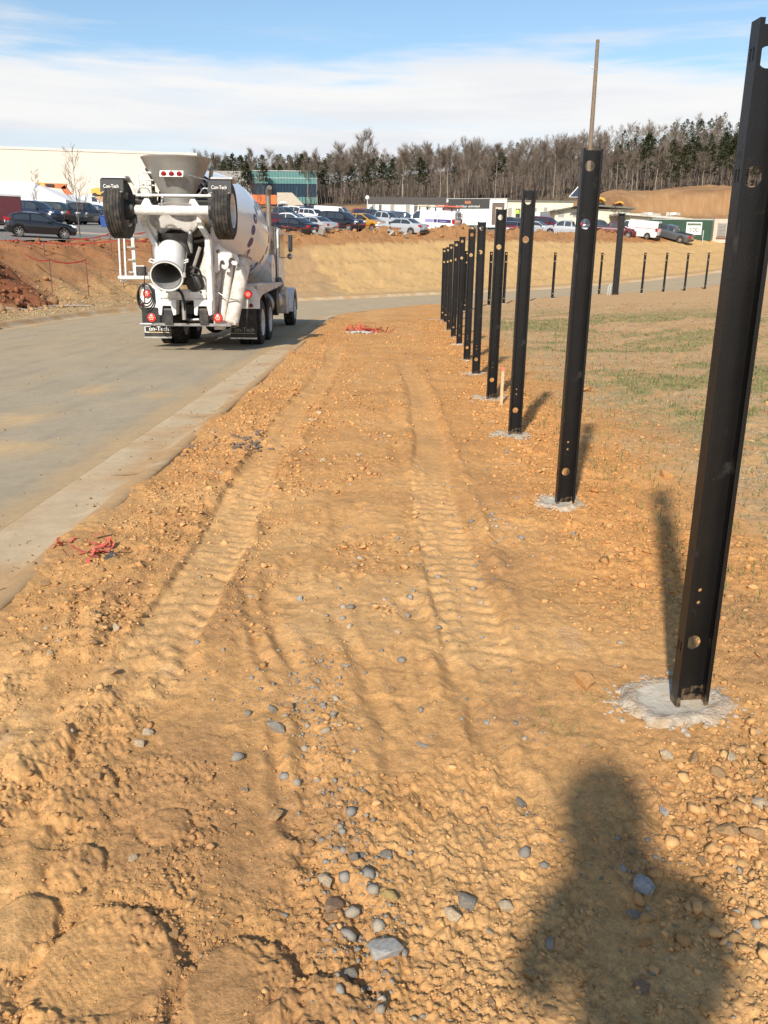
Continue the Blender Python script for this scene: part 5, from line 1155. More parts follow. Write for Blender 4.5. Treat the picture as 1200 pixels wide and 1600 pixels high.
m = MB(); m.prism([(6.5, 1.1), (8.0, 1.1), (8.0, 1.9), (8.1, 2.0), (7.85, 2.85), (7.6, 2.98), (6.6, 2.98), (6.45, 2.85)], 'x', -1.0, 1.0); m.build('cab', white, truck, bevel=.06)
m = MB(); m.bb((-.7, 6.44, 2.15), (.7, 6.49, 2.75)); m.build('rear_window', M_('car_glass', (.03, .036, .042), .05, var=.05, spec=.9), truck)
for s in (-1, 1):
    m = MB(); m.prism([(6.75, 2.1), (7.75, 2.1), (7.68, 2.78), (6.8, 2.78)], 'x', s*1.0, s*1.012); m.build('side_window', M_('car_glass', (.03, .036, .042), .05, var=.05, spec=.9), truck)
    m = MB(); m.tube([(s*.98, 7.6, 2.80), (s*1.22, 7.6, 2.82)], .015, 6); m.tube([(s*.98, 7.6, 2.12), (s*1.22, 7.6, 2.14), (s*1.24, 7.6, 2.82)], .013, 6); m.build('mirror_arm', galv, truck)
    m = MB(); m.bb((s*1.18, 7.55, 2.30), (s*1.30, 7.68, 2.80)); mm = m.build('mirror', cable, truck, bevel=.02)
    m = MB(); m.bb((s*1.20, 7.54, 2.33), (s*1.28, 7.548, 2.77)); m.build('mirror_glass', M_('mirror_glass', (.05, .06, .07), .03, metal=0), mm)
    m = MB(); m.lathe([(.03, -.06), (.09, 0), (.03, .06)], 14, ((s*1.22, 7.6, 2.16), (0, 1, 0))); m.build('spot_mirror', galv, truck, smooth=40)
    m = MB(); R = .68; pr = [(8.75+R*math.cos(a), .53+R*math.sin(a)) for a in np.linspace(rad(-5), rad(185), 16)]
    m.prism(pr+[(8.75+(R-.05)*math.cos(a), .53+(R-.05)*math.sin(a)) for a in np.linspace(rad(185), rad(-5), 16)], 'x', s*.78, s*1.24); m.build('front_fender', white, truck, smooth=40)
    m = MB(); m.prism([(8.08, .40), (8.08, 1.0), (8.25, 1.15), (7.6, 1.25), (7.3, 1.0), (7.5, .45)], 'x', s*.75, s*1.10); m.build('step_box', wdirty, truck, bevel=.02)
m = MB(); m.prism([(8.0, 1.0), (9.9, .8), (9.95, 1.45), (9.6, 1.62), (8.0, 1.95)], 'x', -.62, .62); m.build('bonnet', white, truck, bevel=.05)
m = MB(); m.bb((-1.15, 9.95, .45), (1.15, 10.1, .8)); m.build('front_bumper', galv, truck, bevel=.02)

# ------------------------------------------------------------------ cars
glassm = M_('car_glass', (.03, .036, .042), .05, var=.05, spec=.9)
plastic = mat('dark_trim', (.02, .02, .02), .6); plate = mat('number_plate', (.6, .6, .58), .5); headm = mat('headlamp', (.70, .72, .74), .12); tailm = mat('tail_red', (.42, .015, .02), .2); alloy = mat('alloy', (.48, .48, .48), .3, metal=.6)
SH = {  # L, W, H, key points of the top line (y from rear 0 to front 1 of the length, height), belt line, roof y-range for side glass
 'hatch': dict(L=4.05, W=1.72, top=[(0, .95), (.03, 1.08), (.09, 1.30), (.18, 1.41), (.36, 1.46), (.48, 1.42), (.71, .99), (.88, .86), (.96, .76), (1, .58)], belt=[(0, .95), (.2, .98), (.72, .92), (1, .62)], side=[(.11, .33), (.35, .64)], rw=(.02, .09), ws=(.49, .705), R=.31, wb=(.17, .81)),
 'sedan': dict(L=4.7, W=1.80, top=[(0, .80), (.03, 1.0), (.16, 1.06), (.30, 1.38), (.42, 1.44), (.55, 1.40), (.70, 1.02), (.92, .84), (1, .60)], belt=[(0, .8), (.05, .95), (.5, .96), (.72, .92), (1, .6)], side=[(.24, .43), (.445, .66)], rw=(.165, .30), ws=(.555, .70), R=.32, wb=(.2, .8)),
 'suv': dict(L=4.75, W=1.88, top=[(0, 1.05), (.015, 1.25), (.06, 1.68), (.15, 1.74), (.55, 1.74), (.63, 1.62), (.76, 1.16), (.93, 1.05), (1, .80)], belt=[(0, 1.0), (.1, 1.10), (.75, 1.05), (1, .8)], side=[(.09, .26), (.28, .46), (.475, .68)], rw=(.016, .055), ws=(.62, .755), R=.36, wb=(.19, .81)),
 'pickup': dict(L=5.6, W=1.92, top=[(0, 1.10), (.01, 1.14), (.36, 1.14), (.37, 1.16), (.405, 1.72), (.45, 1.78), (.60, 1.78), (.66, 1.66), (.76, 1.20), (.95, 1.08), (1, .85)], belt=[(0, 1.08), (.36, 1.10), (.76, 1.12), (1, .85)], side=[(.42, .54), (.555, .71)], rw=(.372, .40), ws=(.655, .755), R=.39, wb=(.2, .82)),
 'van': dict(L=5.7, W=2.0, top=[(0, 1.2), (.006, 2.02), (.02, 2.12), (.60, 2.12), (.72, 2.04), (.84, 1.36), (.97, 1.12), (1, .85)], belt=[(0, 1.2), (.01, 1.28), (.80, 1.22), (1, .85)], side=[(.66, .79)], rw=None, ws=(.725, .835), R=.36, wb=(.2, .84)),
 'coupe': dict(L=4.4, W=1.80, top=[(0, .75), (.03, .95), (.10, 1.0), (.28, 1.24), (.40, 1.29), (.50, 1.27), (.66, .96), (.92, .78), (1, .55)], belt=[(0, .75), (.06, .90), (.68, .86), (1, .55)], side=[(.33, .60)], rw=(.12, .30), ws=(.505, .655), R=.33, wb=(.19, .8)),
}
def car_meshes(kind):
    s = SH[kind]; L, W = s['L'], s['W']; N = 84; us = np.linspace(0, 1, N); top = np.interp(us, *zip(*s['top'])); bl = np.minimum(np.interp(us, *zip(*s['belt'])), top-.004)
    w = W/2*(1-.10*sst(us, .88, 1.0)**1.5-.30*sst(us, .965, 1)**2-.06*sst(us, .12, 0)-.22*sst(us, .025, 0)**2)
    sill = .24; zl = np.full(N, sill); zl += .10*sst(us, .96, 1)+.10*sst(us, .04, 0); R = s['R']*1.14
    for wy in s['wb']:
        dy = (us-wy)*L; k = np.abs(dy) < R; zl[k] = np.maximum(zl[k], s['R']+np.sqrt(R*R-dy[k]**2)-.02)
    rise = np.clip((top-bl)/.5, 0, 1); wr = w*(.97-.21*rise) if kind != 'van' else w*(.97-.12*rise)
    V = []; K = 9
    for i in range(N):
        y = (us[i]-.5)*L; z1 = max(zl[i]+.06, .42); zm = max(.55*bl[i]+.08, zl[i]+.10)
        pts = [(w[i]*.90, zl[i]), (w[i]*.985, zl[i]+.04), (w[i], zm), (w[i]*.985, bl[i]-.02), (w[i]*.965, bl[i]+.0), (wr[i]*1.0, max(top[i]-.06, bl[i]+.001)), (wr[i]*.93, top[i]-.012), (wr[i]*.5, top[i]+.008), (0, top[i]+.012)]
        V += [(x, y, z) for x, z in pts]+[(-x, y, z) for x, z in pts[-2::-1]]
    M2 = 2*K-1; F = [(i*M2+j, i*M2+j+1, (i+1)*M2+j+1, (i+1)*M2+j) for i in range(N-1) for j in range(M2-1)]
    F += [tuple(range(M2)), tuple(range((N-1)*M2, N*M2))]+[((i)*M2, (i+1)*M2, (i+1)*M2+M2-1, i*M2+M2-1) for i in range(N-1)]
    mb = MB(); mb.add(V, F); body = mb.mesh('body', M_('paint_white', (.72, .72, .71), .25, var=.02, coat=.6)); body.shade_smooth(); body.set_sharp_from_angle(angle=rad(42))
    out = [('body', body, None)]
    P = np.array(V).reshape(N, M2, 3)
    def at_(i, j): return P[i, j]
    for (a, b) in s['side']:
        for sg in (0, 1):
            i0, i1 = int(a*(N-1)), int(b*(N-1)); VV = []; c = 0
            for i in range(i0, i1+1):
                if top[i]-bl[i] < .14: continue
                p = at_(i, 4) if not sg else at_(i, M2-1-4); q = at_(i, 5) if not sg else at_(i, M2-1-5); n_ = .012*(1 if not sg else -1)
                VV += [p*.90+q*.10+[n_, 0, 0], p*.06+q*.94+[n_, 0, 0]]; c += 1
            if c > 1:
                mb = MB(); mb.add(VV, [(2*k, 2*k+1, 2*k+3, 2*k+2) for k in range(c-1)]); out.append(('window', mb.mesh('window', glassm), 'g'))
    for nm, rg in (('rear_window', s['rw']), ('windscreen', s['ws'])):
        if not rg: continue
        i0, i1 = int(round(rg[0]*(N-1))), int(round(rg[1]*(N-1))); i1 = max(i1, i0+1); VV = []; c = 0; cols = [5, 6, 7, 8, 9, 10, 11]
        for i in range(i0, i1+1):
            for j in cols: v = at_(i, j).copy(); v[2] += .012; v[1] += .012 if nm == 'windscreen' else -.012; v[0] *= .97; VV.append(v)
            c += 1
        nn = len(cols); mb = MB(); mb.add(VV, [(k*nn+j, k*nn+j+1, (k+1)*nn+j+1, (k+1)*nn+j) for k in range(c-1) for j in range(nn-1)]); out.append((nm, mb.mesh(nm, glassm, smooth=50), 'g'))
    if kind == 'van':
        for sg in (-1, 1):
            mb = MB(); mb.bb((sg*.08, -L/2-.004, 1.30), (sg*.72, -L/2-.001+.0, 1.92)); out.append(('rear_window', mb.mesh('rear_window', glassm), 'g'))
    zt = s['top'][0][1]; yb = -L/2; yf = L/2; wv = W/2
    tz = {'hatch': 1.02, 'sedan': .86, 'suv': 1.12, 'pickup': .92, 'van': 1.15, 'coupe': .84}[kind]; th = {'suv': .34, 'van': .42, 'pickup': .26}.get(kind, .16)
    for sg in (-1, 1):
        mb = MB(); mb.bb((sg*(wv-.30 if kind in ('sedan', 'hatch', 'coupe') else wv-.16), yb-.02, tz-th/2), (sg*(wv-.03), yb+.26, tz+th/2)); out.append(('tail_light', mb.mesh('tail_light', tailm, bevel=.02), 't'))
        hz2 = {'hatch': .74, 'sedan': .70, 'suv': .92, 'pickup': .95, 'van': .95, 'coupe': .66}[kind]
        mb = MB(); mb.bb((sg*(wv-.42), yf-.34, hz2-.07), (sg*(wv-.085), yf-.03, hz2+.08)); out.append(('headlight', mb.mesh('headlight', headm, bevel=.03), 'h'))
        mb = MB(); y = (s['ws'][0]+.10-.5)*L; mb.bb((sg*wv*.98, y-.05, bl[60]+.02), (sg*(wv+.18), y+.06, bl[60]+.17)); out.append(('wing_mirror', mb.mesh('wing_mirror', plastic, bevel=.02), 'p'))
    mb = MB(); mb.bb((-.55, yf-.10, .42), (.55, yf+.012, .62 if kind != 'pickup' else .85)); out.append(('grille', mb.mesh('grille', plastic, bevel=.02), 'p'))
    mb = MB(); mb.bb((-.16, yb-.03, tz-.22), (.16, yb+.0, tz-.08)); out.append(('number_plate', mb.mesh('number_plate', plate), 'p'))
    mb = MB(); mb.bb((-wv*.86, yb-.045, .34), (wv*.86, yb+.15, .50)); out.append(('rear_bumper', mb.mesh('rear_bumper', plastic if kind in ('suv', 'van', 'pickup', 'hatch') else plastic, bevel=.03), 'p'))
    if kind == 'pickup':
        mb = MB(); mb.bb((-wv*.84, yb+.12, .9), (wv*.84, yb+.35*L, 1.158)); out.append(('cargo_bed', mb.mesh('cargo_bed', plastic), 'p'))
    wh = []
    for wy in s['wb']:
        for sg in (-1, 1):
            R_ = s['R']; mb = MB(); x = sg*(wv-.10); y = (wy-.5)*L
            mb.lathe([(R_*.62, -.10), (R_*.95, -.11), (R_, -.08), (R_, .08), (R_*.95, .11), (R_*.62, .10), (R_*.6, .0), (0, 0)], 24, ((x, y, R_), (1, 0, 0)))
            t = mb.mesh('tyre', tyrem, smooth=35); mb = MB()
            mb.lathe([(R_*.66, sg*.105), (R_*.60, sg*.085), (R_*.58, sg*.05)], 20, ((x, y, R_), (1, 0, 0)))
            for k in range(7):
                a = 2*math.pi*k/7; mb.box((x+sg*.085, y+math.cos(a)*R_*.34, R_+math.sin(a)*R_*.34), (.02, R_*.60, R_*.15), rot=(a, 0, 0))
            mb.lathe([(0, sg*.10), (R_*.14, sg*.098), (R_*.15, sg*.07)], 12, ((x, y, R_), (1, 0, 0)))
            wh.append((t, mb.mesh('rim', alloy)))
    return out, wh
CM = {}
def car(kind, paint, px, Y, rel, label, py=None, dz=0, extra=None, grp='vehicles in the car park', scale=1, cat=None):
    if kind not in CM: CM[kind] = car_meshes(kind)
    parts, wh = CM[kind]; p = at(px, py or 360, Y); x = p[0]; bear = math.degrees(math.atan2(x, Y)); rz = -rad(rel+bear)
    z = float(BASE(np.array([x]), np.array([Y]))[0])+.03+dz
    nm = {'hatch': 'parked_car', 'sedan': 'parked_car', 'coupe': 'parked_car', 'suv': 'parked_suv', 'pickup': 'pickup_truck', 'van': 'cargo_van'}[kind]
    o = empty(nm, (x, Y, z), rz, label, cat or {'pickup': 'pickup truck', 'van': 'van', 'suv': 'suv'}.get(kind, 'car'), grp); o.scale = (scale,)*3
    # follow the slope of the car park
    e = .6; gx = (float(BASE(np.array([x+e]), np.array([Y]))[0])-float(BASE(np.array([x-e]), np.array([Y]))[0]))/(2*e); gy = (float(BASE(np.array([x]), np.array([Y+e]))[0])-float(BASE(np.array([x]), np.array([Y-e]))[0]))/(2*e)
    nrm = Vector((-gx, -gy, 1)).normalized(); f = Vector((-math.sin(rz), math.cos(rz), 0)); r = f.cross(nrm).normalized(); f = nrm.cross(r); o.rotation_euler = Matrix((r, f, nrm)).transposed().to_euler()
    for nme, me, k in parts: link(nme, me, o, paint if k is None else None)
    for t, r_ in wh:
        q = link('wheel', t, o); link('rim', r_, q)
    if extra: extra(o, SH[kind])
    return o
def paint(n, c, r=.28): return M_('paint_'+n, c, r, var=.02, coat=.6)
P_BLK = paint('black', (.010, .010, .012)); P_NAVY = paint('navy', (.012, .018, .04)); P_WHT = paint('white', (.72, .72, .71)); P_SIL = paint('silver', (.36, .38, .40)); P_GRY = paint('grey', (.075, .08, .085)); P_MAR = paint('maroon', (.10, .012, .016))
P_RED = paint('red', (.38, .02, .02)); P_GLD = paint('gold', (.45, .22, .03)); P_DGR = paint('dark_green', (.02, .035, .03)); P_BLU = paint('blue', (.03, .06, .14)); P_BRN = paint('brown_black', (.022, .014, .012)); P_LBL = paint('pale_blue', (.20, .30, .38))
def roofbox(o, s):
    m = MB(); m.bb((-.5, -1.3, s['top'][3][1]+.08), (.5, .9, s['top'][3][1]+.38)); m.build('roof_box', P_WHT, o, bevel=.1)
def vanstripe(o, s):
    W = s['W']/2; L = s['L']
    for sg in (-1, 1):
        m = MB(); m.bb((sg*(W+.001), -L/2+.35, 1.00), (sg*(W+.012), -L/2+1.75, 1.30)); st = m.build('purple_band', M_('band_purple', (.05, .04, .16), .4), o)
        m = MB(); m.bb((sg*(W+.001), -L/2+1.82, 1.00), (sg*(W+.012), -L/2+2.15, 1.30)); m.build('purple_band', M_('band_purple', (.05, .04, .16), .4), o)
        m = MB(); m.bb((sg*(W+.001), -L/2+2.2, 1.00), (sg*(W+.012), -L/2+3.1, 1.30)); m.build('pale_band', M_('band_lilac', (.30, .28, .50), .4), o)
        m = MB(); m.bb((sg*(W+.013), -L/2+.8, 1.10), (sg*(W+.016), -L/2+1.55, 1.16)); m.build('band_lettering', M_('lilac_ink', (.35, .33, .5), .5), o)
        m = MB(); m.bb((sg*(W*.975), -L/2+1.55, 1.50), (sg*(W*.975+.012), -L/2+1.85, 1.80)); m.build('emblem', M_('emblem_grey', (.5, .5, .58), .5), o)
    m = MB()
    for sg in (-1, 1): m.bb((sg*.95, -L/2+.1, 2.36), (sg*.90, -L/2+4.0, 2.40))
    for k in range(5): m.bb((-.95, -L/2+.3+k*.85, 2.34), (.95, -L/2+.36+k*.85, 2.37)); 
    for k in range(3):
        for sg in (-1, 1): m.bb((sg*.95, -L/2+.3+k*1.7, 2.08), (sg*.88, -L/2+.42+k*1.7, 2.36))
    m.build('roof_rack', plastic, o)
    m = MB()
    for x in (-.35, .05): m.bb((x, -L/2+.2, 2.43), (x+.07, -L/2+4.6, 2.50))
    for k in range(14): m.bb((-.3, -L/2+.4+k*.3, 2.44), (.08, -L/2+.44+k*.3, 2.48))
    m.build('ladder', M_('ladder_tan', (.55, .42, .22), .6), o)
    m = MB()
    for x in (-.75, -.45): m.bb((x, -L/2-.5, 2.45), (x+.07, -L/2+2.2, 2.56))
    for k in range(9): m.bb((-.7, -L/2-.4+k*.3, 2.48), (-.42, -L/2-.36+k*.3, 2.52))
    m.build('ladder', M_('ladder_red', (.60, .12, .06), .6), o)
    m = MB()
    for x in (.42, .72): m.bb((x, -L/2-.14, .35), (x+.04, -L/2-.10, 1.9))
    for k in range(5): m.bb((.42, -L/2-.14, .45+k*.28), (.76, -L/2-.10, .50+k*.28))
    m.build('rear_ladder', plastic, o)
def vanred(o, s):
    m = MB()
    for sg in (-1, 1): m.bb((sg*(s['W']/2+.001), -s['L']/2+.1, 1.26), (sg*(s['W']/2+.010), -s['L']/2+3.9, 1.31))
    m.build('red_line', tailm, o)
car('hatch', P_BLK, 64, 54, 84, 'glossy black hatchback in side view behind the orange fence at the far left')
car('suv', P_NAVY, 56, 71, 128, 'dark navy suv behind the black hatchback')
car('suv', P_DGR, 92, 74, 118, 'very dark green suv, second vehicle right of the navy one behind the hatchback')
car('pickup', P_BRN, 127, 75, 35, 'brownish black pickup between the bare young tree and the white coupe')
car('pickup', P_WHT, 120, 96, 120, 'white crew cab pickup in the back row above the dark pickups at the left')
car('van', P_NAVY, 82, 99, 95, 'dark navy van in front of the white marquee edge', scale=.85)
car('suv', P_BLU, 152, 91, 110, 'dusty blue suv behind the white coupe')
car('van', P_WHT, 138, 116, 92, 'white van in the last row below the dirt bank at the left', scale=.9)
car('suv', P_BLK, 107, 106, 100, 'black suv in the last row between marquee and white pickup')
car('coupe', P_WHT, 160, 78, 145, 'white sports coupe half hidden by the raised wheel of the mixer truck')
car('suv', P_DGR, 443, 128, 180, 'dark green suv with a white roof box in the back row', extra=roofbox)
car('pickup', P_GRY, 440, 100, 128, 'dark grey pickup behind the white sedan beside the mixer truck')
car('sedan', P_MAR, 428, 82, 75, 'maroon sedan seen just right of the exhaust stack')
car('sedan', P_WHT, 446, 86, -70, 'white sedan behind the black one, right of the exhaust stack')
car('suv', P_WHT, 467, 113, 128, 'white suv in the third row behind the white sedan')
car('suv', P_BLK, 484, 124, 120, 'black suv in the back row between two white suvs')
car('suv', P_WHT, 490, 109, 135, 'small white suv right of the larger white suv in the third row', scale=.9)
car('sedan', P_BLK, 456, 71.5, -52, 'black sedan with a round red tail light showing, front row by the truck mirror')
car('sedan', P_SIL, 488, 76, -50, 'silver sedan just right of the black sedan in the front row')
car('van', P_WHT, 523, 110, 112, 'long white van behind the black suv, left of the red suv', scale=.92)
car('suv', P_BLK, 533, 83, 125, 'large black suv with a pale headlight in the front row')
car('suv', P_RED, 560, 118, 178, 'bright red suv in the back row right of the white van')
car('suv', P_GRY, 578, 121, 120, 'dark grey suv in the back row, next to the red suv')
car('sedan', P_LBL, 548, 99, 120, 'pale blue sedan glimpsed between the black suv and the gold car')
car('hatch', P_GLD, 573, 85, 128, 'gold hatchback between the large black suv and silver sedan', scale=1.1)
car('pickup', P_SIL, 598, 97, 120, 'silver pickup in the second row behind the silver sedan')
car('suv', P_NAVY, 603, 117, 110, 'navy suv in front of the white site office trailer, left', scale=.95)
car('suv', P_BLU, 628, 110, 105, 'dark blue suv between silver pickup and the white ladder van')
car('sedan', P_SIL, 627, 80, -62, 'silver sedan with red tail light in the front row beside the ladder van')
car('van', P_WHT, 673, 86.5, -66, 'white cargo van with a purple stripe and ladders on its roof', extra=vanstripe)
car('sedan', P_MAR, 800, 97, 12, 'dark maroon sedan seen from behind between the fourth and third tall posts')
car('suv', P_NAVY, 795, 108, 150, 'navy suv behind the dark maroon sedan')
car('suv', P_MAR, 815, 107, 15, 'maroon suv beside the navy suv, near the worker')
car('suv', P_MAR, 852, 114, 120, 'maroon suv below the dark grey steel box')
car('sedan', P_SIL, 840, 106, 110, 'silver sedan right of the third tall post')
car('pickup', P_SIL, 886, 101, -78, 'silver crew cab pickup left of the second tall post')
car('suv', P_GRY, 934, 113, 80, 'dark grey suv showing right of the second tall post')
car('pickup', P_MAR, 957, 108, 86, 'maroon pickup left of the white van')
car('van', P_WHT, 994, 109.5, -72, 'white cargo van with a thin red line, just right of the double height post', extra=vanred)
car('pickup', P_GRY, 1047, 111, -70, 'dark grey pickup with red tail light in front of the green container')
def trailer_box(px, py, Y, L, Hh, W, rel, label, m_, name='enclosed_trailer', cat='trailer'):
    p = at(px, py, Y); x = p[0]; z = float(BASE(np.array([x]), np.array([Y]))[0]); bear = math.degrees(math.atan2(x, Y))
    o = empty(name, (x, Y, z), -rad(rel+bear), label, cat)
    m = MB(); m.bb((-W/2, -L/2, .5), (W/2, L/2, Hh)); m.build('body', m_, o, bevel=.04)
    m = MB(); m.bb((-W/2-.02, -L/2-.02, Hh), (W/2+.02, L/2+.02, Hh+.12)); m.build('roof', M_('roof_pale', (.5, .5, .48), .7), o)
    m = MB(); m.bb((-W/2-.01, -L/2-.01, .42), (W/2+.01, L/2+.01, .52)); m.build('chassis', plastic, o)
    for s in (-1, 1):
        for yy in (-.45, .45):
            m = MB(); m.lathe([(.2, -.1), (.34, -.1), (.36, 0), (.34, .1), (.2, .1)], 20, ((s*(W/2+.05), yy, .36), (1, 0, 0))); t = m.build('wheel', tyrem, o, smooth=35)
            m = MB(); m.lathe([(.21, s*.1), (.18, s*.06), (0, s*.05)], 16, ((s*(W/2+.05), yy, .36), (1, 0, 0))); m.build('rim', rimw, t)
        m = MB(); m.bb((s*W/2, -.95, .74), (s*(W/2+.26), .95, .80)); m.build('mudguard', galv, o)
    return o
trailer_box(-27, 366, 57.5, 5.0, 2.15, 2.0, 88, 'maroon enclosed trailer cut off by the left edge of the picture', M_('trailer_maroon', (.085, .012, .018), .4, coat=.3))
# promotional trailer with black sign band
o = trailer_box(744, 362, 102, 6.9, 3.55, 2.4, -86, 'white box trailer with a dark lettered sign band and an open rear end', M_('trailer_white', (.78, .77, .73), .4), 'promotional_trailer')
sx = 1 if True else -1
for s in (-1, 1):
    m = MB(); m.bb((s*1.2, -1.5, 2.55), (s*1.23, 3.25, 3.62)); b = m.build('sign_band', M_('sign_black', (.025, .022, .02), .5), o)
    rz_ = math.pi/2*s
    text('BBB', .42, (s*1.235, 1.0, 3.10), M_('sign_orange', (.60, .20, .08), .5), b, rot=(math.pi/2, 0, rz_), extrude=.004)
    text('the labor unlimited', .36, (s*1.235, 1.0, 2.70), M_('sign_text', (.62, .62, .58), .5), b, rot=(math.pi/2, 0, rz_), extrude=.004)
    m = MB(); m.lathe([(0, s*1.215), (.30, s*1.215), (.30, s*1.20)], 24, ((0, .9, 2.0), (1, 0, 0))); m.build('logo', M_('logo_pale', (.60, .58, .60), .5), o)
    m = MB(); m.lathe([(0, s*1.225), (.78, s*1.225), (.80, s*1.20)], 28, ((0, 3.0, 2.55), (1, 0, 0))); m.build('logo', M_('logo_brown', (.13, .05, .035), .5), o)
    m = MB(); m.bb((s*1.2, -3.2, .8), (s*1.215, -1.8, 3.2)); m.build('door_panel', M_('door_brown', (.12, .085, .06), .6), o)
    m = MB(); m.bb((s*1.21, -2.9, .8), (s*1.225, -2.2, 2.7)); m.build('door_inner', M_('beige_door', (.55, .47, .35), .6), o)

# worker in the doorway of the long shed
def person(name, loc, rz, label, joints, edges, radii, cloth, skin, hair, cat='person', extra=None):
    me = bpy.data.meshes.new('body'); me.from_pydata(joints, edges, []); me.update()
    ob = bpy.data.objects.new('tmp', me); COL.objects.link(ob)
    sk = ob.modifiers.new('s', 'SKIN'); sk.use_smooth_shade = True; sub = ob.modifiers.new('u', 'SUBSURF'); sub.levels = 2
    for i, r in enumerate(radii): me.skin_vertices[0].data[i].radius = (r, r) if not isinstance(r, tuple) else r
    me.skin_vertices[0].data[0].use_root = True
    bpy.context.view_layer.update(); dg = bpy.context.evaluated_depsgraph_get(); m2 = bpy.data.meshes.new_from_object(ob.evaluated_get(dg)); bpy.data.objects.remove(ob)
    m2.materials.clear()
    for c in (cloth[0], cloth[1], skin): m2.materials.append(c)
    for p in m2.polygons:
        c = p.center; p.material_index = cloth[2](c)
    o = empty(name, loc, rz, label, cat); link('body', m2, o); return o
skin = mat('skin', (.45, .26, .18), .6); jeans = mat('dark_trousers', (.03, .035, .05), .9); jacket = mat('dark_jacket', (.05, .05, .055), .9); hiviz = mat('hi_vis', (.45, .75, .05), .8); hair = mat('hair', (.04, .025, .015), .9)
J = [(0, 0, .96), (0, 0, 1.15), (0, 0, 1.38), (0, .01, 1.5), (0, .02, 1.60), (0, .03, 1.72), (-.11, 0, .90), (-.12, .03, .50), (-.13, -.02, .09), (-.14, .14, .04), (.11, 0, .90), (.12, .03, .50), (.13, -.02, .09), (.14, .14, .04), (-.19, 0, 1.42), (-.25, -.02, 1.14), (-.24, .08, .90), (-.24, .10, .82), (.19, 0, 1.42), (.25, -.02, 1.14), (.24, .08, .90), (.24, .10, .82)]
ED = [(0, 1), (1, 2), (2, 3), (3, 4), (4, 5), (0, 6), (6, 7), (7, 8), (8, 9), (0, 10), (10, 11), (11, 12), (12, 13), (2, 14), (14, 15), (15, 16), (16, 17), (2, 18), (18, 19), (19, 20), (20, 21)]
RD = [(.16, .11), (.15, .11), (.17, .11), .055, .085, .09, .095, .065, .05, .04, .095, .065, .05, .04, .07, .05, .035, .04, .07, .05, .035, .04]
p = at(809, 344, 131); zf = at(809, 344.5, 131.6)[2]
w = person('person', (p[0], 131.6, max(zf, hz(p[0], 131.6))), rad(180), 'worker in a yellow-green safety vest standing at the dark doorway of the long shed', J, ED, RD, (hiviz, jeans, lambda c: 2 if c.z > 1.5 else (1 if c.z < .95 else 0)), skin, hair)
m = MB(); m.lathe([(.0, .14), (.09, .10), (.125, .02), (.125, 0), (.15, -.005)], 16, ((0, .03, 1.74), (0, 0, 1))); m.build('hard_hat', P_WHT, w, smooth=50)
# the photographer, standing behind the camera (only the shadow is in the picture)
J2 = [(.03, 0, .95), (.02, .0, 1.15), (0, .02, 1.38), (-.04, .05, 1.52), (-.07, .07, 1.62), (-.08, .07, 1.74), (-.12, 0, .90), (-.14, .03, .50), (-.16, -.02, .09), (-.17, .14, .04), (.12, 0, .90), (.14, .03, .50), (.16, -.02, .09), (.17, .14, .04), (-.20, .02, 1.44), (-.22, .10, 1.20), (-.09, .20, 1.44), (-.055, .24, 1.56), (.20, .02, 1.44), (.22, .10, 1.20), (.09, .20, 1.44), (.055, .24, 1.56)]
fing = []; J3 = list(J2); E3 = list(ED); R3 = list(RD); R3[0] = (.17, .12); R3[1] = (.17, .12); R3[2] = (.19, .13); R3[3] = .095; R3[4] = .125; R3[5] = .13; R3[14] = .085; R3[18] = .085; R3[15] = .075; R3[19] = .075; R3[16] = .05; R3[20] = .05; R3[17] = .032; R3[21] = .032
for (hidx, s) in ((17, -1), (21, 1)):
    hx = Vector(J2[hidx])
    for k in range(4):
        a = hx+Vector((-s*.01, .0, .03-.018*k)); b = a+Vector((-s*.035, .015, .0)); c = b+Vector((-s*.025, -.005, .0)); i = len(J3); J3 += [tuple(a+Vector((0, .005, 0))), tuple(b), tuple(c)]; E3 += [(hidx, i), (i, i+1), (i+1, i+2)]; R3 += [.010, .009, .007]
    i = len(J3); J3 += [tuple(hx+Vector((-s*.02, -.03, .01))), tuple(hx+Vector((-s*.05, -.035, .02)))]; E3 += [(hidx, i), (i, i+1)]; R3 += [.012, .009]
ph = person('person', (.07, -.31, hz(0, -.31)+.04), 0, 'photographer in dark clothes behind the camera whose shadow falls at lower right', J3, E3, R3, (jacket, jeans, lambda c: 2 if c.z > 1.54 or (c.y > .20 and c.z > 1.50) else (1 if c.z < .95 else 0)), skin, hair)
m = MB(); m.lathe([(.0, .15), (.09, .12), (.14, .03), (.145, -.05), (.13, -.13)], 20, ((-.08, .055, 1.75), (0, 0, 1))); m.build('hair', hair, ph, smooth=50)
m = MB(); m.bb((-.036, -.034, 1.56), (.036, -.026, 1.70)); tag(m.build('phone', plastic, None, bevel=.002), 'dark phone held up in both hands by the photographer', 'phone')

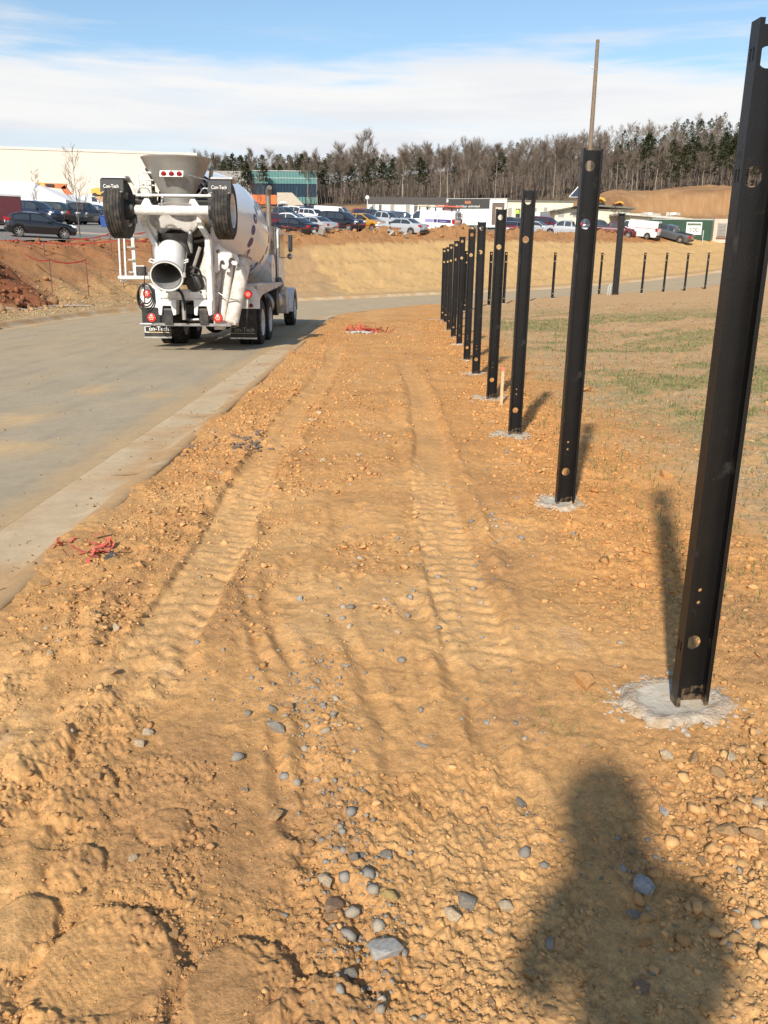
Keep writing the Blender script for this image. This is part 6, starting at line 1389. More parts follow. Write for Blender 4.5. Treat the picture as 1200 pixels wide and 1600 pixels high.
# ------------------------------------------------------------------ stones, clods, gravel
nr_ = np.random.RandomState(21)
OCT_V = np.array([(1, 0, 0), (-.5, .87, 0), (-.5, -.87, 0), (.3, .3, .9), (0, -.1, -.9)]); OCT_F = np.array([(0, 1, 3), (1, 2, 3), (2, 0, 3), (1, 0, 4), (2, 1, 4), (0, 2, 4)])
def scatter(name, x, y, s, col, label, cat, m, flat=.62, sink=.25, ang=.22, small=False):
    SV, SF = (OCT_V, OCT_F) if small else (ICO_V, ICO_F); q_ = len(SV)
    n = len(x); z = H(x, y); V = np.repeat(SV[None], n, 0); V = V*(1+nr_.uniform(-ang, ang, (n, q_, 1)))+nr_.uniform(-ang, ang, (n, q_, 3))*.5
    sc = np.stack([s*nr_.uniform(.8, 1.25, n), s*nr_.uniform(.6, 1.0, n), s*flat*nr_.uniform(.7, 1.2, n)], 1)*.5
    a = nr_.uniform(0, 6.28, (3, n))*np.array([[1], [.12], [.12]]); V = V*sc[:, None]
    c, s_ = np.cos(a[1]), np.sin(a[1]); V = np.stack([V[..., 0], V[..., 1]*c[:, None]-V[..., 2]*s_[:, None], V[..., 1]*s_[:, None]+V[..., 2]*c[:, None]], -1)
    c, s_ = np.cos(a[0]), np.sin(a[0]); V = np.stack([V[..., 0]*c[:, None]-V[..., 1]*s_[:, None], V[..., 0]*s_[:, None]+V[..., 1]*c[:, None], V[..., 2]], -1)
    V += np.stack([x, y, z+sc[:, 2]*(1-2*sink)], 1)[:, None]
    F = (SF[None]+q_*np.arange(n)[:, None, None]).reshape(-1, 3)
    C = np.repeat(col*nr_.uniform(.78, 1.2, (n, 1)), q_, 0)
    o = link(name, npmesh(name, V.reshape(-1, 3), F, m, attr=C)); return tag(o, label, cat, kind='stuff')
stonem = soilmat('stone', bump=.6, dist=.004, scales=(60, 200, 500), var=.14, rough=.9, spec=.25)
def patch(x, y):
    """how thickly loose clods lie here, 0..1"""
    p = .05+.75*roughzone(x, y)*(.5+.5*sst(fbm(x*6, y*6, 2, 501), -.3, .3))
    p += .9*np.exp(-((x-1.35)/.38)**2-((y-2.1)/.6)**2)              # heap of clods at lower right
    p += .8*np.exp(-((x-1.6)/.45)**2)*sst(y, 3, 5)                   # along the posts
    d = road_d(x, y); p += .9*np.exp(-((d-5.5)/.5)**2)*sst(y, 2.5, 4)
    p += .55*np.exp(-((x+.55-.05*(y-2))/.16)**2)*sst(y, 2.9, 2.2)
    p += .5*np.exp(-((x+1.62)/.25)**2)*sst(y, 3, 4)*sst(y, 14, 8)
    p += .55*np.exp(-((x+.75)/.14)**2)*sst(y, 3, 4.2)*sst(y, 11, 7)
    for (bx, by, rx, ry, h) in BLOBS: p = p*(1-.9*(np.hypot((x-bx)/rx, (y-by)/ry) < .95))+.5*np.exp(-((np.hypot((x-bx)/rx, (y-by)/ry)-1.2)/.14)**2)
    tr, lug = tracks(x, y); p = p*(1-.85*tr)
    p = p*np.where(x > 2.2+.5*noise(x, y*.5, 77), .22, 1)
    return p*(d > 4.95)
def cand(n, y0, y1, spread=.62):
    y = np.exp(nr_.uniform(math.log(y0), math.log(y1), n)); x = nr_.uniform(-1, 1, n)*spread*y; return x, y
x, y = cand(380000, 1.25, 30); k = nr_.rand(len(x)) < patch(x, y)*.60*np.where(y > 12, .5, 1); x, y = x[k], y[k]
s = np.maximum(.0032, .0014*y)*(1+nr_.pareto(2.3, len(x))*.75); s = np.minimum(s, np.minimum(.0125*y, .06))
base = soilcol(x, y)*.95; base = mixc(base, PALE, (nr_.rand(len(x)) < .10)*.6)
sm = s < np.maximum(.0032, .0014*y)*1.55
scatter('soil_crumbs', x[sm], y[sm], s[sm]*1.1, base[sm], 'fine crumbs of orange soil covering the bare verge', 'soil crumbs', stonem, ang=.3, small=True)
scatter('soil_clods', x[~sm], y[~sm], s[~sm], base[~sm], 'loose clods of orange soil scattered over the bare verge', 'soil clods', stonem, ang=.42, sink=.3)
print('clods', len(x))
k = 5200; x = nr_.normal(1.2, .33, k); y = nr_.normal(2.1, .46, k); kk = (np.hypot(x-1.15, y-2.95) > .27) & (y > 1.3) & (x > .42*y-.15+.25*nr_.rand(k)); x, y = x[kk], y[kk]
scatter('clod_heap', x, y, (.007*(1+nr_.pareto(1.7, len(x)))).clip(0, .045), mixc(soilcol(x, y)*.92, PALE*.95, (nr_.rand(len(x)) < .35)*.6), 'thick spread of clods at the lower right below the wide footing', 'soil clods', stonem, ang=.42, flat=.7, sink=.34)
# blue-grey crushed stone trodden into the drive
GC = [(-.28, 3.05, .08, .22, 120), (-.24, 2.65, .06, .25, 150), (-.13, 2.15, .05, .28, 190), (-.02, 1.8, .045, .2, 210), (.03, 1.55, .06, .15, 60), (.02, 3.6, .25, .5, 90), (.45, 4.3, .15, .6, 60), (-.48, 3.0, .1, .15, 50), (.52, 2.9, .10, .2, 40),
      (.95, 1.9, .18, .2, 90), (1.2, 1.75, .15, .15, 60), (.45, 2.2, .05, .07, 25), (.1, 6.5, .5, 2.0, 70), (-.8, 3.4, .2, .4, 20), (.85, 5.2, .15, .4, 40), (.75, 2.05, .12, .12, 35), (1.05, 3.3, .1, .2, 15), (.2, 12, .6, 4, 50), (.3, 1.75, .3, .3, 50)]
gx, gy = [], []
for (a, b, ra, rb, n) in GC: gx += list(nr_.normal(a, ra, n)); gy += list(nr_.normal(b, rb, n))
gx = np.array(gx); gy = np.array(gy); gs = np.maximum(.006, .0026*gy)*(1+nr_.pareto(2.2, len(gx))*.8); gs = np.minimum(gs, .045)
gcol = np.where(nr_.rand(len(gx), 1) < .3, C3(.33, .28, .21)[None], C3(.245, .22, .185)[None])
scatter('crushed_stone', gx, gy, gs, gcol, 'blue-grey crushed stone trodden into the orange soil', 'gravel', stonem, flat=.7, sink=.3)
# crumbs on the road, gutter and verge opposite
x, y = cand(9000, 3.5, 40, .8); d = road_d(x, y); k = (d > -4) & (d < 4.85) & (nr_.rand(len(x)) < .07+.75*sst(d, 3.6, 4.8)*sst(fbm(x*2, y*2, 3, 511), -.1, .4)); x, y = x[k], y[k]
z_keep = H
def HR(x, y):
    d = road_d(x, y); return BASE(x, y)+np.interp(d, [-4.15, 4.15, 4.55, 4.7, 4.82], [-.12, -.12, -.128, -.07, .004])
H = HR; scatter('road_crumbs', x, y, np.minimum(np.maximum(.006, .0022*y)*(1+nr_.pareto(3, len(x))), .05), np.tile(C3(.33, .23, .13), (len(x), 1)), 'soil crumbs scattered on the gutter and road surface', 'soil crumbs', stonem); H = z_keep
# clods on the berm in front of the cars, on the bank and the red mound
n = 26000; xx = nr_.uniform(-30, 42, n); yy = nr_.uniform(44, 112, n); e = -(road_d(xx, yy)+4.95); w = We(xx); k = (e > w-.8) & (e < w+4.0) & (nr_.rand(n) < .25+.75*sst(fbm(xx*.5, yy*.5, 3, 521), -.2, .3)); xx, yy = xx[k], yy[k]
q1 = nr_.normal(-18.5, 3.2, 1500); q2 = nr_.normal(34, 3.2, 1500); k = road_d(q1, q2) < -7; xx = np.r_[xx, q1[k]]; yy = np.r_[yy, q2[k]]
scatter('berm_clods', xx, yy, .10*(1+nr_.pareto(2.4, len(xx))*.8).clip(0, 4.5), soilcol(xx, yy)*.95, 'clods on the rough dirt berm below the parked cars', 'soil clods', stonem, flat=.8, sink=.2, ang=.35)
print('berm', len(xx))

def rockmesh(seed, n=15):
    """angular stone: hull of a few random points"""
    r = np.random.RandomState(seed); bm = bmesh.new(); P = r.normal(0, 1, (n, 3)); P /= np.linalg.norm(P, axis=1)[:, None]; P *= r.uniform(.40, .56, (n, 1))
    for p in P: bm.verts.new(p)
    g = bmesh.ops.convex_hull(bm, input=bm.verts); bmesh.ops.delete(bm, geom=[v for v in bm.verts if not v.link_faces], context='VERTS')
    bmesh.ops.bevel(bm, geom=list(bm.edges), offset=.025, segments=1, affect='EDGES', clamp_overlap=True)
    me = bpy.data.meshes.new('stone'); bm.to_mesh(me); bm.free(); return me
RK = [rockmesh(300+i, 11+i) for i in range(8)]
def rockmat(n, c): return mat(n, c, .9, var=.28, vs=9, bump=.7, bs=45, dirt=(.42, .25, .12), dirt_amt=.35, dscale=5, spec=.25)
RM = {'tan': rockmat('stone_tan', (.46, .275, .13)), 'grey': rockmat('stone_blue_grey', (.265, .24, .20)), 'pale': rockmat('stone_pale', (.56, .44, .29)), 'orange': rockmat('stone_orange', (.50, .26, .10)), 'brown': rockmat('stone_brown', (.30, .19, .12)),
      'lgrey': rockmat('stone_light_grey', (.42, .40, .37)), 'yellow': rockmat('stone_yellow', (.62, .42, .15))}
for m_ in RK: m_.materials.append(RM['tan'])
rs_ = random.Random(77)
def stone(px, py, wpx, col, label, group='named loose stones on the verge', asp=.75, hgt=.6, rot=None, name='stone'):
    p = atg(px, py, 0); s = wpx/FPX*math.hypot(p[1], EYE)*1.0
    o = link(name, rs_.choice(RK), None, RM[col]); o.scale = (s*1.12, s*asp*1.12, s*hgt); o.rotation_euler = (rs_.uniform(-.2, .2), rs_.uniform(-.2, .2), rot if rot is not None else rs_.uniform(0, 3.1))
    o.location = (p[0], p[1], hz(p[0], p[1])+s*hgt*.20); return tag(o, label, 'stone', group)
HERO = [(602, 1500, 50, 'lgrey', 'large pale grey angular rock in the middle of the gravel trail, bottom centre', .9, .5), (546, 1528, 22, 'grey', 'blue-grey stone touching the lower left of the largest pale grey rock', .8, .7), (632, 1496, 16, 'lgrey', 'upright narrow grey stone touching the right side of the largest pale grey rock', .6, .9),
 (519, 1422, 38, 'brown', 'reddish brown layered rock left of the gravel trail above the largest grey rock', .6, .7), (519, 1440, 30, 'tan', 'tan slab lying right under the reddish brown layered rock', .5, .4), (608, 1408, 18, 'yellow', 'bright yellowish elongated shard standing in the gravel trail', 1.9, .5),
 (430, 1271, 27, 'tan', 'blocky tan stone left of the upper gravel trail', .8, .7), (484, 1314, 19, 'tan', 'faceted tan stone just above the skid ridge, below the blocky tan stone', .8, .7), (507, 1378, 32, 'pale', 'broad flat pale stone left of the gravel trail, above the layered brown rock', .6, .4),
 (604, 1339, 25, 'grey', 'grey stone with a tan face beside the upper gravel trail', .7, .6), (564, 1337, 17, 'grey', 'oval grey stone upright in the middle of the gravel trail', .9, .7), (552, 1350, 15, 'grey', 'dark blue-grey pebble below the oval grey stone', .9, .7),
 (429, 1141, 40, 'grey', 'long dark grey slab lying on the left skid ridge at mid height', .4, .5), (426, 1110, 16, 'grey', 'round dark grey stone above the long dark grey slab', .8, .8), (451, 1107, 18, 'tan', 'round tan stone right beside the round dark grey stone', .8, .8), (608, 1080, 18, 'tan', 'smooth tan cube-like stone alone in the centre of the drive', .9, .8),
 (548, 986, 17, 'pale', 'pale triangular stone left of centre, upper drive', .7, .7), (620, 992, 13, 'pale', 'pale triangular stone right of the other one, upper drive', .7, .7), (470, 934, 16, 'lgrey', 'half grey half tan stone at the top of the left skid ridge', .9, .9), (663, 1160, 32, 'grey', 'flat dark grey fragment low in the soil right of centre', .35, .3),
 (814, 1240, 28, 'grey', 'dark grey crumbling fragment left of the photographer shadow', .5, .4), (761, 1121, 14, 'lgrey', 'small light grey stone right of centre below the tread mark', .8, .7), (1040, 1265, 30, 'lgrey', 'light grey wedge-shaped stone right of the shadow of the head', .45, .4), (1006, 1380, 38, 'lgrey', 'light grey blocky rock lying in the middle of the photographer shadow', .75, .6),
 (995, 1422, 34, 'grey', 'dark crumbled grey stone below the light grey blocky rock in the shadow', .6, .4), (1008, 1468, 22, 'orange', 'roundish orange stone in the shadow below the crumbled grey stone', .9, .7), (826, 1525, 28, 'tan', 'rounded tan stone at the left edge of the shadow near the bottom', .8, .6), (863, 1582, 22, 'tan', 'rounded tan stone at the very bottom under the shadow', .8, .6),
 (912, 1066, 42, 'orange', 'big orange sandstone lump left of the wide concrete footing', .8, .6), (975, 1074, 22, 'orange', 'orange stone set in the left part of the wide concrete footing', .7, .5), (1134, 1300, 40, 'tan', 'largest tan rock in the heap of clods at the right edge', .9, .7), (1040, 1178, 24, 'pale', 'pale stone on top of the clod heap below the wide footing', .7, .6),
 (1085, 1188, 34, 'tan', 'tan rock in the clod heap, under the right end of the wide footing', .7, .6), (1122, 1208, 34, 'tan', 'faceted tan rock in the right part of the clod heap', .7, .6), (1180, 1310, 36, 'tan', 'tan rock cut by the right edge of the picture in the clod heap', .7, .7), (1040, 748, 24, 'orange', 'bright orange stone in the straw at the tip of the near post shadow', .7, .7),
 (915, 606, 26, 'orange', 'flat orange clod right behind the second tall post', .7, .4), (232, 1146, 22, 'pale', 'pale faceted stone at the left, upper of a close pair', .8, .8), (219, 1163, 21, 'pale', 'pale stone at the left, lower of a close pair', .8, .8), (152, 1224, 23, 'tan', 'tan wedge stone left of the smooth soil patch', .7, .6),
 (208, 1349, 15, 'pale', 'small pale stone with a tiny groove trailing from it, lower left', .8, .8), (270, 1471, 20, 'tan', 'square tan stone in the trench between the two smooth soil mounds', .9, .7), (152, 1033, 18, 'tan', 'tan stone right of the left crumb field', .7, .6), (146, 1018, 15, 'tan', 'tan stone just above left of the similar tan stone', .8, .7),
 (183, 986, 17, 'pale', 'pale upright stone beside the left tyre track', .8, .9), (67, 912, 20, 'tan', 'rounded tan lump by the kerb, left of the red flags', .8, .6), (177, 1056, 15, 'tan', 'tan stone standing over the dark groove at the left', .9, .9), (1006, 1528, 13, 'orange', 'small round orange stone at the bottom in the shadow', .9, .6),
 (1001, 1538, 28, 'brown', 'flat brown oval stone at the bottom in the shadow', .9, .3), (382, 1234, 14, 'grey', 'lone blue-grey pebble on the smooth soil patch left of centre', .8, .6), (765, 1452, 15, 'pale', 'small pale chip near the left edge of the shadow', .7, .5), (789, 1410, 24, 'pale', 'cream faceted stone left of the shadow at the bottom third', .8, .7), (732, 1408, 34, 'grey', 'dark grey stone with a yellow edge left of the shadow', .8, .6)]
for (a, b, c, d_, e_, f_, g_) in HERO: stone(a, b, c, d_, e_, asp=f_, hgt=g_)
GR = {'tan': ('tan stone lying loose on the orange soil of the verge', 'loose tan stones'), 'pale': ('pale buff stone lying loose on the soil of the verge', 'loose pale buff stones'), 'orange': ('orange stone among the clods beside the tall posts', 'loose orange stones'), 'grey': ('blue-grey piece of crushed stone on the orange soil', 'larger pieces of blue-grey stone')}
def where_(x, y):
    side = 'left of the left tyre track' if x < -1.3 else 'on the left tyre track' if x < -.8 else 'between the two tyre tracks' if x < .2 else 'on the right tyre track' if x < .75 else 'near the line of tall posts'
    if y < 2.9: side = 'at the lower left' if x < -.35 else 'around the gravel trail' if x < .35 else 'by the photographer shadow'
    return side+(', far up the drive' if y > 6.5 else '')
cnt = 0
while cnt < 105:
    y = math.exp(rs_.uniform(math.log(1.35), math.log(11))); x = rs_.uniform(-.55, .62)*y
    if float(patch(np.array([x]), np.array([y]))[0]) < rs_.uniform(.1, 1.0): continue
    c = rs_.choice(['tan', 'tan', 'pale']) if x < .9 else rs_.choice(['tan', 'orange', 'orange'])
    if y < 2.9 and x > 1.0: c = 'tan'
    s = max(.013, .0062*y)*(1+rs_.paretovariate(2.6)*.45)
    o = link('stone', rs_.choice(RK), None, RM[c]); o.scale = (s, s*rs_.uniform(.6, .95), s*rs_.uniform(.45, .75)); o.rotation_euler = (rs_.uniform(-.3, .3), rs_.uniform(-.3, .3), rs_.uniform(0, 3)); o.location = (x, y, hz(x, y)+s*.03)
    tag(o, {'tan': 'tan loose stone ', 'pale': 'pale buff loose stone ', 'orange': 'orange loose stone '}[c]+where_(x, y), 'stone', GR[c][1]); cnt += 1
for i in range(34):
    g = GC[rs_.choice([0, 1, 2, 2, 3, 3, 5, 6, 7, 8, 9, 10, 12, 15])]; x = rs_.gauss(g[0], g[2]); y = rs_.gauss(g[1], g[3]); s = max(.012, .0052*y)*(.7+rs_.paretovariate(2.2)*.4)
    if y < 1.3: continue
    o = link('stone', rs_.choice(RK), None, RM['grey' if rs_.random() < .8 else 'lgrey']); o.scale = (s, s*rs_.uniform(.6, .95), s*rs_.uniform(.45, .75)); o.rotation_euler = (rs_.uniform(-.3, .3), rs_.uniform(-.3, .3), rs_.uniform(0, 3)); o.location = (x, y, hz(x, y)+s*.03)
    tag(o, 'blue-grey piece of crushed stone '+where_(x, y), 'stone', GR['grey'][1])
# rocky heap at the lower right
for i in range(95):
    x = rs_.gauss(1.22, .2); y = rs_.gauss(2.2, .33); s = rs_.uniform(.024, .05)*(1 if rs_.random() < .8 else 1.5)
    if math.hypot(x-1.17, y-2.95) < .30 or y < 1.5 or x < .62*y-.38 or x > .62*y: continue
    o = link('stone', rs_.choice(RK), None, RM[rs_.choice(['tan', 'tan', 'tan', 'pale', 'orange'])]); o.scale = (s, s*rs_.uniform(.6, .95), s*rs_.uniform(.45, .75)); o.rotation_euler = (rs_.uniform(-.3, .3), rs_.uniform(-.3, .3), rs_.uniform(0, 3)); o.location = (x, y, hz(x, y)+s*.03)
    tag(o, 'tan rock heaped with others at the right edge below the wide footing', 'stone', 'rocks heaped at the lower right')

# ------------------------------------------------------------------ grass, straw, litter
def blades(name, x, y, h, w, lean, col, m, label, cat):
    n = len(x); z = H(x, y); a = nr_.uniform(0, 6.28, n); dx, dy = np.cos(a), np.sin(a); b = nr_.uniform(0, 6.28, n); lx, ly = np.cos(b)*lean, np.sin(b)*lean
    P = np.stack([x, y, z], 1)
    v0 = P+np.stack([dx*w, dy*w, np.zeros(n)], 1); v1 = P-np.stack([dx*w, dy*w, np.zeros(n)], 1); v2 = P+np.stack([lx, ly, h], 1)
    V = np.stack([v0, v1, v2], 1).reshape(-1, 3); F = np.arange(3*n).reshape(-1, 3)
    o = link(name, npmesh(name, V, F, m, attr=np.repeat(col*nr_.uniform(.75, 1.25, (n, 1)), 3, 0))); return tag(o, label, cat, kind='stuff')
grm = soilmat('grass_blade', bump=0, scales=(5, 20, 60), var=.1)
n = 60000; y = np.exp(nr_.uniform(math.log(2.6), math.log(32), n)); x = nr_.uniform(.1, .66, n)*y; yard = sst(x+.3*fbm(x, y, 3, 531), 2.0, 3.4); k = (nr_.rand(n) < yard*(.35+.65*sst(fbm(x*1.2, y*1.2, 3, 532), -.2, .4))); x, y = x[k], y[k]
blades('dry_straw', x, y, np.abs(nr_.normal(0, .012, len(x))), np.maximum(.0018, .0005*y), nr_.uniform(.03, .09, len(x))*np.maximum(1, y/9), np.tile(C3(.50, .39, .23), (len(x), 1)), grm, 'thin dry straw lying on the slope right of the posts', 'straw')
n = 110000; y = np.exp(nr_.uniform(math.log(4), math.log(42), n)); x = nr_.uniform(.12, .66, n)*y; c = soilcol(x, y); gr = (c[:, 1] > c[:, 0]*.84) & (x > 2.2) | ((nr_.rand(n) < .05) & (x > 1.7)); x, y = x[gr], y[gr]
blades('sprouting_grass', x, y, nr_.uniform(.02, .08, len(x)), np.maximum(.0022, .0009*y), nr_.uniform(.0, .04, len(x)), np.tile(C3(.175, .175, .07), (len(x), 1)), grm, 'sparse green grass sprouting in streaks on the slope', 'grass')
tuf = [(430/1.0, 0)]; tx, ty = [], []
for (a, b) in ((925, 1095), (900, 1140), (985, 955), (1010, 940), (920, 850), (955, 880), (515, 723), (1185, 1220), (1170, 1182), (640, 515), (670, 512), (850, 1110), (870, 1135), (1150, 960), (950, 745), (1075, 985)):
    p = atg(a, b, 0); q = 26; tx += list(nr_.normal(p[0], .02+.006*p[1], q)); ty += list(nr_.normal(p[1], .02+.01*p[1], q))
tx = np.array(tx); ty = np.array(ty); blades('grass_sprigs', tx, ty, nr_.uniform(.01, .04, len(tx)), np.maximum(.0015, .0006*ty), nr_.uniform(0, .025, len(tx)), np.tile(C3(.20, .21, .08), (len(tx), 1)), grm, 'tiny green sprigs scattered on the soil near the posts', 'grass')
n = 30000; y = nr_.uniform(20, 50, n); x = -11.9-np.abs(nr_.normal(0, 2.6, n)); k = road_d(x, y) < -5.1; x, y = x[k], y[k]
blades('verge_straw', x, y, np.abs(nr_.normal(0, .03, len(x))), np.full(len(x), .012), nr_.uniform(.05, .2, len(x)), np.tile(C3(.50, .39, .22), (len(x), 1)), grm, 'dry straw on the verge beyond the left kerb', 'straw')

def ribbon_heap(name, px, py, spread, n, m_, label, cat, L=.07, w=.012, seed=1, z=0.):
    r = random.Random(seed); p = atg(px, py, 0); mb = MB()
    for i in range(n):
        x = p[0]+r.gauss(0, spread[0]); y = p[1]+r.gauss(0, spread[1]); zz = hz(x, y)+r.uniform(.0, .02); a = r.uniform(0, 6.28); pts = []; q = Vector((x, y, zz)); d = Vector((math.cos(a), math.sin(a), r.uniform(.1, .5)))
        for k in range(5):
            pts.append(q.copy()); q = q+d*L/4; d = (d+Vector((r.uniform(-.7, .7), r.uniform(-.7, .7), r.uniform(-.6, .4)))).normalized()
            q.z = max(q.z, zz)
        side = Vector((-math.sin(a), math.cos(a), r.uniform(-.5, .5)))*w/2; V = []
        for k, q_ in enumerate(pts): s2 = side*(1+.3*math.sin(k*2)); V += [q_-s2, q_+s2]
        mb.add(V, [(2*k, 2*k+1, 2*k+3, 2*k+2) for k in range(4)])
    return tag(mb.build(name, m_), label, cat)
flagm = mat('flag_plastic', (.55, .10, .06), .6, var=.25, vs=30, dirt=(.45, .26, .13), dirt_amt=.3, dscale=15)
ribbon_heap('marking_tape', 152, 866, (.055, .10), 24, flagm, 'torn red-orange marking tape crumpled on the soil near the left kerb', 'tape', .09, .022, 2)
ribbon_heap('marking_tape', 100, 857, (.02, .03), 4, flagm, 'small torn piece of red-orange tape left of the larger heap', 'tape', .07, .02, 3)
ribbon_heap('marking_tape', 78, 862, (.008, .01), 1, flagm, 'single scrap of red-orange tape on the kerb edge', 'tape', .05, .02, 4)
ribbon_heap('marking_tape', 574, 517, (.28, .35), 60, flagm, 'distant red-orange marking tape heap near the end of the drive', 'tape', .30, .05, 5)
ribbon_heap('plastic_scrap', 172, 879, (.02, .02), 3, M_('dark_scrap', (.10, .085, .07), .7), 'dark scrap lying under the larger heap of red-orange tape', 'scrap', .08, .03, 6)
def pebbleheap(px, py, n, spr, s, label, seed, col=(.42, .40, .36)):
    r = random.Random(seed); p = atg(px, py, 0); mb = MB()
    for i in range(n):
        x = p[0]+r.gauss(0, spr[0]); y = p[1]+r.gauss(0, spr[1]); ss = s*r.uniform(.5, 1.3); mb.add([(x+v[0]*ss*r.uniform(.7, 1.2), y+v[1]*ss, hz(x, y)+ss*.3+v[2]*ss*.5) for v in ICO_V], [tuple(f) for f in ICO_F])
    return tag(mb.build('stone_heap', mat('heap_%d' % seed, col, .9, var=.2, vs=8)), label, 'stone heap', kind='stuff')
pebbleheap(567, 520, 26, (.18, .2), .07, 'small heap of grey rubble beside the distant red tape', 61)
pebbleheap(388, 695, 60, (.12, .22), .025, 'patch of dark broken clods beside the left track', 62, (.16, .12, .09))
pebbleheap(300, 700, 40, (.14, .2), .02, 'patch of dark clods near the kerb at left centre', 63, (.22, .14, .08))

# ------------------------------------------------------------------ orange safety fence, drain, bins, machines
fen = mat('fence_orange', (.30, .035, .022), .8, var=.3, vs=6)
def safety_fence(pts, label, sag=.25, dbl=False, h=1.15):
    a = at(*pts[0]); o = empty('safety_fence', (a[0], a[1], hz(a[0], a[1])), 0, label, 'fence'); P = []
    for (px, py, Y, real) in pts:
        q = at(px, py, Y); g = hz(q[0], Y)-.1; P.append(Vector(q)-o.location)
        if real:
            m = MB(); m.cyl(Vector((q[0], Y, g-.1))-o.location, Vector(q)-o.location+Vector((0, 0, .05)), .02, n=6); m.build('fence_stake', M_('rebar', (.13, .06, .04), .8), o)
    for k in range(len(P)-1):
        n = 12; V = []
        for i in range(n+1):
            t = i/n; q = P[k].lerp(P[k+1], t); dz = -4*t*(1-t)*sag; ww = .05+.03*math.sin(i*2.3+k); V += [q+Vector((0, 0, dz+ww)), q+Vector((0, 0.01, dz-ww))]
        m = MB(); m.add(V, [(2*i, 2*i+1, 2*i+3, 2*i+2) for i in range(n)]); m.build('mesh_strip', fen, o)
    return o
def safety_fence4(pts, label, **k): return safety_fence(pts, label, **k)
_at = at
def at3(p): return _at(p[0], p[1], p[2])
def sf(pts, label, sag=.2):
    a = at3(pts[0]); o = empty('safety_fence', (a[0], a[1], hz(a[0], a[1])), 0, label, 'fence'); P = []
    for (px, py, Y, real) in pts:
        q = at3((px, py, Y)); g = hz(q[0], Y)
        if real < 0: q[2] = g+.05
        P.append(Vector(q)-o.location)
        if real > 0:
            m = MB(); m.cyl(Vector((q[0], Y, g-.15))-o.location, Vector(q)-o.location+Vector((0, 0, .06)), .022, n=6); m.build('fence_stake', M_('rebar', (.13, .06, .04), .8), o)
    for k in range(len(P)-1):
        n = 14; V = []
        for i in range(n+1):
            t = i/n; q = P[k].lerp(P[k+1], t); dz = -4*t*(1-t)*sag; ww = .02+.02*abs(math.sin(i*2.3+k)); V += [q+Vector((0, 0, dz+ww)), q+Vector((0, 0.01, dz-ww))]
        m = MB(); m.add(V, [(2*i, 2*i+1, 2*i+3, 2*i+2) for i in range(n)]); m.build('mesh_strip', fen, o)
sf([(40, 397, 42, 0), (77, 406, 40, 1), (134, 406, 41, 1), (139, 408, 41, 0)], 'sagging orange fence strip on two thin stakes beside the dark red mound', .15)
sf([(-10, 372, 47, 1), (27, 374, 46, 1), (68, 379, 45, 1), (188, 375, 45, 1), (240, 372, 45.5, 1)], 'orange fence strip running along the top of the bank in front of the black hatchback', .12)
sf([(110, 373, 49, 1), (172, 365, 50, 1), (235, 361, 51, 1)], 'upper orange fence strip between the young tree and the mixer truck', .12)
sf([(440, 352, 67, 0), (450, 353, 67, 1), (470, 357, 68, 1), (560, 350, 76, 1), (650, 357, 80, 1)], 'thin orange fence strip in front of the front row of cars', .1)
m = MB(); pts = [at3((-10, 392, 33)), at3((40, 408, 34)), at3((80, 421, 35.5)), at3((140, 445, 37))]
pts = [Vector((p[0], p[1], hz(p[0], p[1])+.03)) for p in pts]; m.tube(pts, .04, 6); tag(m.build('pipe', M_('pipe_pale', (.50, .40, .32), .6)), 'thin pale pipe lying down the flank of the dark red mound', 'pipe')
# storm drain in the left kerb
p = road_pt(np.array([24.0]), np.array([-4.78])); o = empty('storm_drain', (float(p[0][0]), float(p[1][0]), -.0), 0, 'dark storm drain opening in the left kerb with wet soil round it', 'drain')
m = MB(); m.bb((-.02, -.8, -.12), (.22, .8, .052)); m.build('opening', M_('drain_dark', (.02, .017, .015), .9), o)
m = MB(); m.bb((-.5, -1.0, .04), (-.02, 1.0, .075)); m.build('cover_slab', M_('concrete_pale', (.46, .41, .33), .9), o)
ribbon_heap('wet_debris', 52, 515, (.35, .35), 30, M_('wet_debris', (.06, .045, .035), .8), 'dark wet debris lying in front of the storm drain', 'debris', .35, .07, 9)
# blue bin and blue skip
p = at(164, 355, 72); z0 = float(BASE(np.array([p[0]]), np.array([72.]))[0]); o = empty('waste_bin', (p[0], 72, z0), 0, 'blue plastic bin in front of the white sports coupe', 'bin'); bl = M_('bin_blue', (.02, .07, .28), .4)
m = MB(); m.box((0, 0, .42), (.50, .5, .8), taper=1.15); m.build('body', bl, o, bevel=.03); m = MB(); m.box((0, 0, .86), (.62, .6, .07)); m.build('rim', bl, o, bevel=.02)
p = at(1200, 384, 113); o = empty('skip', (p[0], 113, float(BASE(np.array([p[0]]), np.array([113.]))[0])), 0, 'dark blue skip half hidden at the right edge behind the nearest post', 'skip')
m = MB(); m.box((1.2, 0, 1.25), (2.9, 1.9, 2.4), taper=1.08); m.build('body', M_('skip_blue', (.02, .035, .11), .5), o, bevel=.04); m = MB()
for k in range(4): m.bb((.1+k*.75, -1.02, .2), (.2+k*.75, -.93, 2.3))
m.build('rib', M_('skip_blue', (.02, .035, .11), .5), o)
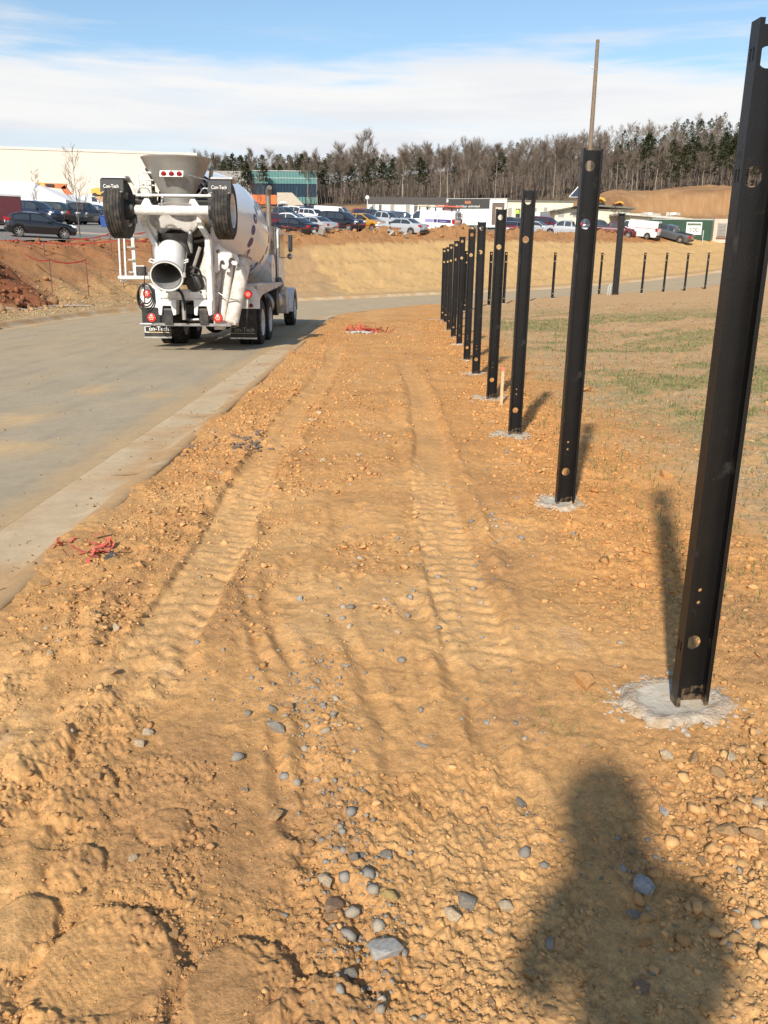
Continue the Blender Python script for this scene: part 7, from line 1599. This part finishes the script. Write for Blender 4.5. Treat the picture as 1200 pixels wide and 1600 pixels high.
# orange excavator boom behind the marquee
Y = 138; b = at(112, 322, Y); o = empty('excavator', (b[0], Y, hz(b[0], Y)), 0, 'excavator with an orange boom reaching left behind the white marquee', 'excavator'); eo = M_('excavator_orange', (.62, .16, .05), .45); ey = M_('excavator_yellow', (.68, .38, .06), .45)
def rel_(px, py, YY): return Vector(at(px, py, YY))-o.location
def beam(a, b, w0, w1, m_, nm, par, th=.5):
    d = (b-a).normalized(); up = Vector((0, 1, 0)).cross(d).normalized(); V = []
    for p, w in ((a, w0), (b, w1)):
        for s in (-1, 1):
            for t in (-1, 1): V.append(p+up*w*.5*s+Vector((0, 1, 0))*th*.5*t)
    mb = MB(); mb.add(V, [(0, 1, 3, 2), (4, 6, 7, 5), (0, 4, 5, 1), (2, 3, 7, 6), (0, 2, 6, 4), (1, 5, 7, 3)]); return mb.build(nm, m_, par)
k1, k2, k3 = rel_(112, 312, Y), rel_(99, 291.5, Y), rel_(60, 288.5, Y)
beam(k1, k2, 1.0, .75, eo, 'boom', o); st = beam(k2+Vector((.5, 0, 0)), k3, .8, .45, eo, 'stick', o); beam(rel_(84, 289.6, Y-.4), rel_(72, 288.8, Y-.4), .35, .35, plastic, 'ram', o, .2); beam(rel_(70, 288.6, Y-.35), k3+Vector((0, -.35, 0)), .6, .5, ey, 'stick_tip', o, .1)
m = MB(); m.box(k1+Vector((1.2, 0, -1.2)), (3.2, 2.6, 1.6)); m.build('body', eo, o, bevel=.1); m = MB(); m.box(k1+Vector((1.0, 0, -2.6)), (4.2, 3, .9)); m.build('tracks', plastic, o, bevel=.2)
m = MB(); m.prism([(k3.x-.5, k3.z), (k3.x+.3, k3.z), (k3.x+.2, k3.z-1.0), (k3.x-.4, k3.z-.8)], 'y', -.6, .6); m.build('bucket', plastic, o)
# yellow dumper above the cars
Y = 150; b = at(155, 309, Y); o = empty('dump_truck', (b[0], Y, b[2]), 0, 'yellow articulated dumper on the dirt bank right of the orange boom', 'dumper')
m = MB(); m.prism([(-1.3, .6), (1.0, .4), (1.3, 1.45), (-.2, 1.65), (-1.35, 1.35)], 'y', 0, 2.4); m.build('body', ey, o, bevel=.04); m = MB()
for x in (-.7, .75): m.cyl((x, -.1, .35), (x, .4, .35), .45, n=16)
m.bb((-1.1, .2, .3), (1.2, 2, .6)); m.build('wheels', plastic, o)
# earth bank behind the cars on the far left
m = MB(); a = at(88, 316, 143); c = at(172, 316, 143); top = at(130, 306.5, 143)[2]; n = 40; V = []
for i in range(n+1):
    x = a[0]+(c[0]-a[0])*i/n; t = i/n; h = min(1, t*6)*(top-a[2])+RND.uniform(-.1, .1); V += [(x, 139, a[2]-2), (x, 143, a[2]+h), (x, 150, a[2]+h+.2), (x, 156, a[2]-2)]
m.add(V, [(4*i+k, 4*i+k+1, 4*i+5+k, 4*i+4+k) for i in range(n) for k in range(3)]); tag(m.build('earth_bank', mat('bank_earth', (.40, .24, .12), .95, var=.3, vs=.6, bump=1, bs=1.5)), kind='structure')
# yellow machines on the hill, solar light tower
Y = 150
for (px0, px1, yt, yb, lab) in ((929, 948, 309, 317, 'yellow excavator body with a curved boom on the rise behind the low shed'), (961, 976, 315, 320, 'small orange machine partly hidden left of the big dirt pile')):
    a = at(px0, yb, Y); c = at(px1, yt, Y); o = empty('excavator', (a[0], Y, a[2]), 0, lab, 'excavator'); W_ = c[0]-a[0]; h = c[2]-a[2]
    m = MB(); m.prism([(0, h*.3), (W_*.15, h*.9), (W_*.5, h*1.15), (W_*.8, h*.9), (W_, h*.3), (W_*.8, h*.35), (W_*.5, h*.75), (W_*.2, h*.35)], 'y', 0, .6); m.build('boom', ey, o, bevel=.03)
    m = MB(); m.bb((W_*.2, .7, 0), (W_*.85, 2.8, h*.7)); m.build('cab', ey if px0 < 950 else eo, o, bevel=.05); m = MB(); m.bb((0, .5, -.8), (W_, 3, .1)); m.build('tracks', plastic, o, bevel=.15)
Y = 124; a = at(889, 308, Y); c = at(902, 308, Y); t = at(902, 292, Y); o = empty('light_tower', (c[0]+1, Y, hz(c[0]+1, Y)), 0, 'solar light tower with a tilted dark panel, just left of the second tall post', 'light tower'); zc = (a[2]+t[2])/2-o.location.z
m = MB(); m.cyl((0, 0, 0), (0, 0, zc+1), .08, n=8); m.build('mast', galv, o)
m = MB(); x0 = a[0]-o.location.x; x1 = t[0]-o.location.x; z0 = a[2]-o.location.z; z1 = t[2]-o.location.z
m.prism([(x0, z0), (x1+.4, z0), (x1+.4, z1)], 'y', -.1, -.02); m.build('solar_panel', M_('solar_dark', (.03, .05, .09), .2), o)
m = MB(); m.tube([(x0, -.12, z0), (x1+.1, -.12, z1)], .07, 6); m.tube([(x0, -.12, z0), (x1+.4, -.12, z0)], .04, 6); m.build('panel_frame', M_('pole_white', (.7, .7, .68), .5), o)
# rubble and litter on the berm
for i, (px, py, Y, lab) in enumerate(((487, 380, 70, 'grey broken concrete lumps half buried in the berm by the truck mirror'), (505, 379, 71, 'flat pale slab lying on the berm right of the grey lumps'), (619, 376, 76, 'pale twisted piece of litter on the berm below the silver sedan'))):
    p = at(px, py, Y); m = MB(); r = random.Random(i)
    for k in range(4): m.box((r.gauss(0, .35), r.gauss(0, .3), .1+.1*k), (r.uniform(.25, .7), r.uniform(.2, .5), r.uniform(.12, .35)), rot=(r.random(), r.random(), r.random()*3))
    e = m.build('rubble', M_('rubble_grey', (.34, .33, .31), .9), None, bevel=.02); e.location = (p[0], Y, hz(p[0], Y)); tag(e, lab, 'rubble')
p = at(462, 395, 66); m = MB(); m.bb((-.12, -.1, -.3), (.12, .1, 1.6)); m.bb((-.14, -.12, -.3), (.14, -.1, 1.2));
